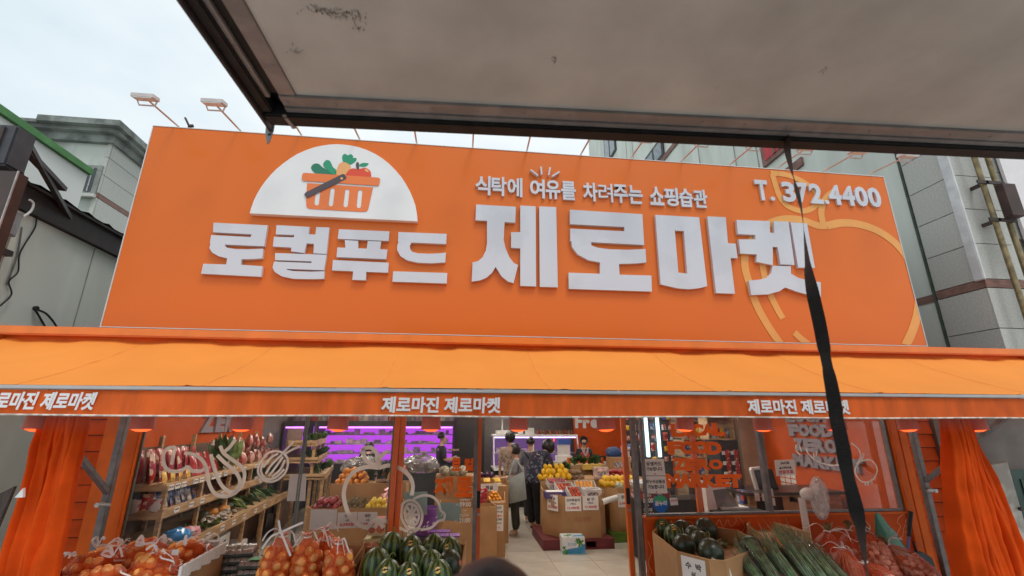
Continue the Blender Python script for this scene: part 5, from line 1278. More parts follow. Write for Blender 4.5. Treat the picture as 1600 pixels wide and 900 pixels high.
F_egp = fruit_mesh('purple_aubergine', 0.05, mat('aubergine', (0.05, 0.012, 0.05), rough=0.25), 1.2)
# front row of bins left of the door
b1 = bin8('cardboard_bin', 'wide cardboard bin of kiwis and lemons behind the left window', chamf(-1.95, -0.72, 7.0, 7.75, 0.10), 0.0, 0.80, 0.62); base(b1)
heap(F_red, 'nectarine', 0.045, -1.86, -1.52, 7.08, 7.5, 0.80, 'dark red nectarine in the left part of the kiwi bin', 'nectarine', 'nectarines in the kiwi bin', 2, 2)
heap(F_kiw, 'kiwi', 0.036, -1.46, -1.20, 7.06, 7.5, 0.79, 'brown kiwi heaped in the middle of the bin', 'kiwi', 'kiwis in the bin', 2, 3)
heap(F_lem, 'lemon', 0.038, -1.14, -0.92, 7.06, 7.4, 0.80, 'yellow lemon heaped beside the kiwis', 'lemon', 'lemons in the bin', 2, 4)
netbag = pouch_mesh('red_net_bag', 0.22, 0.20, 0.12, print_mat('red_net_print', (0.48, 0.04, 0.05), (0.62, 0.22, 0.20), (0.6, 0.45, 0.42), 30))
for k in range(5): put(netbag, 'red_net_bag', (-0.93+0.05*(k % 2)+0.02*k, 7.12+0.08*k, 0.80+0.03*k), 'red net bag of fruit lying right of the lemons', 'net bag', 'red net bags beside the lemons', RAD(10*k), RAD(-70), 0, 0.9)
b2 = thing('wooden_crate', 'brown raised crate of oranges behind the kiwi bin', 'crate')
MB().box(-1.85, -0.72, 7.80, 7.83, 0, 1.02).build('front_board', M_card, b2); MB().box(-1.85, -0.72, 7.831, 8.5, 0, 0.98).build('body', M_card, b2); base(b2)
heap(F_or, 'orange', 0.05, -1.78, -1.34, 7.90, 8.35, 1.03, 'orange in the heap on the raised crate behind the window', 'orange', 'oranges on the raised crate', 3, 6)
put(MB().ball((0, 0, 0), 0.10, 0.10, 0.11, 14, 9).mesh('yellow_pumpkin', mat('yellow_squash', (0.70, 0.33, 0.03), rough=0.4, var=0.2), 70), 'yellow_pumpkin', (-0.93, 7.93, 1.09), 'round yellow squash at the right end of the orange crate', 'squash', None)
for k in range(4): put(F_pot, 'potato', (-1.14+0.07*k, 7.88+0.03*(k % 2), 1.04), 'brown fruit between the oranges and the yellow squash', 'fruit', 'brown fruit on the orange crate')
for k in range(3): leafy('pineapple_crown', 'spiky dark pineapple leaves behind the oranges, %s from the left' % ords[k], (-1.28+0.11*k, 8.0+0.05*k, 1.05), 0.30, 18, 0.03, mat('pineapple_leaf', (0.05, 0.075, 0.04), rough=0.6, var=0.4), tilt=0.15, rz=k, seed=130+k, stalk=False)
F_pch = fruit_mesh('peach', 0.04, mat('peach_skin', (0.72, 0.32, 0.20), rough=0.6, var=0.35, scale=9, rnd=0.12))
heap(F_pch, 'peach', 0.042, -1.12, -0.72, 8.15, 8.4, 1.14, 'pinkish peach on the stand behind the pineapple leaves', 'peach', 'peaches behind the window', 3, 8)
M_plast = film('clear_plastic', (0.62, 0.60, 0.60), 0.30, rough=0.12, noise=0.7, scale=9, gloss=0.05)
crumple('plastic_bag', 'clear plastic bag heaped behind the peaches left of the door', (-0.55, 8.6, 1.22), 0.30, 0.22, 0.16, M_plast, seed=8)
crumple('plastic_bag', 'clear plastic bag of dark goods behind the oranges', (-1.55, 8.75, 1.18), 0.34, 0.22, 0.17, M_plast, seed=11)
b3 = bin8('cardboard_bin', 'tall plain cardboard bin behind the left glass door', [(-0.12, 7.05), (0.66, 7.35), (0.55, 8.0), (-0.2, 8.0)], 0.0, 0.74, 0.6); base(b3)
b3 = bin8('cardboard_bin', 'tall cardboard bin with kumquats beside the shop entrance', [(0.35, 7.62), (0.81, 7.62), (0.88, 8.35), (0.30, 8.35)], 0.0, [0.74, (0.74, 0.80), 0.80, (0.80, 0.74)], 0.66)
price_card(b3, (0.715, 7.616, 0.53), 0.13, 0.36, [('신선', M_ink, .5, .10, .40), ('하우스귤', M_ink, .8, .12, .24), ('1봉지', M_red, .6, .10, .08), ('4,900', M_ink, .7, .10, -.06), ('제로마켓', M_ink, .6, .07, -.2), ('▲', M_red, .2, .06, -.36)])
base(b3)
rp = MB().box(-0.09, 0.09, -0.06, 0.06, 0, 0.055).mesh('red_pack', print_mat('red_pack_print', (0.50, 0.03, 0.05), (0.62, 0.50, 0.48), (0.4, 0.02, 0.03), 24))
for k in range(4): put(rp, 'red_pack', (0.44, 7.78+0.02*(k % 2), 0.70+0.058*k), 'red pack in the stack at the left of the kumquat bin', 'pack', 'red packs stacked in the kumquat bin', RAD(6*k))
F_kum = fruit_mesh('kumquat', 0.026, mat('kumquat_peel', (0.78, 0.32, 0.02), rough=0.35, var=0.1, rnd=0.06))
heap(F_kum, 'kumquat', 0.027, 0.58, 0.76, 7.70, 7.95, 0.78, 'small orange kumquat heaped in the bin beside the entrance', 'kumquat', 'kumquats by the entrance', 3, 9)
b4 = bin8('wooden_crate', 'raised cardboard tray of bananas behind the kumquat bin', [(0.25, 8.42), (0.95, 8.42), (0.95, 9.0), (0.25, 9.0)], 0.0, [0.88, 0.95, 0.98, 0.95], 0.85, cat='tray')
price_card(b4, (0.62, 8.413, 0.86), 0.30, 0.11, [('백설', M_ink, .4, .6, 0)]); base(b4)
M_ban = mat('banana_peel', (0.72, 0.44, 0.05), rough=0.5, var=0.2, scale=9)
for k in range(3):
    t = thing('banana_bunch', 'bunch of yellow bananas on the tray behind the kumquats', 'bananas', 'banana bunches on the tray')
    for j in range(5):
        MB().tube([(0.02*j-0.04, -0.10, 0.0), (0.022*j-0.044, -0.05, 0.035), (0.024*j-0.048, 0.02, 0.045), (0.02*j-0.04, 0.08, 0.02)], 0.016, 6).build('banana', M_ban, t, smooth=50)
    place(t, (0.42+0.16*k, 8.55, 0.94), RAD(20*k-20))
for k in range(3): put(F_egp, 'aubergine', (0.50+0.09*k, 8.8, 1.02), 'dark purple aubergine behind the bananas', 'aubergine', 'aubergines behind the bananas', k, 1.0)
for k in range(6): put(F_net, 'cabbage', (-0.15+0.16*(k % 3), 8.7+0.16*(k//3), 1.10), 'pale round cabbage behind the left glass door', 'cabbage', 'pale cabbages behind the left door')
tag(MB().box(-0.3, 0.42, 8.62, 9.1, 0, 1.03).build('display_table', M_card), 'brown display block that carries the cabbages behind the left door', 'display table')
# violet baskets behind the lemon drawing
M_vio = mat('violet_plastic', (0.22, 0.07, 0.36), rough=0.4, var=0.1)
for k in range(2):
    t = MB().lathe([(0.0, 0.0), (0.12, 0.0), (0.16, 0.22), (0.15, 0.22), (0.11, 0.012), (0.0, 0.012)], n=18).build('violet_basket', M_vio, smooth=40); t.location = (-0.33, 6.7+0.02*k, 0.52+0.10*k); tag(t, ('lower violet plastic basket behind the lemon drawing', 'upper violet plastic basket stacked behind the lemon drawing')[k], 'basket')
tag(MB().box(-0.52, -0.14, 6.5, 6.9, 0, 0.515).build('stool', MATS['chiller_grey']), 'grey block under the violet baskets', 'block')
for k in range(2):
    p = onY(690-k*15+10, 836-k*0, 6.2); 
    tag(MB().box(p.x-0.14, p.x+0.14, 6.15+0.2*k, 6.3+0.2*k, p.z-0.02-0.0*k, p.z+0.0).build('purple_tray', glow('violet_strip_reflection', (0.5, 0.08, 0.75), 0.6) if False else M_vio), ('narrow violet tray below the baskets, nearer the door', 'narrow violet tray below the baskets, farther left')[k], 'tray')
# centre bin on a red pallet facing the entrance
def pallet(label, x0, x1, y0, y1, h, m):
    t = thing('pallet', label, 'pallet')
    MB().box(x0, x1, y0, y1, h-0.035, h).build('deck', m, t, bevel=0.005)
    MB().box(x0, x1, y0, y1, 0.0, 0.02).build('bottom_deck', m, t)
    for a, b_ in ((0.0, 0.26), (0.40, 0.60), (0.74, 1.0)):
        MB().box(x0+(x1-x0)*a+0.002, x0+(x1-x0)*b_-0.002, y0+0.004, y1-0.004, 0.021, h-0.036).build('block', m, t, bevel=0.004)
    return base(t)
pallet('dark red plastic pallet under the bin facing the entrance', 1.44, 2.60, 7.90, 9.0, 0.145, mat('red_plastic', (0.17, 0.03, 0.035), rough=0.5, var=0.15))
pallet('green plastic pallet under the right hand bin', 2.66, 3.7, 8.25, 9.1, 0.145, mat('green_plastic', (0.13, 0.26, 0.03), rough=0.5, var=0.15))
cb = bin8('cardboard_bin', 'octagonal cardboard bin with three price cards facing the entrance', [(1.80, 7.95), (2.40, 7.95), (2.56, 8.2), (2.56, 8.9), (1.6, 8.95), (1.52, 8.35)], 0.147, [0.765, (0.765, 0.80), 0.82, 0.82, 0.82, (0.83, 0.765)], 0.60)
price_card(cb, (1.645, 8.100, 0.655), 0.24, 0.24, [('매 실', M_ink, .5, .2, .28), ('왕특 10kg', M_ink, .8, .16, .03), ('22,900원', M_red, .85, .22, -.26)], right=Vector((0.28, -0.40, 0)).normalized(), out=Vector((-0.82, -0.57, 0)))
price_card(cb, (1.955, 7.945, 0.655), 0.265, 0.215, [('신비복숭아', M_ink, .85, .22, .26), ('1박스', M_ink, .45, .16, .0), ('15,900원', M_red, .8, .22, -.28)])
price_card(cb, (2.245, 7.944, 0.665), 0.265, 0.215, [('살 구', M_ink, .5, .22, .26), ('1박스', M_ink, .45, .16, .0), ('17,900원', M_red, .8, .22, -.28)])
mb = MB(); fit_text(mb, '제로마켓', (2.1, 7.9475, 0.42), 0.3, 0.08, (1,0,0), (0,0,1), OUT, bold=0.03, t=0.001); mb.build('faded_print', mat('faded_red_print', (0.36, 0.15, 0.085), rough=0.8), cb)
base(cb)
pr_ = thing('bag_roll', 'white roll of plastic bags sticking out of the centre bin', 'bag roll')
MB().cyl((2.44, 7.90, 0.685), (2.68, 7.86, 0.755), 0.045, n=14).build('roll', M_white, pr_, smooth=40); MB().cyl((2.432, 7.902, 0.683), (2.442, 7.90, 0.686), 0.022, n=10).build('core', M_black, pr_); base(pr_)
bx = thing('leaf_print_carton', 'blue and white carton with green leaf print on the floor by the pallet', 'carton')
BXc = Vector((1.87, 7.66, 0))
MB().box(-0.175, 0.175, -0.01, 0.25, 0, 0.235).build('body', mat('pale_carton', (0.66, 0.70, 0.72), rough=0.5, var=0.05), bx, bevel=0.005)
M_sky = mat('sky_print', (0.05, 0.33, 0.62), rough=0.5, var=0.3, scale=5)
MB().prism([(-0.174, -0.0115, 0.004), (0.174, -0.0115, 0.004), (0.174, -0.0115, 0.14), (0.05, -0.0115, 0.09), (-0.06, -0.0115, 0.075), (-0.174, -0.0115, 0.05)], (0, 0.001, 0)).build('print', M_sky, bx)
MB().prism([(-0.03, 0.02, 0.2358), (0.172, 0.02, 0.2358), (0.172, 0.11, 0.2358), (0.03, 0.10, 0.2358)], (0, 0, 0.0008)).build('print', M_sky, bx)
M_lf = mat('leaf_print', (0.06, 0.26, 0.04), rough=0.5, var=0.6, scale=18)
def blob(cx, cz, r, y=None, z=None, seed=0):
    pts = []
    for k in range(20):
        a = 2*math.pi*k/20; q = r*(0.75+0.35*math.sin(a*5+seed)); pts.append((cx+q*math.cos(a), y, cz+q*math.sin(a)) if z is None else (cx+q*math.cos(a), cz+q*math.sin(a), z))
    return pts
for (cx_, cz_, r_) in ((0.10, 0.155, 0.062), (0.06, 0.19, 0.04), (-0.13, 0.03, 0.045), (-0.15, 0.09, 0.03)): MB().prism(blob(cx_, cz_, r_, y=-0.0125, seed=cx_*50), (0, 0.0008, 0)).build('leaf_print', M_lf, bx)
for (cx_, cy_, r_) in ((-0.09, 0.08, 0.065), (-0.04, 0.13, 0.05)): MB().prism(blob(cx_, cy_, r_, z=0.2368, seed=cx_*50), (0, 0, 0.0006)).build('leaf_print', M_lf, bx)
mb = MB(); fit_text(mb, '참다래', (-0.03, -0.0130, 0.135), 0.13, 0.045, (1,0,0), (0,0,1), OUT, bold=0.0, t=0.0008); mb.build('lettering', M_sky, bx)
place(bx, BXc, RAD(-3))
# boxes of fruit on the centre bin
def fbox(label, c, w, d, h, m, rz=0, rx=0, fruit=None, lid=False, cat='fruit box'):
    t = thing('fruit_box', label, cat); MB().box(-w/2, w/2, -d/2, d/2, 0, 0.01).build('base', m, t)
    for a in ((-w/2, w/2, -d/2, -d/2+0.008), (-w/2, w/2, d/2-0.008, d/2), (-w/2, -w/2+0.008, -d/2+0.009, d/2-0.009), (w/2-0.008, w/2, -d/2+0.009, d/2-0.009)):
        MB().box(*a, 0.011, h).build('side', m, t)
    if lid: MB().box(-w/2, w/2, -d/2, d/2, h+0.001, h+0.008).build('lid', m, t)
    if lid: MB().box(-w*0.38, w*0.38, -d*0.3, d*0.3, h+0.0085, h+0.0095).build('print', MATS['carton_print'], t)
    if lid != 2: MB().box(-w*0.3, w*0.3, -d/2-0.0015, -d/2-0.0003, h*0.3, h*0.7).build('print', MATS['carton_print'], t)
    if fruit:
        rr = random.Random(int(w*1000)+int(c[0]*100))
        for i in range(int((w-0.03)/0.062)):
            for j in range(int((d-0.03)/0.062)):
                o = link('fruit', fruit, t); o.location = (-w/2+0.045+i*0.062, -d/2+0.045+j*0.062, h-0.012+rr.uniform(-.006, .006)); o.rotation_euler = (rr.random()*6, rr.random()*6, 0)
    place(t, c, rz, rx); return t
M_vbox = mat('violet_box', (0.10, 0.07, 0.22), rough=0.5, var=0.15)
tag(MB().box(1.62, 2.5, 8.06, 8.85, 0.61, 0.69).build('carton_layer', M_cardin), 'layer of cartons that fills the centre bin', 'carton layer')
fbox('violet edged box of plums at the left corner of the centre bin', (1.70, 8.24, 0.72), 0.34, 0.30, 0.085, M_vbox, RAD(-4), 0, None, True)
MB().box(-0.14, 0.14, -0.12, 0.12, 0.0945, 0.0955).build('lid_print', M_paper, bpy.data.objects['fruit_box'])
fbox('tilted white box of red tomatoes at the front of the centre bin', (2.06, 8.16, 0.72), 0.27, 0.34, 0.10, MW, RAD(6), RAD(24), F_tom)
fbox('closed white fruit box right of the tomato box on the centre bin', (2.36, 8.26, 0.705), 0.30, 0.26, 0.13, MW, RAD(-5), 0, None, True)
fbox('open white box of red fruit behind the tomato box', (1.95, 8.50, 0.76), 0.32, 0.30, 0.11, MW, RAD(5), RAD(18), F_tom)
fbox('open white box of apricots at the back right of the centre bin', (2.34, 8.60, 0.78), 0.36, 0.30, 0.11, MW, RAD(-8), RAD(16), F_kum)
fbox('white box half hidden at the back left of the centre bin', (1.86, 8.78, 0.82), 0.34, 0.26, 0.10, MW, RAD(3), RAD(14), F_red)
# behind the centre bin
tag(MB().box(1.62, 2.85, 9.05, 9.95, 0, 0.88).build('display_table', M_card), 'long cardboard display table of yellow melons behind the centre bin', 'display table')
heap(F_mel, 'yellow_melon', 0.058, 1.62, 2.18, 9.12, 9.6, 0.94, 'yellow melon in the heap behind the centre bin', 'melon', 'yellow melons behind the centre bin', 3, 12)
heap(F_pot, 'potato', 0.055, 2.24, 2.55, 9.15, 9.5, 0.93, 'brown potato right of the yellow melons', 'potato', 'potatoes behind the centre bin', 2, 13)
fbox('red and white printed carton standing right of the potatoes', (2.80, 9.1, 0.90), 0.26, 0.2, 0.2, mat('red_white_carton', (0.62, 0.45, 0.43), rough=0.5, var=0.4, scale=12), RAD(-6), 0, None, True)
heap(F_apl, 'apple', 0.047, 2.98, 3.5, 9.2, 9.5, 0.94, 'red apple in the heap beside the red and white carton', 'apple', 'red apples behind the right bin', 2, 14)
tag(MB().box(2.87, 3.75, 9.12, 9.95, 0, 0.89).build('display_table', M_card), 'cardboard display table of red apples behind the right bin', 'display table')
rb = bin8('cardboard_bin', 'cardboard bin of yellow melons on the green pallet', chamf(2.72, 3.64, 8.32, 9.02, 0.12), 0.147, 0.83, 0.7)
price_card(rb, (2.945, 8.312, 0.64), 0.22, 0.22, [('참외', M_ink, .45, .24, .24), ('3,490원', M_red, .8, .22, -.22)]); base(rb)
heap(F_mel, 'yellow_melon', 0.056, 2.72, 3.4, 8.58, 8.9, 0.86, 'yellow melon in the bin on the green pallet', 'melon', 'yellow melons in the right bin', 2, 15)
for k in range(3): put(F_net, 'netted_melon', (2.92+0.18*k, 8.46, 0.84), 'pale netted melon at the front of the right bin', 'melon', 'netted melons in the right bin', k)
tag(MB().box(2.2, 3.3, 10.2, 10.8, 0, 1.05).build('display_table', M_wood), 'pine display table of greens in front of the worker', 'display table')
yc = thing('yellow_crate', 'yellow crate of leafy greens in front of the worker in a red vest', 'crate')
MB().box(2.72, 3.12, 10.05, 10.19, 0.98, 1.08).build('body', mat('yellow_plastic', (0.62, 0.45, 0.10), rough=0.5), yc); base(yc)
for k in range(9): leafy('leaf_bundle', 'dark leafy bundle heaped on the yellow crate', (2.60+0.075*k, 10.3+0.06*(k % 2), 1.05+0.02*(k % 3)), 0.2, 14, 0.06, GRN1, tilt=-0.8+0.2*(k % 4), rz=k*0.9, seed=150+k, stalk=False)['group'] = 'leafy bundles on the yellow crate'
for k in range(7): leafy('leaf_bundle', 'wrapped pale green bundle on the table behind the bent shopper', (1.75+0.11*k, 10.0+0.05*(k % 2), 1.0), 0.22, 12, 0.06, GRN2 if k % 2 else GRN1, tilt=-0.9, rz=k*1.1, seed=170+k, stalk=False)['group'] = 'green bundles behind the bent shopper'
tag(MB().box(1.6, 2.6, 9.96, 10.19, 0, 0.97).build('display_table', M_wood), 'narrow pine table of wrapped greens behind the yellow melons', 'display table')
fbox('brown carton with a black print beside the right door leaf', (3.38, 9.75, 0.98), 0.42, 0.32, 0.26, M_card, RAD(-3), 0, None, True)
tag(MB().box(2.96, 3.75, 9.96, 10.19, 0, 1.0).build('display_table', M_wood), 'pine table edge behind the brown carton', 'display table')
crumple('blue_bag', 'crumpled dark blue bag on the carton by the right door leaf', (3.32, 9.85, 1.33), 0.16, 0.1, 0.11, mat('navy_bag', (0.03, 0.07, 0.20), rough=0.35, var=0.3), seed=15)
tag(MB().box(3.52, 3.66, 9.8, 9.95, 1.25, 1.45).build('carton', M_white, bevel=0.005), 'small white carton beside the dark blue bag', 'carton')
st_ = thing('till_stand', 'white counter scale with a blue display beside the red vested worker', 'scale')
MB().box(2.42, 2.78, 11.2, 11.5, 1.05, 1.18).build('body', M_white, st_, bevel=0.01); MB().box(2.46, 2.74, 11.3, 11.4, 1.18, 1.42).build('screen_post', MW, st_); MB().box(2.46, 2.76, 11.28, 11.299, 1.43, 1.55).build('display', mat('display_blue', (0.04, 0.10, 0.38), rough=0.3), st_); base(st_)
tag(MB().box(2.3, 3.6, 11.15, 11.6, 0, 1.045).build('work_counter', MW), 'white work counter in front of the worker in a red vest', 'counter')
# ------------------------------------------------------------------ right side: till counter, shelves, column
tag(MB().box(5.0, 5.449, 7.93, 8.5, 0, 2.77).build('column', mat('beige_column', (0.36, 0.25, 0.18), rough=0.7, var=0.1)), 'beige column between the orange wall and the wall shelves', 'column')
ct = thing('till_counter', 'dark topped pine counter behind the right window', 'counter')
MB().box(3.95, 5.3, 6.25, 6.9, 0.0, 0.98).build('body', M_wood, ct); MB().box(3.9, 5.35, 6.2, 6.95, 0.981, 1.02).build('top', mat('dark_top', (0.045, 0.03, 0.028), rough=0.35, var=0.2), ct)
MB().box(4.05, 4.42, 6.235, 6.249, 0.80, 0.96).build('recess', M_black, ct)
base(ct)
gc = thing('glass_case', 'low glass case behind the notices at the right door', 'glass case')
MB().box(2.75, 3.95, 7.2, 7.7, 0, 0.80).build('body', MATS['charcoal'], gc); MB().box(2.75, 3.95, 7.2, 7.7, 0.801, 1.02).build('pane', M_glass, gc); MB().box(2.74, 3.96, 7.19, 7.71, 1.021, 1.04).build('top', M_alu, gc); base(gc)
tag(MB().box(2.80, 3.34, 7.3, 7.6, 0.805, 0.90).build('goods_row', print_mat('case_goods', (0.5, 0.1, 0.08), (0.6, 0.55, 0.5), (0.3, 0.1, 0.1), 14)), 'row of red and white packs inside the low glass case', 'packs')
tm_ = thing('till_monitor', 'large grey till screen tilted on a white stand behind the right window', 'monitor')
MB().prism([onY(*p, 5.95) for p in ((1106,760), (1135,764), (1166,806), (1123,806))], (0, 0.03, 0.0)).build('screen', mat('till_grey', (0.26, 0.25, 0.26), rough=0.3, var=0.35, scale=5), tm_)
MB().prism([onY(*p, 5.93) for p in ((1102,760), (1113,764), (1124,806), (1108,806))], (0, 0.10, 0)).build('stand', M_white, tm_)
MB().prism([onY(*p, 5.94) for p in ((1104,758), (1116,756), (1136,763), (1113,766))], (0, 0.08, 0)).build('top_edge', M_white, tm_)
MB().box(3.35, 3.72, 5.9, 6.1, 0.875, 0.90).build('foot', M_white, tm_); base(tm_)
tag(MB().box(3.2, 3.86, 5.7, 6.15, 0, 0.873).build('till_desk', mat('desk_black', (0.02, 0.02, 0.022), rough=0.5)), 'black desk under the large till screen', 'desk')
op = MB().box(*(lambda a, b_: (a.x, b_.x, 6.2, 6.25, 0.0, 1.10))(onY(1092, 780, 6.2), onY(1108, 780, 6.2))).build('orange_post', M_trim); tag(op, 'short orange post left of the till screen', 'post')
t2 = thing('dark_monitor', 'black screen with white edge on the till counter', 'monitor')
MB().prism([onY(*p, 6.5) for p in ((1176,734), (1206,733), (1217,765), (1186,766))], (0, 0.03, 0)).build('screen', mat('screen_black', (0.02, 0.022, 0.028), rough=0.15), t2)
MB().prism([onY(*p, 6.49) for p in ((1173,734), (1177,734), (1187,767), (1183,767))], (0, 0.05, 0)).build('edge', M_white, t2)
MB().prism([onY(*p, 6.49) for p in ((1174,731), (1192,729), (1193,733), (1174,735))], (0, 0.05, 0)).build('camera_bar', M_white, t2)
MB().cyl(onY(1204, 766, 6.52), onY(1204, 782, 6.52), 0.03).build('stand', M_black, t2); base(t2)
pr2 = thing('card_reader', 'black printer on the till counter right of the dark screen', 'printer')
MB().prism([onY(*p, 6.4) for p in ((1212,766), (1236,768), (1240,786), (1214,786))], (0, 0.2, 0)).build('body', M_black, pr2, bevel=0.008)
base(pr2)
tag(MB().prism([onY(*p, 6.25) for p in ((1232,776), (1242,776), (1248,785), (1234,785))], (0, 0.08, 0)).build('card_terminal', M_white, bevel=0.004), 'small white card terminal at the right end of the till counter', 'card terminal')
for k, (x, y) in enumerate(((1181,776), (1192,776), (1202,769), (1205,783))):
    p = onY(x, y, 6.22); tag(MB().box(p.x-0.035, p.x+0.035, 6.19, 6.193, p.z-0.05, p.z+0.045).build('memo_card', M_paper), ('left white memo card below the dark screen', 'second white memo card below the dark screen', 'upper white memo card below the dark screen', 'lower right white memo card below the dark screen')[k], 'card')
tag(MB().prism([onY(*p, 6.30) for p in ((1161,766), (1176,768), (1180,788), (1162,788))], (0, 0.15, 0)).build('blue_packs', BLU1), 'heap of blue packs left of the memo cards', 'packs')
ch = thing('office_chair', 'black office chair back in front of the hanging packs', 'chair')
MB().ball(onY(1153, 766, 6.6), 0.11, 0.06, 0.15, 14, 10).build('backrest', mat('chair_black', (0.025, 0.025, 0.028), rough=0.6), ch, smooth=60); p = onY(1153, 766, 6.6)
MB().cyl((p.x, 6.62, 0.45), (p.x, 6.62, p.z), 0.025).build('post', M_black, ch); MB().box(p.x-0.22, p.x+0.22, 6.35, 6.8, 0.42, 0.48).build('seat', MATS['chair_black'], ch, bevel=0.02); MB().cyl((p.x, 6.58, 0.0), (p.x, 6.58, 0.42), 0.03).build('column', M_black, ch); base(ch)
# wall shelves of packs at the back right
ws = thing('wall_shelf', 'tall pine shelf of snack packs behind the orange block letters', 'shelf')
for z in (0.5, 0.9, 1.25, 1.6, 1.95, 2.25): MB().box(4.55, 5.44, 9.2, 9.62, z, z+0.025).build('shelf_board', M_wood, ws)
for x in (4.55, 5.0, 5.41): MB().box(x, x+0.03, 9.19, 9.63, 0, 2.4).build('post', M_wood, ws)
MB().box(4.55, 5.44, 9.64, 9.66, 0, 2.4).build('back_board', M_back, ws)
base(ws)
mats_ = [RED1, YEL1, BLU1, WHT1, PNK1]
sp_m = [pouch_mesh('snack_pack', 0.15, 0.22, 0.06, m_) for m_ in mats_]
for zi, z in enumerate((0.925, 1.275, 1.625, 1.975)):
    for k in range(5): put(sp_m[(zi*2+k) % 5], 'snack_pack', (4.65+0.17*k, 9.3+0.05*(k % 2), z), 'snack pack on the pine wall shelf at the back right', 'packet', 'snack packs on the wall shelf', RAD(k*9 % 20-10), RAD(-6))
# hanging rack of packs next to the column
hr = thing('hanging_rack', 'dark rack of red snack packs with white price tags by the beige column', 'rack')
hx = onY(1152, 740, 7.9)
MB().box(4.62, 4.98, 8.0, 8.4, 0, 1.62).build('frame', MATS['charcoal'], hr)
for z in (0.95, 1.12, 1.29, 1.46): 
    for k in range(2): MB().box(4.66+0.16*k, 4.78+0.16*k, 7.975, 7.999, z-0.07, z-0.01).build('price_tag', M_paper, hr)
base(hr)
for z in (0.97, 1.14, 1.31):
    for k in range(2): put(pm_red, 'snack_pack', (4.73+0.16*k, 7.94, z), 'red snack pack hanging on the dark rack', 'packet', 'red snack packs on the dark rack', RAD(4*k), 0, 0, 0.48)
wb = thing('wooden_box_shelf', 'small pine box shelf with a bottle above the hanging rack', 'shelf')
for a in ((4.45, 4.95, 8.0, 8.3, 1.64, 1.66), (4.45, 4.95, 8.0, 8.3, 2.02, 2.04), (4.45, 4.47, 8.0, 8.3, 1.661, 2.019), (4.93, 4.95, 8.0, 8.3, 1.661, 2.019), (4.471, 4.929, 8.28, 8.3, 1.661, 2.019)): MB().box(*a).build('board', M_wood, wb)
base(wb)
bo = MB().lathe([(0, 0), (0.045, 0), (0.05, 0.14), (0.045, 0.18), (0.018, 0.22), (0.018, 0.26), (0, 0.26)], n=12).build('bottle', mat('pale_bottle', (0.45, 0.50, 0.52), rough=0.25, var=0.3), smooth=40); bo.location = (4.60, 8.1, 1.661); tag(bo, 'pale bottle inside the small pine box shelf', 'bottle')
for k in range(3): put(sp_m[k], 'snack_pack', (4.70+0.09*k, 8.12, 1.661), 'snack pack standing in the small pine box shelf', 'packet', 'packs in the box shelf', RAD(k*15), 0, 0, 0.8)
# goods behind the bright tubes
tag(MB().box(3.95, 4.50, 10.4, 10.8, 0, 2.3).build('rack', MATS['charcoal']), 'dark rack of produce behind the bright tubes', 'rack')
for k in range(40):
    p = Vector((3.60+(k % 8)*0.135, 9.70-0.03*(k % 3), 1.15+(k//8)*0.21))
    if any(abs(p.x-onY(q_, 690, 9.7).x) < 0.085 for q_ in (1011, 1029)): continue
    put([pm_wht, pm_blu, pm_pnk, pm_yel, pm_red][(k*7) % 5], 'small_packet', p, 'small packet on the display fridge shelves', 'packet', 'packets on the display fridge', RAD(k*31 % 40-20), 0, 0, 0.5 if (k*7) % 5 in (2, 4) else 0.8)
tag(MB().box(2.62, 3.45, 10.95, 11.1, 0, 1.15).build('low_shelf', M_wallor), 'low orange cupboard behind the pine tables', 'cupboard')
# ------------------------------------------------------------------ goods set out in front of the shop
M_onion = mat('onion_skin', (0.90, 0.38, 0.095), rough=0.35, var=0.32, scale=6, rnd=0.22, stretch=(1, 1, 0.35), hue=0.012)
M_net = film('orange_net', (0.92, 0.11, 0.015), 0.36, rough=0.4, noise=0.25, scale=60, gloss=0.02)
M_tie = mat('white_ribbon', (0.82, 0.79, 0.77), rough=0.5, var=0.08)
on_me = MB().lathe([(0.0, -0.036), (0.016, -0.035), (0.034, -0.020), (0.042, 0.0), (0.036, 0.020), (0.018, 0.033), (0.006, 0.040), (0.004, 0.052), (0.0, 0.053)], n=10).mesh('onion', M_onion, 60)
def bulge(prof, n, seed, amt):
    mb = MB().lathe(prof, n=n)
    for p in mb.v:
        k = 1+amt*mnoise.noise(Vector((p.x*9, p.y*9, p.z*9+seed))); p.x *= k; p.y *= k
    return mb
def ribbon_tie(par, z, seed, L_=0.12, n=4):
    rr = random.Random(seed); mb = MB()
    mb.tube([(0.026*math.cos(a), 0.026*math.sin(a), z) for a in [2*math.pi*i/10 for i in range(10)]], 0.007, 5, True)
    for k in range(n):
        a = rr.uniform(0, 6.28); l_ = L_*rr.uniform(0.7, 1.3); d = Vector((math.cos(a), math.sin(a), 0))
        pts = crom([Vector((0, 0, z)), d*l_*0.4+Vector((0, 0, z+rr.uniform(.01, .06))), d*l_*0.8+Vector((0, 0, z+rr.uniform(-.04, .03))), d*l_+Vector((0, 0, z-rr.uniform(.0, .08)))], 3)
        mb.ribbon(pts, 0.012, Vector((rr.uniform(-1, 1), rr.uniform(-1, 1), 1)), 0.0015)
    return mb.build('tie', M_tie, par)
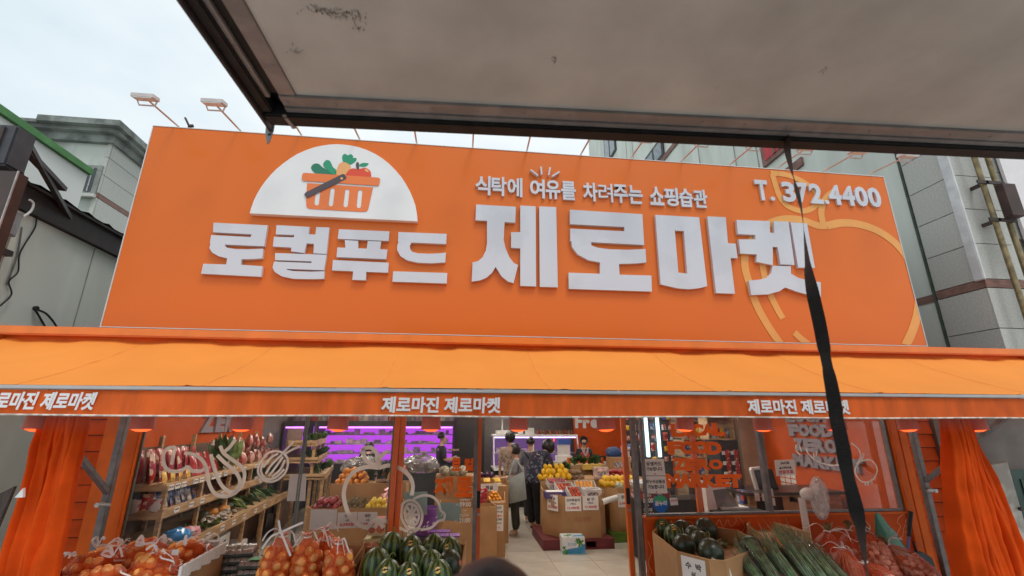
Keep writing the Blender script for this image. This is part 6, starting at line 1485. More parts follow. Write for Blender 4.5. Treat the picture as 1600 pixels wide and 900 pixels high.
def onion_bag(label, loc, rz, rx, ry=0, H=0.40, R_=0.125, seed=0, group=None):
    t = thing('onion_bag', label, 'onion bag', group); rr = random.Random(seed); nl = int(H*0.88/0.066)
    for k in range(nl):
        z = 0.04+k*0.066; u = z/H; r = R_*(0.80+0.35*math.sin(math.pi*min(1, u*1.1)))*(1 if u < 0.75 else 1-(u-0.75)*2.2)-0.040
        n = max(1, int(2*math.pi*max(r, 0.012)/0.080))
        for j in range(n):
            a = 2*math.pi*(j+0.5*(k % 2))/n+rr.uniform(-.15, .15); o = link('onion', on_me, t)
            o.location = (r*math.cos(a), r*math.sin(a), z+rr.uniform(-.012, .012)); o.rotation_euler = (rr.uniform(0, 6), rr.uniform(0, 6), rr.uniform(0, 6)); s_ = rr.uniform(0.88, 1.14); o.scale = (s_, s_, s_)
    pf_ = [(0.0, -0.006), (R_*0.7, 0.0), (R_*0.97, H*0.12), (R_*1.10, H*0.45), (R_*0.96, H*0.72), (R_*0.55, H*0.90), (0.030, H*0.985), (0.022, H*1.02), (0.045, H*1.07), (0.0, H*1.06)]
    bulge(pf_, 18, seed, 0.10).build('net', M_net, t, smooth=60)
    ribbon_tie(t, H*1.0, seed, 0.13, 4)
    place(t, loc, rz, rx, ry); return t
# box of lying onion bags at the left
ob = bin8('cardboard_box', 'cardboard box of onion bags with a torn white edge at the left', [(-2.96, 4.18), (-2.02, 4.18), (-1.98, 4.78), (-2.98, 4.78)], -0.12, [0.80, (0.80, 0.86), 0.86, 0.82], 0.66, cat='cardboard box')
mb = MB()
for i in range(14): 
    q = Vector((-2.018+0.036*i/13, 4.19+0.58*i/13, 0.835+0.06*i/13*0.5)); mb.box(q.x-0.006, q.x+0.014, q.y-0.022, q.y+0.022, q.z-0.05-0.008*(i % 3), q.z+0.028+0.004*(i % 2))
mb.build('torn_liner', M_paper, ob); base(ob)
for k, (x, y, z, rz, rx, ry, H_, R_, lb_) in enumerate((
    (-2.94, 4.40, 0.72, 0.3, 0, 1.30, 0.36, 0.15, 'net bag of onions lying at the left end of the onion box'),
    (-2.72, 4.24, 0.70, -0.2, 0, 1.40, 0.36, 0.14, 'net bag of onions lying at the front of the onion box'),
    (-2.70, 4.58, 0.76, 0.4, 0, 1.30, 0.36, 0.15, 'net bag of onions on top in the middle of the onion box'),
    (-2.42, 4.40, 0.74, -0.4, 0, 1.30, 0.34, 0.15, 'net bag of onions right of the middle in the onion box'),
    (-2.38, 4.64, 0.74, 0.1, 0, 1.2, 0.34, 0.14, 'net bag of onions at the right end of the onion box'),
    (-2.96, 4.70, 0.72, -0.4, 0, 1.2, 0.36, 0.14, 'net bag of onions at the back of the onion box'),
    (-2.36, 4.24, 0.66, 0.3, 0, 1.4, 0.34, 0.13, 'net bag of onions at the front right of the onion box'))):
    onion_bag(lb_, (x, y, z), rz, rx, ry, H_, R_, 200+k, 'onion bags in the left box')
for k in range(9):
    rr = random.Random(70+k); p = Vector((-2.90+0.105*k, 4.32+0.14*(k % 3)+rr.uniform(-.03, .03), 0.918+0.02*math.sin(k*2.1)+0.02*(k % 3))); mb = MB()
    for q in range(4):
        a_ = rr.uniform(0, 6.28); d = Vector((math.cos(a_), math.sin(a_)*0.7, 0)); l_ = rr.uniform(0.05, 0.11); up = rr.uniform(0.01, 0.07)
        pts = crom([p, p+d*l_*0.45+Vector((0, 0, up)), p+d*l_+Vector((0, 0, up*rr.uniform(-.3, .9)))]+([p+d*l_*0.5+Vector((0.02, 0, -0.005)), p+d*l_*0.1] if q == 0 else []), 4)
        mb.ribbon(pts, rr.uniform(.012, .02), Vector((rr.uniform(-.6, .6), -0.7, rr.uniform(.2, 1))), 0.002)
    o = mb.build('ribbon', M_tie)
    tag(o, 'loose white ribbon on the onion bags in the left box, %s from the left' % ords[k], 'ribbon', 'white ribbons on the onion box')
pt = onY(276, 862, 4.35); tag(MB().box(pt.x-0.025, pt.x+0.025, 4.33, 4.333, pt.z-0.02, pt.z+0.02).build('price_tag', M_paper), 'small white tag on the onions at the right end of the box', 'price tag')
# egg trays
M_tray = mat('egg_tray_pulp', (0.075, 0.085, 0.07), rough=0.6, var=0.3, scale=12)
M_lid = film('egg_lid', (0.55, 0.57, 0.54), 0.22, rough=0.12, noise=0.6, scale=20, gloss=0.09)
M_egg = mat('egg_shell', (0.50, 0.27, 0.17), rough=0.5, var=0.2, rnd=0.1)
def egg_tray(label, loc, rz):
    t = thing('egg_tray', label, 'egg tray', 'egg trays beside the onion box')
    MB().box(-0.15, 0.15, -0.13, 0.13, 0, 0.022).build('tray', M_tray, t, bevel=0.004)
    e_ = MB()
    for i in range(6):
        for j in range(5): e_.ball((-0.122+i*0.049, -0.10+j*0.05, 0.030), 0.021, 0.021, 0.024, 8, 5)
    e_.build('eggs', M_egg, t, smooth=60)['kind'] = 'stuff'
    l_ = MB(); rows = []
    for i in range(25):
        r = []
        for j in range(21):
            x = -0.147+0.294*i/24; y = -0.127+0.254*j/20; ed = min(i, 24-i, j, 20-j)
            r.append(Vector((x, y, 0.024 if ed == 0 else 0.050+0.008*math.cos((x+0.122)/0.049*2*math.pi)*math.cos((y+0.10)/0.05*2*math.pi))))
        rows.append(r)
    l_.sheet(rows).build('lid', M_lid, t, smooth=60)
    place(t, loc, rz); return t
tag(MB().box(-1.97, -1.62, 4.62, 5.2, -0.12, 0.50).build('crate', M_back), 'dark crate under the egg trays', 'crate')
tag(MB().box(-2.0, -1.60, 4.60, 5.22, 0.501, 0.52).build('board', M_card), 'cardboard sheet between the egg trays and the dark crate', 'board')
for k in range(5): egg_tray(('bottom egg tray of the taller stack beside the onion box', 'second egg tray of the taller stack from below', 'middle egg tray of the taller stack', 'fourth egg tray of the taller stack from below', 'top egg tray of the taller stack with eggs showing')[k], (-1.93+0.006*(k % 2), 4.95, 0.522+0.060*k), RAD(8+2*(k % 3)))
for k in range(4): egg_tray(('bottom egg tray of the lower stack beside the net bags', 'second egg tray of the lower stack', 'third egg tray of the lower stack', 'top egg tray of the lower stack with a green label')[k], (-1.665+0.006*(k % 2), 4.80, 0.522+0.060*k), RAD(-4+3*(k % 3)))
tag(MB().box(-1.74, -1.60, 4.70, 4.80, 0.766, 0.7675).build('green_label', mat('green_label', (0.05, 0.38, 0.12), rough=0.4)), 'green label on the top tray of the lower egg stack', 'label')
# standing onion bags
sbx = bin8('cardboard_box', 'cardboard box that holds the standing onion bags', [(-1.58, 4.22), (-0.86, 4.22), (-0.78, 4.80), (-1.60, 4.80)], -0.12, [0.64, (0.70, 0.84), 0.84, 0.70], 0.50, cat='cardboard box'); base(sbx)
for k, (px, Yy, zb, ry, rx, H_, lb_) in enumerate((
    (428, 4.48, 0.56, 0.10, 0.0, 0.43, 'standing net bag of onions with a large white bow beside the egg trays'),
    (482, 4.50, 0.52, -0.04, -0.05, 0.46, 'tallest standing net bag of onions, second from the left'),
    (505, 4.62, 0.52, 0.02, 0.02, 0.40, 'net bag of onions squeezed behind the second and fourth bags'),
    (533, 4.44, 0.52, 0.08, 0.0, 0.42, 'standing net bag of onions next to the watermelons'),
    (512, 4.72, 0.56, -0.10, 0.1, 0.42, 'net bag of onions at the back of the standing bags'))):
    p = onY(px, 880, Yy); onion_bag(lb_, (p.x, Yy, zb), k*1.3, rx, ry, H_, 0.120, 230+k, 'standing onion bags')
bw = onY(438, 838, 4.42); mb = MB()
for pts in (((-0.13, 0, -0.09), (-0.07, -0.01, 0.0), (0, 0, 0.03), (0.09, -0.01, 0.07), (0.17, 0, 0.10)), ((-0.03, 0, 0.12), (0.0, -0.01, 0.04), (0.05, -0.02, -0.04), (0.11, -0.03, -0.14))):
    mb.ribbon(crom([bw+Vector(q) for q in pts], 4), 0.016, (0.1, -1, 0.3), 0.003)
tag(mb.build('ribbon_bow', M_tie), 'large white ribbon bow on the leftmost standing onion bag', 'ribbon')
# watermelons
def melon_mat(name, c1, c2, n=11, w=0.0):
    m = bpy.data.materials.new(name); m.use_nodes = True; nn, l = m.node_tree.nodes, m.node_tree.links; b = nn['Principled BSDF']
    b.inputs['Roughness'].default_value = 0.38; b.inputs['Coat Weight'].default_value = 0.15
    t = nn.new('ShaderNodeTexCoord'); sx_ = nn.new('ShaderNodeSeparateXYZ'); l.new(t.outputs['Object'], sx_.inputs[0])
    at = nn.new('ShaderNodeMath'); at.operation = 'ARCTAN2'; l.new(sx_.outputs['Y'], at.inputs[0]); l.new(sx_.outputs['X'], at.inputs[1])
    z = nn.new('ShaderNodeTexNoise'); z.inputs['Scale'].default_value = 22; z.inputs['Detail'].default_value = 5; l.new(t.outputs['Object'], z.inputs['Vector'])
    mu = nn.new('ShaderNodeMath'); mu.operation = 'MULTIPLY'; mu.inputs[1].default_value = n; l.new(at.outputs[0], mu.inputs[0])
    ad = nn.new('ShaderNodeMath'); ad.operation = 'MULTIPLY_ADD'; ad.inputs[1].default_value = 5.0; l.new(z.outputs['Fac'], ad.inputs[0]); l.new(mu.outputs[0], ad.inputs[2])
    sn = nn.new('ShaderNodeMath'); sn.operation = 'SINE'; l.new(ad.outputs[0], sn.inputs[0])
    r = nn.new('ShaderNodeValToRGB'); r.color_ramp.elements[0].position = 0.35; r.color_ramp.elements[1].position = 0.75
    r.color_ramp.elements[0].color = (*c1, 1); r.color_ramp.elements[1].color = (*c2, 1)
    mr = nn.new('ShaderNodeMapRange'); mr.inputs['From Min'].default_value = -1; mr.inputs['From Max'].default_value = 1; l.new(sn.outputs[0], mr.inputs['Value']); l.new(mr.outputs['Result'], r.inputs['Fac'])
    oi = nn.new('ShaderNodeObjectInfo'); hs = nn.new('ShaderNodeHueSaturation'); m2 = nn.new('ShaderNodeMapRange'); m2.inputs['To Min'].default_value = 0.75; m2.inputs['To Max'].default_value = 1.3
    l.new(oi.outputs['Random'], m2.inputs['Value']); l.new(m2.outputs['Result'], hs.inputs['Value']); l.new(r.outputs['Color'], hs.inputs['Color']); l.new(hs.outputs['Color'], b.inputs['Base Color'])
    return m
M_ws = melon_mat('striped_melon_skin', (0.012, 0.030, 0.010), (0.095, 0.165, 0.040)); M_wd = melon_mat('dark_melon_skin', (0.012, 0.024, 0.013), (0.026, 0.048, 0.024), 9)
w_s = MB().ball((0, 0, 0), 0.108, 0.108, 0.128, 22, 14).mesh('watermelon_body', M_ws, 80); w_d = MB().ball((0, 0, 0), 0.108, 0.108, 0.118, 22, 14).mesh('watermelon_body', M_wd, 80)
M_stem = mat('melon_stem', (0.20, 0.24, 0.06), rough=0.6); M_stick = mat('yellow_sticker', (0.78, 0.50, 0.12), rough=0.4, var=0.05); M_stick2 = mat('red_sticker', (0.60, 0.16, 0.08), rough=0.4)
stem_me = MB().tube(crom([(0, 0, 0.125), (0.0, 0, 0.148), (0.018, 0, 0.165), (0.045, 0.008, 0.155), (0.055, 0.012, 0.135)], 4), 0.0045, 5, r1=0.0025).mesh('stem', M_stem, 60)
def cap(r, rz_, ang_, m, name):
    """sticker that hugs the skin, facing local -Y and tipped up"""
    rows = []; mb = MB(); a0 = RAD(ang_)
    d0 = Vector((0, -math.cos(a0), math.sin(a0))); u = Vector((1, 0, 0)); v = d0.cross(u)
    pts = []
    for i in range(4):
        for k in range(14):
            q = 2*math.pi*k/14; f = 0.185*i/3; d = (d0+u*f*math.cos(q)+v*f*math.sin(q)).normalized(); pts.append(Vector((d.x*r, d.y*r, d.z*rz_))*1.012)
    fs = [(i*14+k, i*14+(k+1) % 14, (i+1)*14+(k+1) % 14, (i+1)*14+k) for i in range(3) for k in range(14)]
    return mb.add(pts, fs).mesh(name, m, 60)
st_y = cap(0.108, 0.128, 35, M_stick, 'sticker'); st_r = cap(0.108, 0.118, 15, M_stick2, 'sticker')
dots = MB()
for a, s_ in ((-0.016, 0.006), (0.016, 0.006), (0.0, 0.009), (-0.024, 0.005), (0.026, 0.006)):
    a0 = RAD(35)+a*1.5; d = Vector((a*6, -math.cos(a0), math.sin(a0))).normalized(); p = Vector((d.x*0.108, d.y*0.108, d.z*0.128))*1.02; dots.ball(p, s_, s_*0.5, s_, 6, 4)
dots_me = dots.mesh('sticker_print', M_ink, 60)
def watermelon(label, p, dark=False, sticker=None, rz=0, rx=0, ry=0, sc=1.0, group=None, stem=True):
    t = thing('watermelon', label, 'watermelon', group)
    link('rind', w_d if dark else w_s, t)
    if stem: link('stem', stem_me, t).rotation_euler = (0, 0, random.uniform(0, 6))
    if sticker: 
        s_ = link('sticker', st_y if sticker == 1 else st_r, t)
        if sticker == 1: link('sticker_print', dots_me, s_)
    place(t, p, rz, rx, ry, sc); return t
wbx = bin8('cardboard_box', 'cardboard box full of striped watermelons left of the entrance', [(-0.74, 4.12), (0.06, 4.12), (0.15, 4.9), (-0.80, 4.9)], -0.12, [0.62, (0.62, 0.84), 0.80, (0.80, 0.62)], 0.58, cat='cardboard box'); base(wbx)
for k, (px, py, Yy, dk_, stk, s_, lb_) in enumerate((
    (611, 857, 4.74, 0, 0, 1.08, 'striped watermelon without sticker at the back left of the left box'),
    (641, 862, 4.72, 0, 1, 1.05, 'striped watermelon with a yellow sticker, second along the back of the left box'),
    (677, 857, 4.78, 0, 0, 0.98, 'slim striped watermelon third along the back of the left box'),
    (703, 862, 4.70, 0, 1, 1.0, 'striped watermelon with a yellow sticker at the back right of the left box'),
    (588, 885, 4.48, 0, 0, 1.16, 'large striped watermelon at the left side of the left box'),
    (652, 880, 4.52, 0, 0, 1.08, 'dark green striped watermelon in the middle of the left box'),
    (673, 886, 4.44, 0, 2, 1.06, 'striped watermelon right of the middle, with a small sticker on its side'),
    (702, 882, 4.48, 1, 2, 1.0, 'almost black watermelon with a pale sticker at the right side of the left box'),
    (605, 902, 4.30, 0, 1, 1.05, 'striped watermelon with a yellow sticker at the front left of the left box'),
    (638, 907, 4.28, 0, 1, 1.05, 'striped watermelon with a yellow sticker at the front middle of the left box'),
    (684, 903, 4.30, 0, 1, 1.10, 'striped watermelon with a yellow sticker at the front right of the left box'))):
    watermelon(lb_, onY(px, py, Yy), dk_, stk, RAD(random.uniform(-20, 20) if stk == 1 else (60 if stk == 2 else k*50)), RAD(random.uniform(-8, 8)), RAD(random.uniform(-10, 10)), s_, 'watermelons in the left box')
# two yellow fruit boxes behind them
M_crm = mat('cream_carton', (0.62, 0.54, 0.30), rough=0.5, var=0.08); M_pkp = mat('pink_peach_print', (0.50, 0.17, 0.11), rough=0.5, var=0.4, scale=9)
for k in range(2):
    a, b_ = onY(566+8*k, 865-28*k, 5.9), onY(597+7*k, 842-26*k, 5.9); t = thing('peach_carton', ('lower cream carton with printed peaches behind the watermelons', 'upper cream carton with printed peaches and a red open top')[k], 'carton')
    MB().box(a.x, b_.x, 5.9, 6.15, a.z, b_.z).build('body', M_crm, t, bevel=0.006)
    w_ = b_.x-a.x
    for f in (0.22, 0.68): MB().prism([(a.x+w_*f+0.045*math.cos(q), 5.8985, (a.z+b_.z)/2+0.045*math.sin(q)) for q in [2*math.pi*i/12 for i in range(12)]], (0, 0.001, 0)).build('print', M_pkp, t)
    if k: MB().box(a.x+0.02, b_.x-0.02, 5.92, 6.12, b_.z+0.001, b_.z+0.03).build('fruit_layer', M_pkp, t)
    base(t)
a = onY(566, 865, 5.9); tag(MB().box(a.x-0.03, a.x+0.30, 5.88, 6.2, 0.0, a.z-0.002).build('crate', M_card), 'brown crate that carries the cream peach cartons', 'crate')
# right hand watermelon bin
RZ = 0.82
rim = [onZ(x, y, RZ) for x, y in ((1019, 831), (1057, 861), (1107, 874), (1133, 876), (1197, 851), (1152, 828), (1070, 817), (1030, 820))]
wb2 = bin8('cardboard_bin', 'large cardboard bin of dark watermelons at the right window wall', [(p.x, p.y) for p in rim], -0.12, [RZ]*8, 0.66)
d_ = (rim[2]-rim[1]).normalized(); n_ = Vector((d_.y, -d_.x, 0)); n_ = n_ if n_.y < 0 else -n_
cc = rim[1]+(rim[2]-rim[1])*0.52+Vector((0, 0, -0.155))+n_*0.004
price_card(wb2, cc, 0.235, 0.27, [('수  박', M_ink, .66, .20, .26), ('6K', M_ink, .22, .14, .04), ('12,900원', M_red, .86, .2, -.24)], right=d_, out=n_)
base(wb2)
for k, (px, py, dk_, stk, s_, lb_) in enumerate((
    (1035, 826, 0, 1, 0.80, 'striped watermelon with a sticker at the back left corner of the right bin'),
    (1052, 838, 0, 1, 0.86, 'striped watermelon with a pale sticker at the left side of the right bin'),
    (1066, 829, 1, 0, 0.92, 'black watermelon at the back of the right bin, left of the largest'),
    (1084, 838, 1, 0, 0.86, 'black watermelon in the middle of the right bin, half hidden'),
    (1103, 829, 1, 0, 1.10, 'largest black watermelon at the back of the right bin'),
    (1069, 854, 1, 0, 0.95, 'dark watermelon at the front left edge of the right bin'),
    (1095, 848, 1, 2, 0.92, 'black watermelon with an orange sticker in the right bin'),
    (1111, 864, 1, 0, 1.02, 'black watermelon at the front edge of the right bin'),
    (1174, 858, 1, 0, 0.95, 'single black watermelon apart at the right end of the right bin'))):
    p = onZ(px, py, 0.80); watermelon(lb_, p, dk_, stk, RAD(-30+14*k), RAD(random.uniform(-25, 10)), RAD(random.uniform(-25, 25)), s_, 'watermelons in the right bin')
leafy('stem_bundle', 'small bundle of green stems lying on the floor of the right watermelon bin', onZ(1120, 850, 0.70), 0.14, 10, 0.02, GRN2, tilt=1.4, rz=1.2, seed=300, stalk=True)
# empty cardboard tray behind
r2 = [onZ(x, y, 0.84) for x, y in ((1166, 819), (1190, 838), (1225, 858), (1268, 850), (1262, 809), (1175, 810))]
eb = bin8('cardboard_bin', 'empty open cardboard bin between the watermelons and the fan', [(p.x, p.y) for p in r2], -0.12, [0.84]*6, 0.74); base(eb)
pc_ = thing('printed_carton', 'small brown carton with white line print beside the green onions', 'carton')
q4 = [onY(*p, 4.45) for p in ((1236, 858), (1263, 866), (1266, 833), (1233, 826))]
MB().prism(q4, Vector((0.05, 0.30, 0))).build('body', M_card, pc_)
for a, b_ in (((1240,838),(1258,842)), ((1238,846),(1250,849)), ((1244,830),(1246,850)), ((1254,834),(1252,856))): MB().bar(onY(*a, 4.447), onY(*b_, 4.447), 0.006, 0.002, (0, 1, 0)).build('line_print', mat('pale_line_print', (0.62, 0.50, 0.38), rough=0.7), pc_)
base(pc_)
q0 = onY(1250, 866, 4.5); tag(MB().box(q0.x-0.12, q0.x+0.14, 4.5, 4.75, -0.12, q0.z-0.01).build('crate', M_card), 'brown crate under the small printed carton', 'crate')
# green onions
M_leek = mat('green_onion_leaf', (0.080, 0.205, 0.085), rough=0.35, var=0.45, scale=18, rnd=0.2, coat=0.2); M_leekw = mat('green_onion_stalk', (0.42, 0.47, 0.26), rough=0.4, var=0.2)
M_wrap = film('clear_wrap', (0.70, 0.74, 0.72), 0.04, rough=0.10, noise=0.8, scale=16, gloss=0.06)
for k, (tp, bs) in enumerate((((1142,846),(1200,925)), ((1160,832),(1218,915)), ((1180,824),(1245,915)), ((1202,816),(1268,908)), ((1218,820),(1285,905)), ((1240,834),(1308,910)), ((1256,842),(1330,915)), ((1190,842),(1235,925)))):
    t = thing('green_onion_pack', 'clear wrapped pack of green onions, %s from the watermelon bin' % (ords[k] if k < 7 else 'lying low in front'), 'green onions', 'packs of green onions')
    T = onY(*tp, 4.42); B = onY(*bs, 3.98); rr = random.Random(k); mb = MB(); ax = (T-B); sd_ = ax.cross(Vector((0, 0, 1))).normalized(); up_ = sd_.cross(ax).normalized()
    for j in range(22):
        o0 = sd_*rr.uniform(-.035, .035)+up_*rr.uniform(-.03, .03); l_ = rr.uniform(0.78, 1.05); o1 = sd_*rr.uniform(-.075, .075)+up_*rr.uniform(-.03, .05)
        mb.tube([B+o0, B+ax*0.4*l_+o0*1.2, B+ax*0.75*l_+o0+o1*0.5, B+ax*l_+o0+o1], 0.0085, 5, r1=0.0012)
    lf_ = mb.build('leaves', M_leek, t, smooth=60); lf_['kind'] = 'stuff'
    mb = MB()
    for j in range(9):
        o0 = sd_*rr.uniform(-.035, .035)+up_*rr.uniform(-.03, .03); mb.tube([B-ax*0.25+o0, B+o0], 0.0085, 5)
    mb.build('stalks', M_leekw, t)['kind'] = 'stuff'
    rows = []
    for i in range(10):
        v = i/9; c = B-ax*0.15+ax*v*0.92; r = 0.052+0.02*v; rows.append([c+sd_*r*math.cos(q)*(1+0.15*mnoise.noise(Vector((v*4, q, k))))+up_*r*0.85*math.sin(q)*(1+0.15*mnoise.noise(Vector((v*6, q, k+9)))) for q in [2*math.pi*a/12 for a in range(13)]])
    MB().sheet(rows).build('wrap', M_wrap, t, smooth=60); base(t)
yb = thing('yellow_label_carton', 'pale carton with a yellow print beside the green onions', 'carton')
qa = [onY(*p, 4.05) for p in ((1126, 915), (1152, 925), (1140, 888), (1128, 880))]; MB().prism(qa, (0.02, 0.25, 0)).build('body', M_white, yb); MB().prism([onY(*p, 4.047) for p in ((1129, 912), (1144, 918), (1138, 893), (1130, 888))], (0, 0.001, 0)).build('print', mat('yellow_print', (0.72, 0.45, 0.03), rough=0.5), yb); base(yb)
tag(MB().box(2.35, 3.35, 3.95, 4.32, -0.12, 0.44).build('crate', M_card), 'brown crate under the packs of green onions', 'crate')
# garlic bags
M_gar = mat('garlic_skin', (0.78, 0.54, 0.40), rough=0.5, var=0.25, scale=12, rnd=0.15); M_rnet = film('red_net', (0.90, 0.08, 0.02), 0.25, rough=0.4, noise=0.3, scale=70, gloss=0.02); M_dry = mat('dry_stalk', (0.26, 0.17, 0.075), rough=0.8, var=0.5, scale=20, rnd=0.2)
g_me = MB().lathe([(0, -0.022), (0.016, -0.021), (0.026, -0.008), (0.025, 0.006), (0.012, 0.020), (0.004, 0.030), (0, 0.032)], n=9).mesh('garlic_bulb', M_gar, 60)
def garlic_bag(label, tie, basep, L_, seed, stalks=True, full=0.55, R_=0.12, heads=True):
    t = thing('garlic_bag', label, 'garlic bag', 'red net bags of garlic'); rr = random.Random(seed); ax = Vector(basep)-Vector(tie)
    L_ = ax.length
    def rad(v): return R_*(1.0 if v > 0.45 else 0.17+0.83*math.sin(math.pi*0.5*v/0.45))*(1 if v < 0.85 else 1-(v-0.85)*2.0)
    if heads:
        for k in range(int(L_*full/0.042)):
            v = 1-0.06-k*0.042/L_; r = rad(v)-0.024; n = max(3, int(2*math.pi*r/0.05))
            for j in range(n):
                a = 2*math.pi*(j+0.5*(k % 2))/n+rr.uniform(-.2, .2); o = link('garlic_bulb', g_me, t); o.location = (r*math.cos(a), r*math.sin(a), -v*L_+rr.uniform(-.008, .008)); o.rotation_euler = (rr.uniform(0, 6), rr.uniform(0, 6), 0)
    else:
        mb = MB()
        for j in range(40): a = rr.uniform(0, 6.28); r = rr.uniform(0.3, 0.9); mb.tube([(0.012*math.cos(a), 0.012*math.sin(a), -0.03), (rad(.45)*r*math.cos(a), rad(.45)*r*math.sin(a), -0.45*L_), (rad(.9)*r*math.cos(a+.4), rad(.9)*r*math.sin(a+.4), -0.95*L_)], 0.005, 4)
        mb.build('dry_stalks', M_dry, t)['kind'] = 'stuff'
    bulge([(rad(v/12)*1.03+0.004, -v/12*L_) for v in range(13)]+[(0.0, -L_*1.01)], 16, seed, 0.08).build('net', M_rnet, t, smooth=60)
    st2 = MB()
    for j in range(10): a = rr.uniform(0, 6.28); st2.tube([(0.018*math.cos(a), 0.018*math.sin(a), -0.02), (rad(.5)*0.9*math.cos(a), rad(.5)*0.9*math.sin(a), -0.45*L_)], 0.003, 4)
    st2.build('neck_stalks', M_dry, t)['kind'] = 'stuff'
    if stalks:
        mb = MB()
        for j in range(22): mb.tube([(rr.uniform(-.012, .012), rr.uniform(-.012, .012), -0.02), (rr.uniform(-.05, .05), rr.uniform(-.03, .03), rr.uniform(.05, .11))], 0.0055, 5)
        mb.build('stalk_tops', M_dry, t)['kind'] = 'stuff'
    ribbon_tie(t, 0.0, seed, 0.20, 4)
    q = (-ax).normalized().to_track_quat('Z', 'Y'); t.rotation_mode = 'QUATERNION'; t.rotation_quaternion = q; t.location = Vector(tie); return t
garlic_bag('red net bag of garlic with long white ribbon at the back left', onY(1292, 831, 4.62), onY(1296, 905, 4.52), .4, 1, R_=0.13)
garlic_bag('red net bag of garlic in the middle of the back row', onY(1327, 829, 4.75), onY(1342, 898, 4.66), .4, 2, R_=0.12)
garlic_bag('red net bag of dry stalks with a dark knot at the front left', onY(1316, 857, 4.34), onY(1336, 935, 4.18), .4, 3, stalks=False, R_=0.125, heads=False)
garlic_bag('tall red net bag of garlic right of the black strap', onY(1353, 832, 4.66), onY(1392, 915, 4.40), .5, 4, R_=0.13, full=0.72)
garlic_bag('red net bag of garlic lying at the right end of the heap', onY(1388, 853, 4.55), onY(1462, 918, 4.28), .5, 5, R_=0.125, full=0.66)
garlic_bag('red net bag of garlic low between the strap and the right end', onY(1352, 880, 4.30), onY(1410, 945, 4.15), .4, 6, stalks=False, R_=0.12, full=0.7)
gb = bin8('cardboard_box', 'cardboard box under the red garlic bags', [(3.35, 4.12), (4.62, 4.12), (4.72, 4.72), (3.35, 4.85)], -0.12, [0.42, (0.42, 0.60), 0.60, 0.5], 0.30, cat='cardboard box'); base(gb)
# green plastic bag, dustpan with handle
M_gbag = film('teal_plastic', (0.05, 0.42, 0.30), 0.72, rough=0.2, noise=0.3, scale=6, gloss=0.05, translucent=0.4)
mb = MB(); ap = onY(1371, 801, 5.0); rows = []
for i in range(9):
    v = i/8; r = []
    for j in range(19):
        a = 2*math.pi*j/18; rx_ = 0.02+0.17*v**0.8; k = 1+0.28*mnoise.noise(Vector((math.cos(a)*1.6, math.sin(a)*1.6, v*3))); r.append(ap+Vector((rx_*math.cos(a)*k+0.09*v, 0.10*v*math.sin(a)*k, -0.40*v)))
    rows.append(r)
tag(mb.sheet(rows).build('green_bag', M_gbag, smooth=50), 'pointed translucent green plastic bag behind the garlic bags', 'bag')
dp = thing('dustpan', 'dark dustpan with a black and blue upright handle by the right trim', 'dustpan')
a, b_, c = onY(1423, 799, 5.05), onY(1420, 838, 5.05), onY(1417, 880, 5.05)
MB().cyl(b_, a, 0.021, 0.024, n=10).build('grip', M_black, dp, smooth=40); MB().cyl(c, b_, 0.013, n=8).build('shaft', mat('blue_shaft', (0.10, 0.14, 0.42), rough=0.35), dp, smooth=40)
MB().prism([onY(*p, 5.0) for p in ((1426, 864), (1442, 862), (1458, 872), (1468, 900), (1430, 900))], (0, 0.08, 0)).build('pan', mat('dark_pan', (0.035, 0.035, 0.04), rough=0.45, var=0.2), dp, bevel=0.01)
MB().cyl(onY(1427, 846, 5.02), onY(1434, 868, 5.02), 0.010, n=8).build('brush_handle', M_black, dp)
MB().cyl(c, (c.x, c.y, -0.12), 0.013, n=8).build('lower_shaft', MATS['blue_shaft'], dp); base(dp)
# fan
M_fan = mat('fan_white', (0.80, 0.78, 0.77), rough=0.4, var=0.06)
fan = thing('pedestal_fan', 'white pedestal fan turned to the right under a clear plastic cover', 'fan')
fx = onY(1258, 820, 5.15).x
MB().lathe([(0, -0.12), (0.20, -0.12), (0.20, -0.10), (0.05, -0.07), (0.04, -0.05), (0, -0.05)], (fx, 5.15, 0), 20).build('foot', M_fan, fan, smooth=40)
hc = onY(1266, 772, 5.15)
MB().cyl((fx, 5.15, -0.06), (fx+0.01, 5.15, hc.z-0.04), 0.040, 0.034, n=12).build('pole', M_fan, fan, smooth=40)
MB().ball((hc.x-0.02, 5.15, hc.z), 0.095, 0.075, 0.07, 14, 9).build('motor', M_fan, fan, smooth=60)
fc = onY(1280, 778, 5.12); ax = Vector((0.80, -0.42, -0.06)).normalized(); u = ax.orthogonal().normalized(); v = ax.cross(u)
mb = MB()
for r in (0.045, 0.10, 0.155, 0.195):
    for s_ in (-1, 1): mb.tube([fc+ax*s_*0.05*math.sqrt(max(0, 1-(r/0.205)**2))+u*r*math.cos(q)+v*r*math.sin(q) for q in [2*math.pi*i/28 for i in range(28)]], 0.0022, 4, True)
for k in range(28):
    q = 2*math.pi*k/28; d = u*math.cos(q)+v*math.sin(q)
    for s_ in (-1, 1): mb.tube([fc+ax*s_*0.05*math.sqrt(1-(r/0.205)**2)+d*r for r in (0.03, 0.10, 0.16, 0.20)], 0.0016, 3)
mb.build('cage', M_fan, fan)['kind'] = 'stuff'
for k in range(3):
    q = 2*math.pi*k/3; pts = [fc+u*r*math.cos(q+da)+v*r*math.sin(q+da)+ax*0.02*da for r, da in ((0.03, -0.3), (0.15, -0.35), (0.155, 0.55), (0.03, 0.5))]; MB().prism(pts, ax*0.003).build('blade', mat('fan_blade', (0.50, 0.52, 0.55), rough=0.3), fan)
MB().cyl(fc-ax*0.10, fc+ax*0.05, 0.03, n=12).build('hub', M_fan, fan)
rows = []
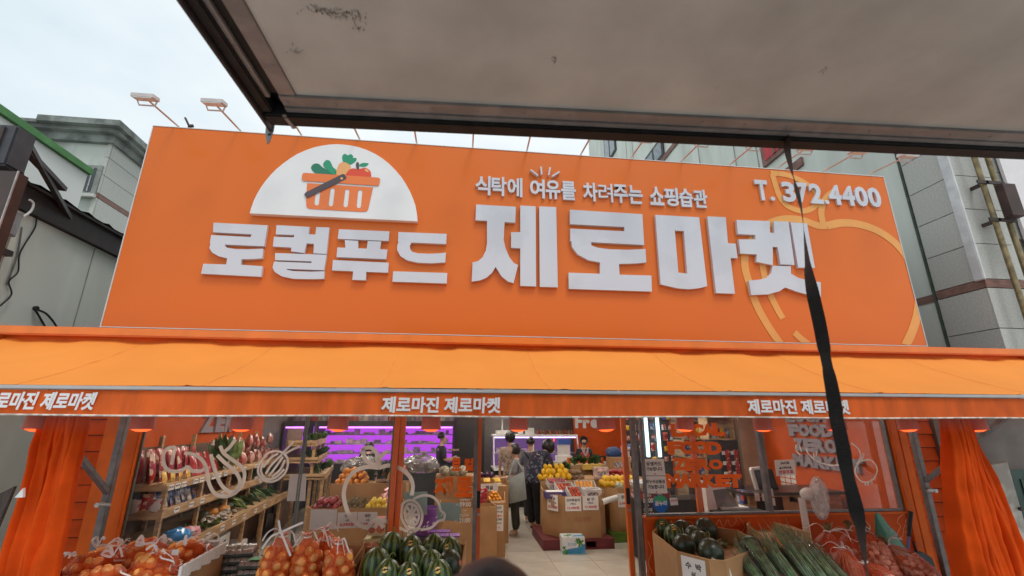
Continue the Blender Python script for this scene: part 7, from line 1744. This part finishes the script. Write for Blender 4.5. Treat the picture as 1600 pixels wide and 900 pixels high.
for i in range(9):
    s_ = -0.085+0.17*i/8; rr_ = 0.225*math.sqrt(max(0.02, 1-(s_/0.088)**2))
    rows.append([fc+ax*s_+(u*math.cos(q)+v*math.sin(q))*rr_*(1+0.05*mnoise.noise(Vector((math.cos(q)*3, math.sin(q)*3, i)))) for q in [2*math.pi*j/28 for j in range(29)]])
MB().sheet(rows).build('plastic_cover', film('cover_plastic', (0.86, 0.82, 0.82), 0.36, rough=0.15, noise=0.5, scale=14, gloss=0.015, translucent=0.5), fan, smooth=60)
base(fan)
# ------------------------------------------------------------------ people
M_skin = mat('skin', (0.50, 0.30, 0.21), rough=0.55, var=0.06); M_hair = mat('black_hair', (0.014, 0.011, 0.010), rough=0.45, var=0.4, scale=25, stretch=(4, 4, 1)); M_hairb = mat('brown_hair', (0.022, 0.013, 0.012), rough=0.5, var=0.4, scale=30)
def skin_mesh(name, verts, edges, m, sub=2):
    me = bpy.data.meshes.new(name); me.from_pydata([v[0] for v in verts], edges, []); o = bpy.data.objects.new(name, me); COL.objects.link(o)
    md = o.modifiers.new('s', 'SKIN'); md.use_smooth_shade = True
    for i, v in enumerate(verts):
        r = v[1]; me.skin_vertices[0].data[i].radius = r if isinstance(r, tuple) else (r, r); me.skin_vertices[0].data[i].use_root = (i == 0)
    sb = o.modifiers.new('u', 'SUBSURF'); sb.levels = sub; sb.render_levels = sub
    dg = bpy.context.evaluated_depsgraph_get(); out = bpy.data.meshes.new_from_object(o.evaluated_get(dg)); bpy.data.objects.remove(o)
    out.materials.clear(); out.materials.append(m)
    for p in out.polygons: p.use_smooth = True
    out.name = name; return out
def person(label, loc, rz, H, top, bottom, shoe, pose=None, hair='short', hm=None, sleeve=0.55, hem=0.86, skirt=None, leg_r=0.078, bulk=1.0, mask=None):
    s = H/1.70; J = dict(pelvis=(0, 0, .93), waist=(0, 0.005, 1.08), chest=(0, 0.0, 1.27), neckb=(0, -.01, 1.41), neck=(0, .0, 1.475), jaw=(0, .03, 1.535), head=(0, .02, 1.60), crown=(0, .01, 1.655))
    for sd_, q in (('l', -1), ('r', 1)):
        J.update({'sh'+sd_: (q*.165, -.01, 1.375), 'el'+sd_: (q*.215, -.03, 1.11), 'wr'+sd_: (q*.215, .05, .88), 'pa'+sd_: (q*.210, .075, .80),
                  'hip'+sd_: (q*.088, 0, .88), 'kn'+sd_: (q*.095, .02, .49), 'an'+sd_: (q*.10, -.015, .085), 'toe'+sd_: (q*.115, .13, .035)})
    if pose: J.update(pose)
    J = {k: Vector(v)*s for k, v in J.items()}; t = thing('person', label, 'person')
    V = []; E_ = []; I = {}
    def add(n_, r, par=None, co=None):
        V.append((tuple(co if co is not None else J[n_]), (r[0]*s, r[1]*s) if isinstance(r, tuple) else r*s)); I[n_] = len(V)-1
        if par: E_.append((I[par], I[n_]))
    add('pelvis', (.135, .10)); add('waist', (.125, .095), 'pelvis'); add('chest', (.14, .10), 'waist'); add('neckb', .06, 'chest'); add('neck', .048, 'neckb'); add('jaw', (.062, .070), 'neck'); add('head', (.074, .088), 'jaw'); add('crown', (.052, .062), 'head')
    for q in 'lr':
        add('sh'+q, .052, 'chest'); add('el'+q, .038, 'sh'+q); add('wr'+q, .025, 'el'+q); add('pa'+q, (.034, .020), 'wr'+q)
        d = (J['pa'+q]-J['wr'+q]).normalized(); side = d.cross(Vector((0, 1, 0.2))).normalized(); nrm = side.cross(d)
        for f, (o_, l_) in enumerate(((-.028, .060), (-.010, .072), (.010, .068), (.027, .052))):
            a = J['pa'+q]+side*o_*s+d*.030*s; add('f%s%d' % (q, f), .0095, 'pa'+q, a); add('g%s%d' % (q, f), .0085, 'f%s%d' % (q, f), a+d*l_*.55*s+nrm*.008*s); add('h%s%d' % (q, f), .0065, 'g%s%d' % (q, f), a+d*l_*.85*s+nrm*.028*s)
        th = J['wr'+q]+d*.035*s-side*.030*s; add('t'+q, .011, 'wr'+q, th); add('u'+q, .008, 't'+q, th+d*.045*s-side*.018*s+nrm*.02*s)
        add('hip'+q, .082, 'pelvis'); add('kn'+q, .052, 'hip'+q); add('an'+q, .034, 'kn'+q); add('toe'+q, (.036, .026), 'an'+q)
    link('body', skin_mesh('body', V, E_, M_skin), t)
    # shirt
    V, E_, I = [], [], {}; b = bulk
    hemp = J['pelvis'].lerp(J['kn'+'l'].lerp(J['knr'], .5), max(0, (.93-hem)/.44))
    add('waist', (.150*b, .122*b)); add('hem', (.160*b, .130*b), 'waist', hemp); add('chest', (.160*b, .120*b), 'waist'); add('neckb', (.085, .07), 'chest')
    for q in 'lr':
        add('sh'+q, .072, 'chest'); m_ = J['sh'+q].lerp(J['el'+q], min(1, sleeve*1.6)); add('sl'+q, .064, 'sh'+q, m_)
        if sleeve > 0.8: add('cf'+q, .045, 'sl'+q, J['el'+q].lerp(J['wr'+q], .92))
    link('shirt', skin_mesh('shirt', V, E_, top), t)
    # trousers or skirt
    V, E_, I = [], [], {}
    add('pelvis', (.148, .120)); add('w', (.135, .105), 'pelvis', J['pelvis'].lerp(J['waist'], .5))
    if skirt:
        mid = (J['anl']+J['anr'])/2; add('k', (.165, .13), 'pelvis', J['pelvis'].lerp(mid, .5)); add('e', (.175, .14), 'k', J['pelvis'].lerp(mid, .5+.42*skirt))
    else:
        for q in 'lr': add('hip'+q, leg_r*1.18, 'pelvis'); add('kn'+q, leg_r*.92, 'hip'+q); add('an'+q, leg_r*.82, 'kn'+q, J['kn'+q].lerp(J['an'+q], .93))
    link('trousers' if not skirt else 'skirt', skin_mesh('trousers', V, E_, bottom), t)
    for q in 'lr':
        a, e = J['an'+q], J['toe'+q]; V = [(tuple(a-Vector((0, .03, .035))*s), (.040*s, .036*s)), (tuple(a.lerp(e, .6)+Vector((0, 0, -.005))*s), (.046*s, .034*s)), (tuple(e), (.040*s, .026*s))]; link('shoe', skin_mesh('shoe', V, [(0, 1), (1, 2)], shoe), t)
    # head: hair, eyes, nose, mouth, ears
    up_ = (J['crown']-J['jaw']).normalized(); fw = Vector((0, 1, 0)); fw = (fw-up_*fw.dot(up_)).normalized(); rt = fw.cross(up_); c = J['head']
    mb = MB(); 
    if hair == 'bob': prm = (.112, .122, .125, -.022, .010)
    elif hair == 'long': prm = (.132, .150, .150, -.015, -.012)
    elif hair == 'curly': prm = (.112, .120, .118, -.018, .030)
    else: prm = (.096, .110, .098, -.018, .036)
    mb.ball((0, 0, 0), prm[0]*s, prm[1]*s, prm[2]*s, 22, 14)
    for p in mb.v:
        d = p.normalized(); k = 1+(.10 if hair == 'curly' else .04)*mnoise.noise(d*(7 if hair == 'curly' else 4)); p *= k
        if p.y > .045*s and p.z < .045*s: p.y = .045*s-(p.y-.045*s)*.2
        if hair == 'short' and p.z < -.035*s: p.z = -.035*s
        if hair == 'bob' and p.z < -.085*s: p.z = -.085*s
    Mx = Matrix((rt, fw, up_)).transposed()
    mb.v = [c+Mx @ (p+Vector((0, prm[3]*s, prm[4]*s))) for p in mb.v]
    hh = mb.build('hair', hm or M_hair, t, smooth=80)
    e_ = MB()
    for q in (-1, 1): e_.ball(c+Mx @ (Vector((q*.030, .082, -.008))*s), .009*s, .006*s, .006*s, 8, 5)
    e_.build('eyes', M_ink, t); MB().cyl(c+Mx @ (Vector((0, .080, .0))*s), c+Mx @ (Vector((0, .102, -.035))*s), .007*s, .013*s, n=8).build('nose', M_skin, t, smooth=60)
    MB().ball(c+Mx @ (Vector((0, .082, -.062))*s), .022*s, .006*s, .006*s, 8, 5).build('mouth', mat('lips', (0.35, 0.12, 0.10), rough=0.5), t)
    if mask: MB().ball(c+Mx @ (Vector((0, .058, -.05))*s), .060*s, .045*s, .048*s, 12, 8).build('face_mask', mask, t, smooth=70)
    e_ = MB()
    for q in (-1, 1): e_.ball(c+Mx @ (Vector((q*.080, -.005, -.01))*s), .010*s, .018*s, .028*s, 8, 6)
    e_.build('ears', M_skin, t, smooth=60)
    place(t, loc, rz); return t, J, s
C = lambda n_, c_, **k: mat(n_, c_, rough=0.85, **k)
M_flor = print_mat('floral_cloth', (0.030, 0.034, 0.050), (0.13, 0.14, 0.17), (0.08, 0.04, 0.07), 26, cloth=True)
# shopper in grey with a tote bag
p = onZ(806, 837, 0.0)
t, J, s = person('woman in a loose grey top with a pale grey shoulder bag, seen from the side', (p.x, p.y, 0), RAD(78), 1.53, C('grey_top', (0.19, 0.185, 0.19), var=0.15), C('olive_trousers', (0.040, 0.042, 0.033)), mat('tan_shoe', (0.42, 0.28, 0.18), rough=0.6),
    pose=dict(ell=(-.22, .02, 1.10), wrl=(-.15, .26, 1.06), pal=(-.12, .34, 1.07), elr=(.22, .02, 1.10), wrr=(.12, .27, 1.04), par=(.09, .35, 1.05), head=(0, .045, 1.60), jaw=(0, .06, 1.53), crown=(0, .03, 1.66)), hair='bob', sleeve=0.6, hem=0.80, bulk=1.12, leg_r=0.092)
bag = thing('shoulder_bag', 'pale grey cloth shoulder bag hanging at the side of the woman in grey', 'bag')
qd = [onY(*q, 8.70) for q in ((794, 748), (819, 736), (823, 780), (796, 787))]
mb = MB()
for sg in (-1, 1):
    rows = []
    for i in range(7):
        u = i/6; r = []
        for j in range(7):
            v = j/6; b_ = (qd[0].lerp(qd[1], u)).lerp(qd[3].lerp(qd[2], u), v); r.append(b_+Vector((0, sg*0.05*math.sin(math.pi*u)**.5*math.sin(math.pi*min(1, v*.9+.05))**.5+0.012*mnoise.noise(b_*14), 0)))
        rows.append(r)
    mb.sheet(rows)
mb.build('body', C('bag_cloth', (0.29, 0.32, 0.31), var=0.12), bag, smooth=60)
shl = onY(805, 722, 8.72)
MB().ribbon(crom([qd[0], shl+Vector((-0.03, 0, 0)), shl+Vector((0.03, 0.02, 0.01)), qd[1]], 5), 0.03, (0, -1, 0), 0.004).build('strap', MATS['bag_cloth'], bag); base(bag)
crumple('held_pack', 'pale crumpled pack held by the woman in grey', onY(778, 757, 8.80), 0.075, 0.05, 0.05, mat('pale_pack', (0.60, 0.48, 0.38), rough=0.5, var=0.2), cat='pack', seed=4)
# woman behind with curly hair
p = onY(797, 679, 10.3); person('woman with curly black hair and a beige patterned top, seen from behind', (p.x, 10.3, 0), RAD(-8), p.z+0.02, print_mat('beige_floral', (0.36, 0.28, 0.22), (0.22, 0.16, 0.14), (0.42, 0.36, 0.30), 24, cloth=True), C('navy_trousers', (0.02, 0.02, 0.03)), M_black, hair='curly', sleeve=0.6)
# man with strap
p = onY(829, 685, 10.0); t, J, s = person('man in a grey blue shirt with a black strap across his back', (p.x, 10.0, 0), RAD(-14), p.z+0.0, C('blue_grey_shirt', (0.10, 0.10, 0.135)), C('dark_trousers', (0.018, 0.018, 0.022)), MW, hair='short', sleeve=0.6, bulk=1.08, pose=dict(wrr=(.20, .20, 1.0), par=(.19, .28, 1.02)))
o = MB().ribbon(crom([Vector(q)*s for q in ((-.17, .02, 1.43), (-.12, -.10, 1.40), (0, -.145, 1.26), (.12, -.135, 1.10), (.18, -.02, 1.0))], 4), 0.035, (0, -1, 0.2), 0.006).build('bag_strap', M_black, t)
# bent woman in dark floral top
p = onZ(833, 829, 0.0)
person('woman in a dark floral blouse and black trousers bending over the fruit', (p.x+0.06, p.y, 0), RAD(-52), 1.66, M_flor, C('black_trousers', (0.010, 0.010, 0.012)), mat('brown_shoe', (0.06, 0.03, 0.028), rough=0.5), hair='long',
    pose=dict(pelvis=(0, -.10, .92), waist=(0, .0, 1.10), chest=(0, .16, 1.29), neckb=(0, .28, 1.40), neck=(0, .33, 1.44), jaw=(0, .41, 1.44), head=(0, .42, 1.52), crown=(0, .40, 1.59), shl=(-.17, .17, 1.36), shr=(.17, .17, 1.36),
              ell=(-.23, .28, 1.12), wrl=(-.20, .46, .98), pal=(-.18, .54, .94), elr=(.25, .22, 1.10), wrr=(.24, .34, .90), par=(.23, .40, .84), hipl=(-.09, -.09, .88), hipr=(.09, -.09, .88), knl=(-.10, -.03, .48), knr=(.10, -.05, .48)), sleeve=0.7, hem=0.78, bulk=1.5, leg_r=0.095)
# worker in a red vest
p = onY(912, 684, 11.75); t, J, s = person('worker in a red vest over dark sleeves and a dark face mask behind the counter', (p.x, 11.75, 0), RAD(176), p.z, C('dark_sleeves', (0.03, 0.028, 0.03)), C('work_trousers', (0.02, 0.02, 0.025)), M_black, hair='curly', sleeve=1.0, mask=C('mask_grey', (0.06, 0.055, 0.06)), pose=dict(wrl=(-.16, .20, 1.0), pal=(-.14, .28, 1.0), wrr=(.16, .20, 1.0), par=(.14, .28, 1.0)))
V = [(tuple(Vector((0, .005, 1.05))*s), (.172*s, .140*s)), (tuple(Vector((0, .0, .88))*s), (.178*s, .145*s)), (tuple(Vector((0, 0, 1.26))*s), (.178*s, .140*s)), (tuple(Vector((0, -.01, 1.39))*s), (.125*s, .085*s))]
link('vest', skin_mesh('vest', V, [(0, 1), (0, 2), (2, 3)], C('red_vest', (0.42, 0.035, 0.03))), t)
MB().ribbon(crom([Vector(q)*s for q in ((-.09, .08, 1.46), (-.05, .145, 1.36), (0, .165, 1.24))], 4), .04, (0, 1, 0.2), .008).ribbon(crom([Vector(q)*s for q in ((.09, .08, 1.46), (.05, .145, 1.36), (0, .165, 1.24))], 4), .04, (0, 1, .2), .008).build('collar', C('grey_hood', (0.28, 0.26, 0.27)), t)
# person at the chiller
p = onY(691, 677, 11.45); person('person in a long dark tunic holding a pack in front of the purple chiller', (p.x, 11.45, 0), RAD(-72), p.z+.0, C('charcoal_tunic', (0.035, 0.033, 0.05)), C('charcoal_skirt', (0.030, 0.030, 0.045)), M_black, hair='short', sleeve=0.62, hem=0.6, skirt=0.9,
    pose=dict(ell=(-.20, .02, 1.12), wrl=(-.12, .26, 1.12), pal=(-.10, .34, 1.14), elr=(.20, .02, 1.12), wrr=(.12, .26, 1.10), par=(.10, .34, 1.12)))
q = onY(709, 703, 11.35); tag(MB().box(q.x-0.13, q.x+0.12, 11.3, 11.45, q.z-0.02, q.z+0.02).build('held_tray', mat('tray_brown', (0.25, 0.17, 0.16), rough=0.5)), 'flat pack held by the person at the purple chiller', 'pack')
# dark figure behind the apple drawing
p = onY(577, 694, 10.7); person('person dressed in black with a hood, seen from behind at the chiller', (p.x, 10.7, 0), RAD(8), p.z+0.06, C('black_coat', (0.012, 0.012, 0.014)), C('black_legs', (0.01, 0.01, 0.012)), M_black, hair='bob', sleeve=1.0, hem=0.62, bulk=1.28,
    pose=dict(neck=(0, .08, 1.46), jaw=(0, .14, 1.50), head=(0, .14, 1.555), crown=(0, .12, 1.61)))
# passer-by right in front of the lens
person('person with short dark hair right in front, seen from behind at the bottom edge', (0.080, 1.02, -0.12), RAD(-6), 1.732, C('dark_jacket', (0.03, 0.03, 0.035)), C('grey_trousers', (0.05, 0.05, 0.055)), M_black, hair='short', hm=M_hairb, sleeve=0.6)
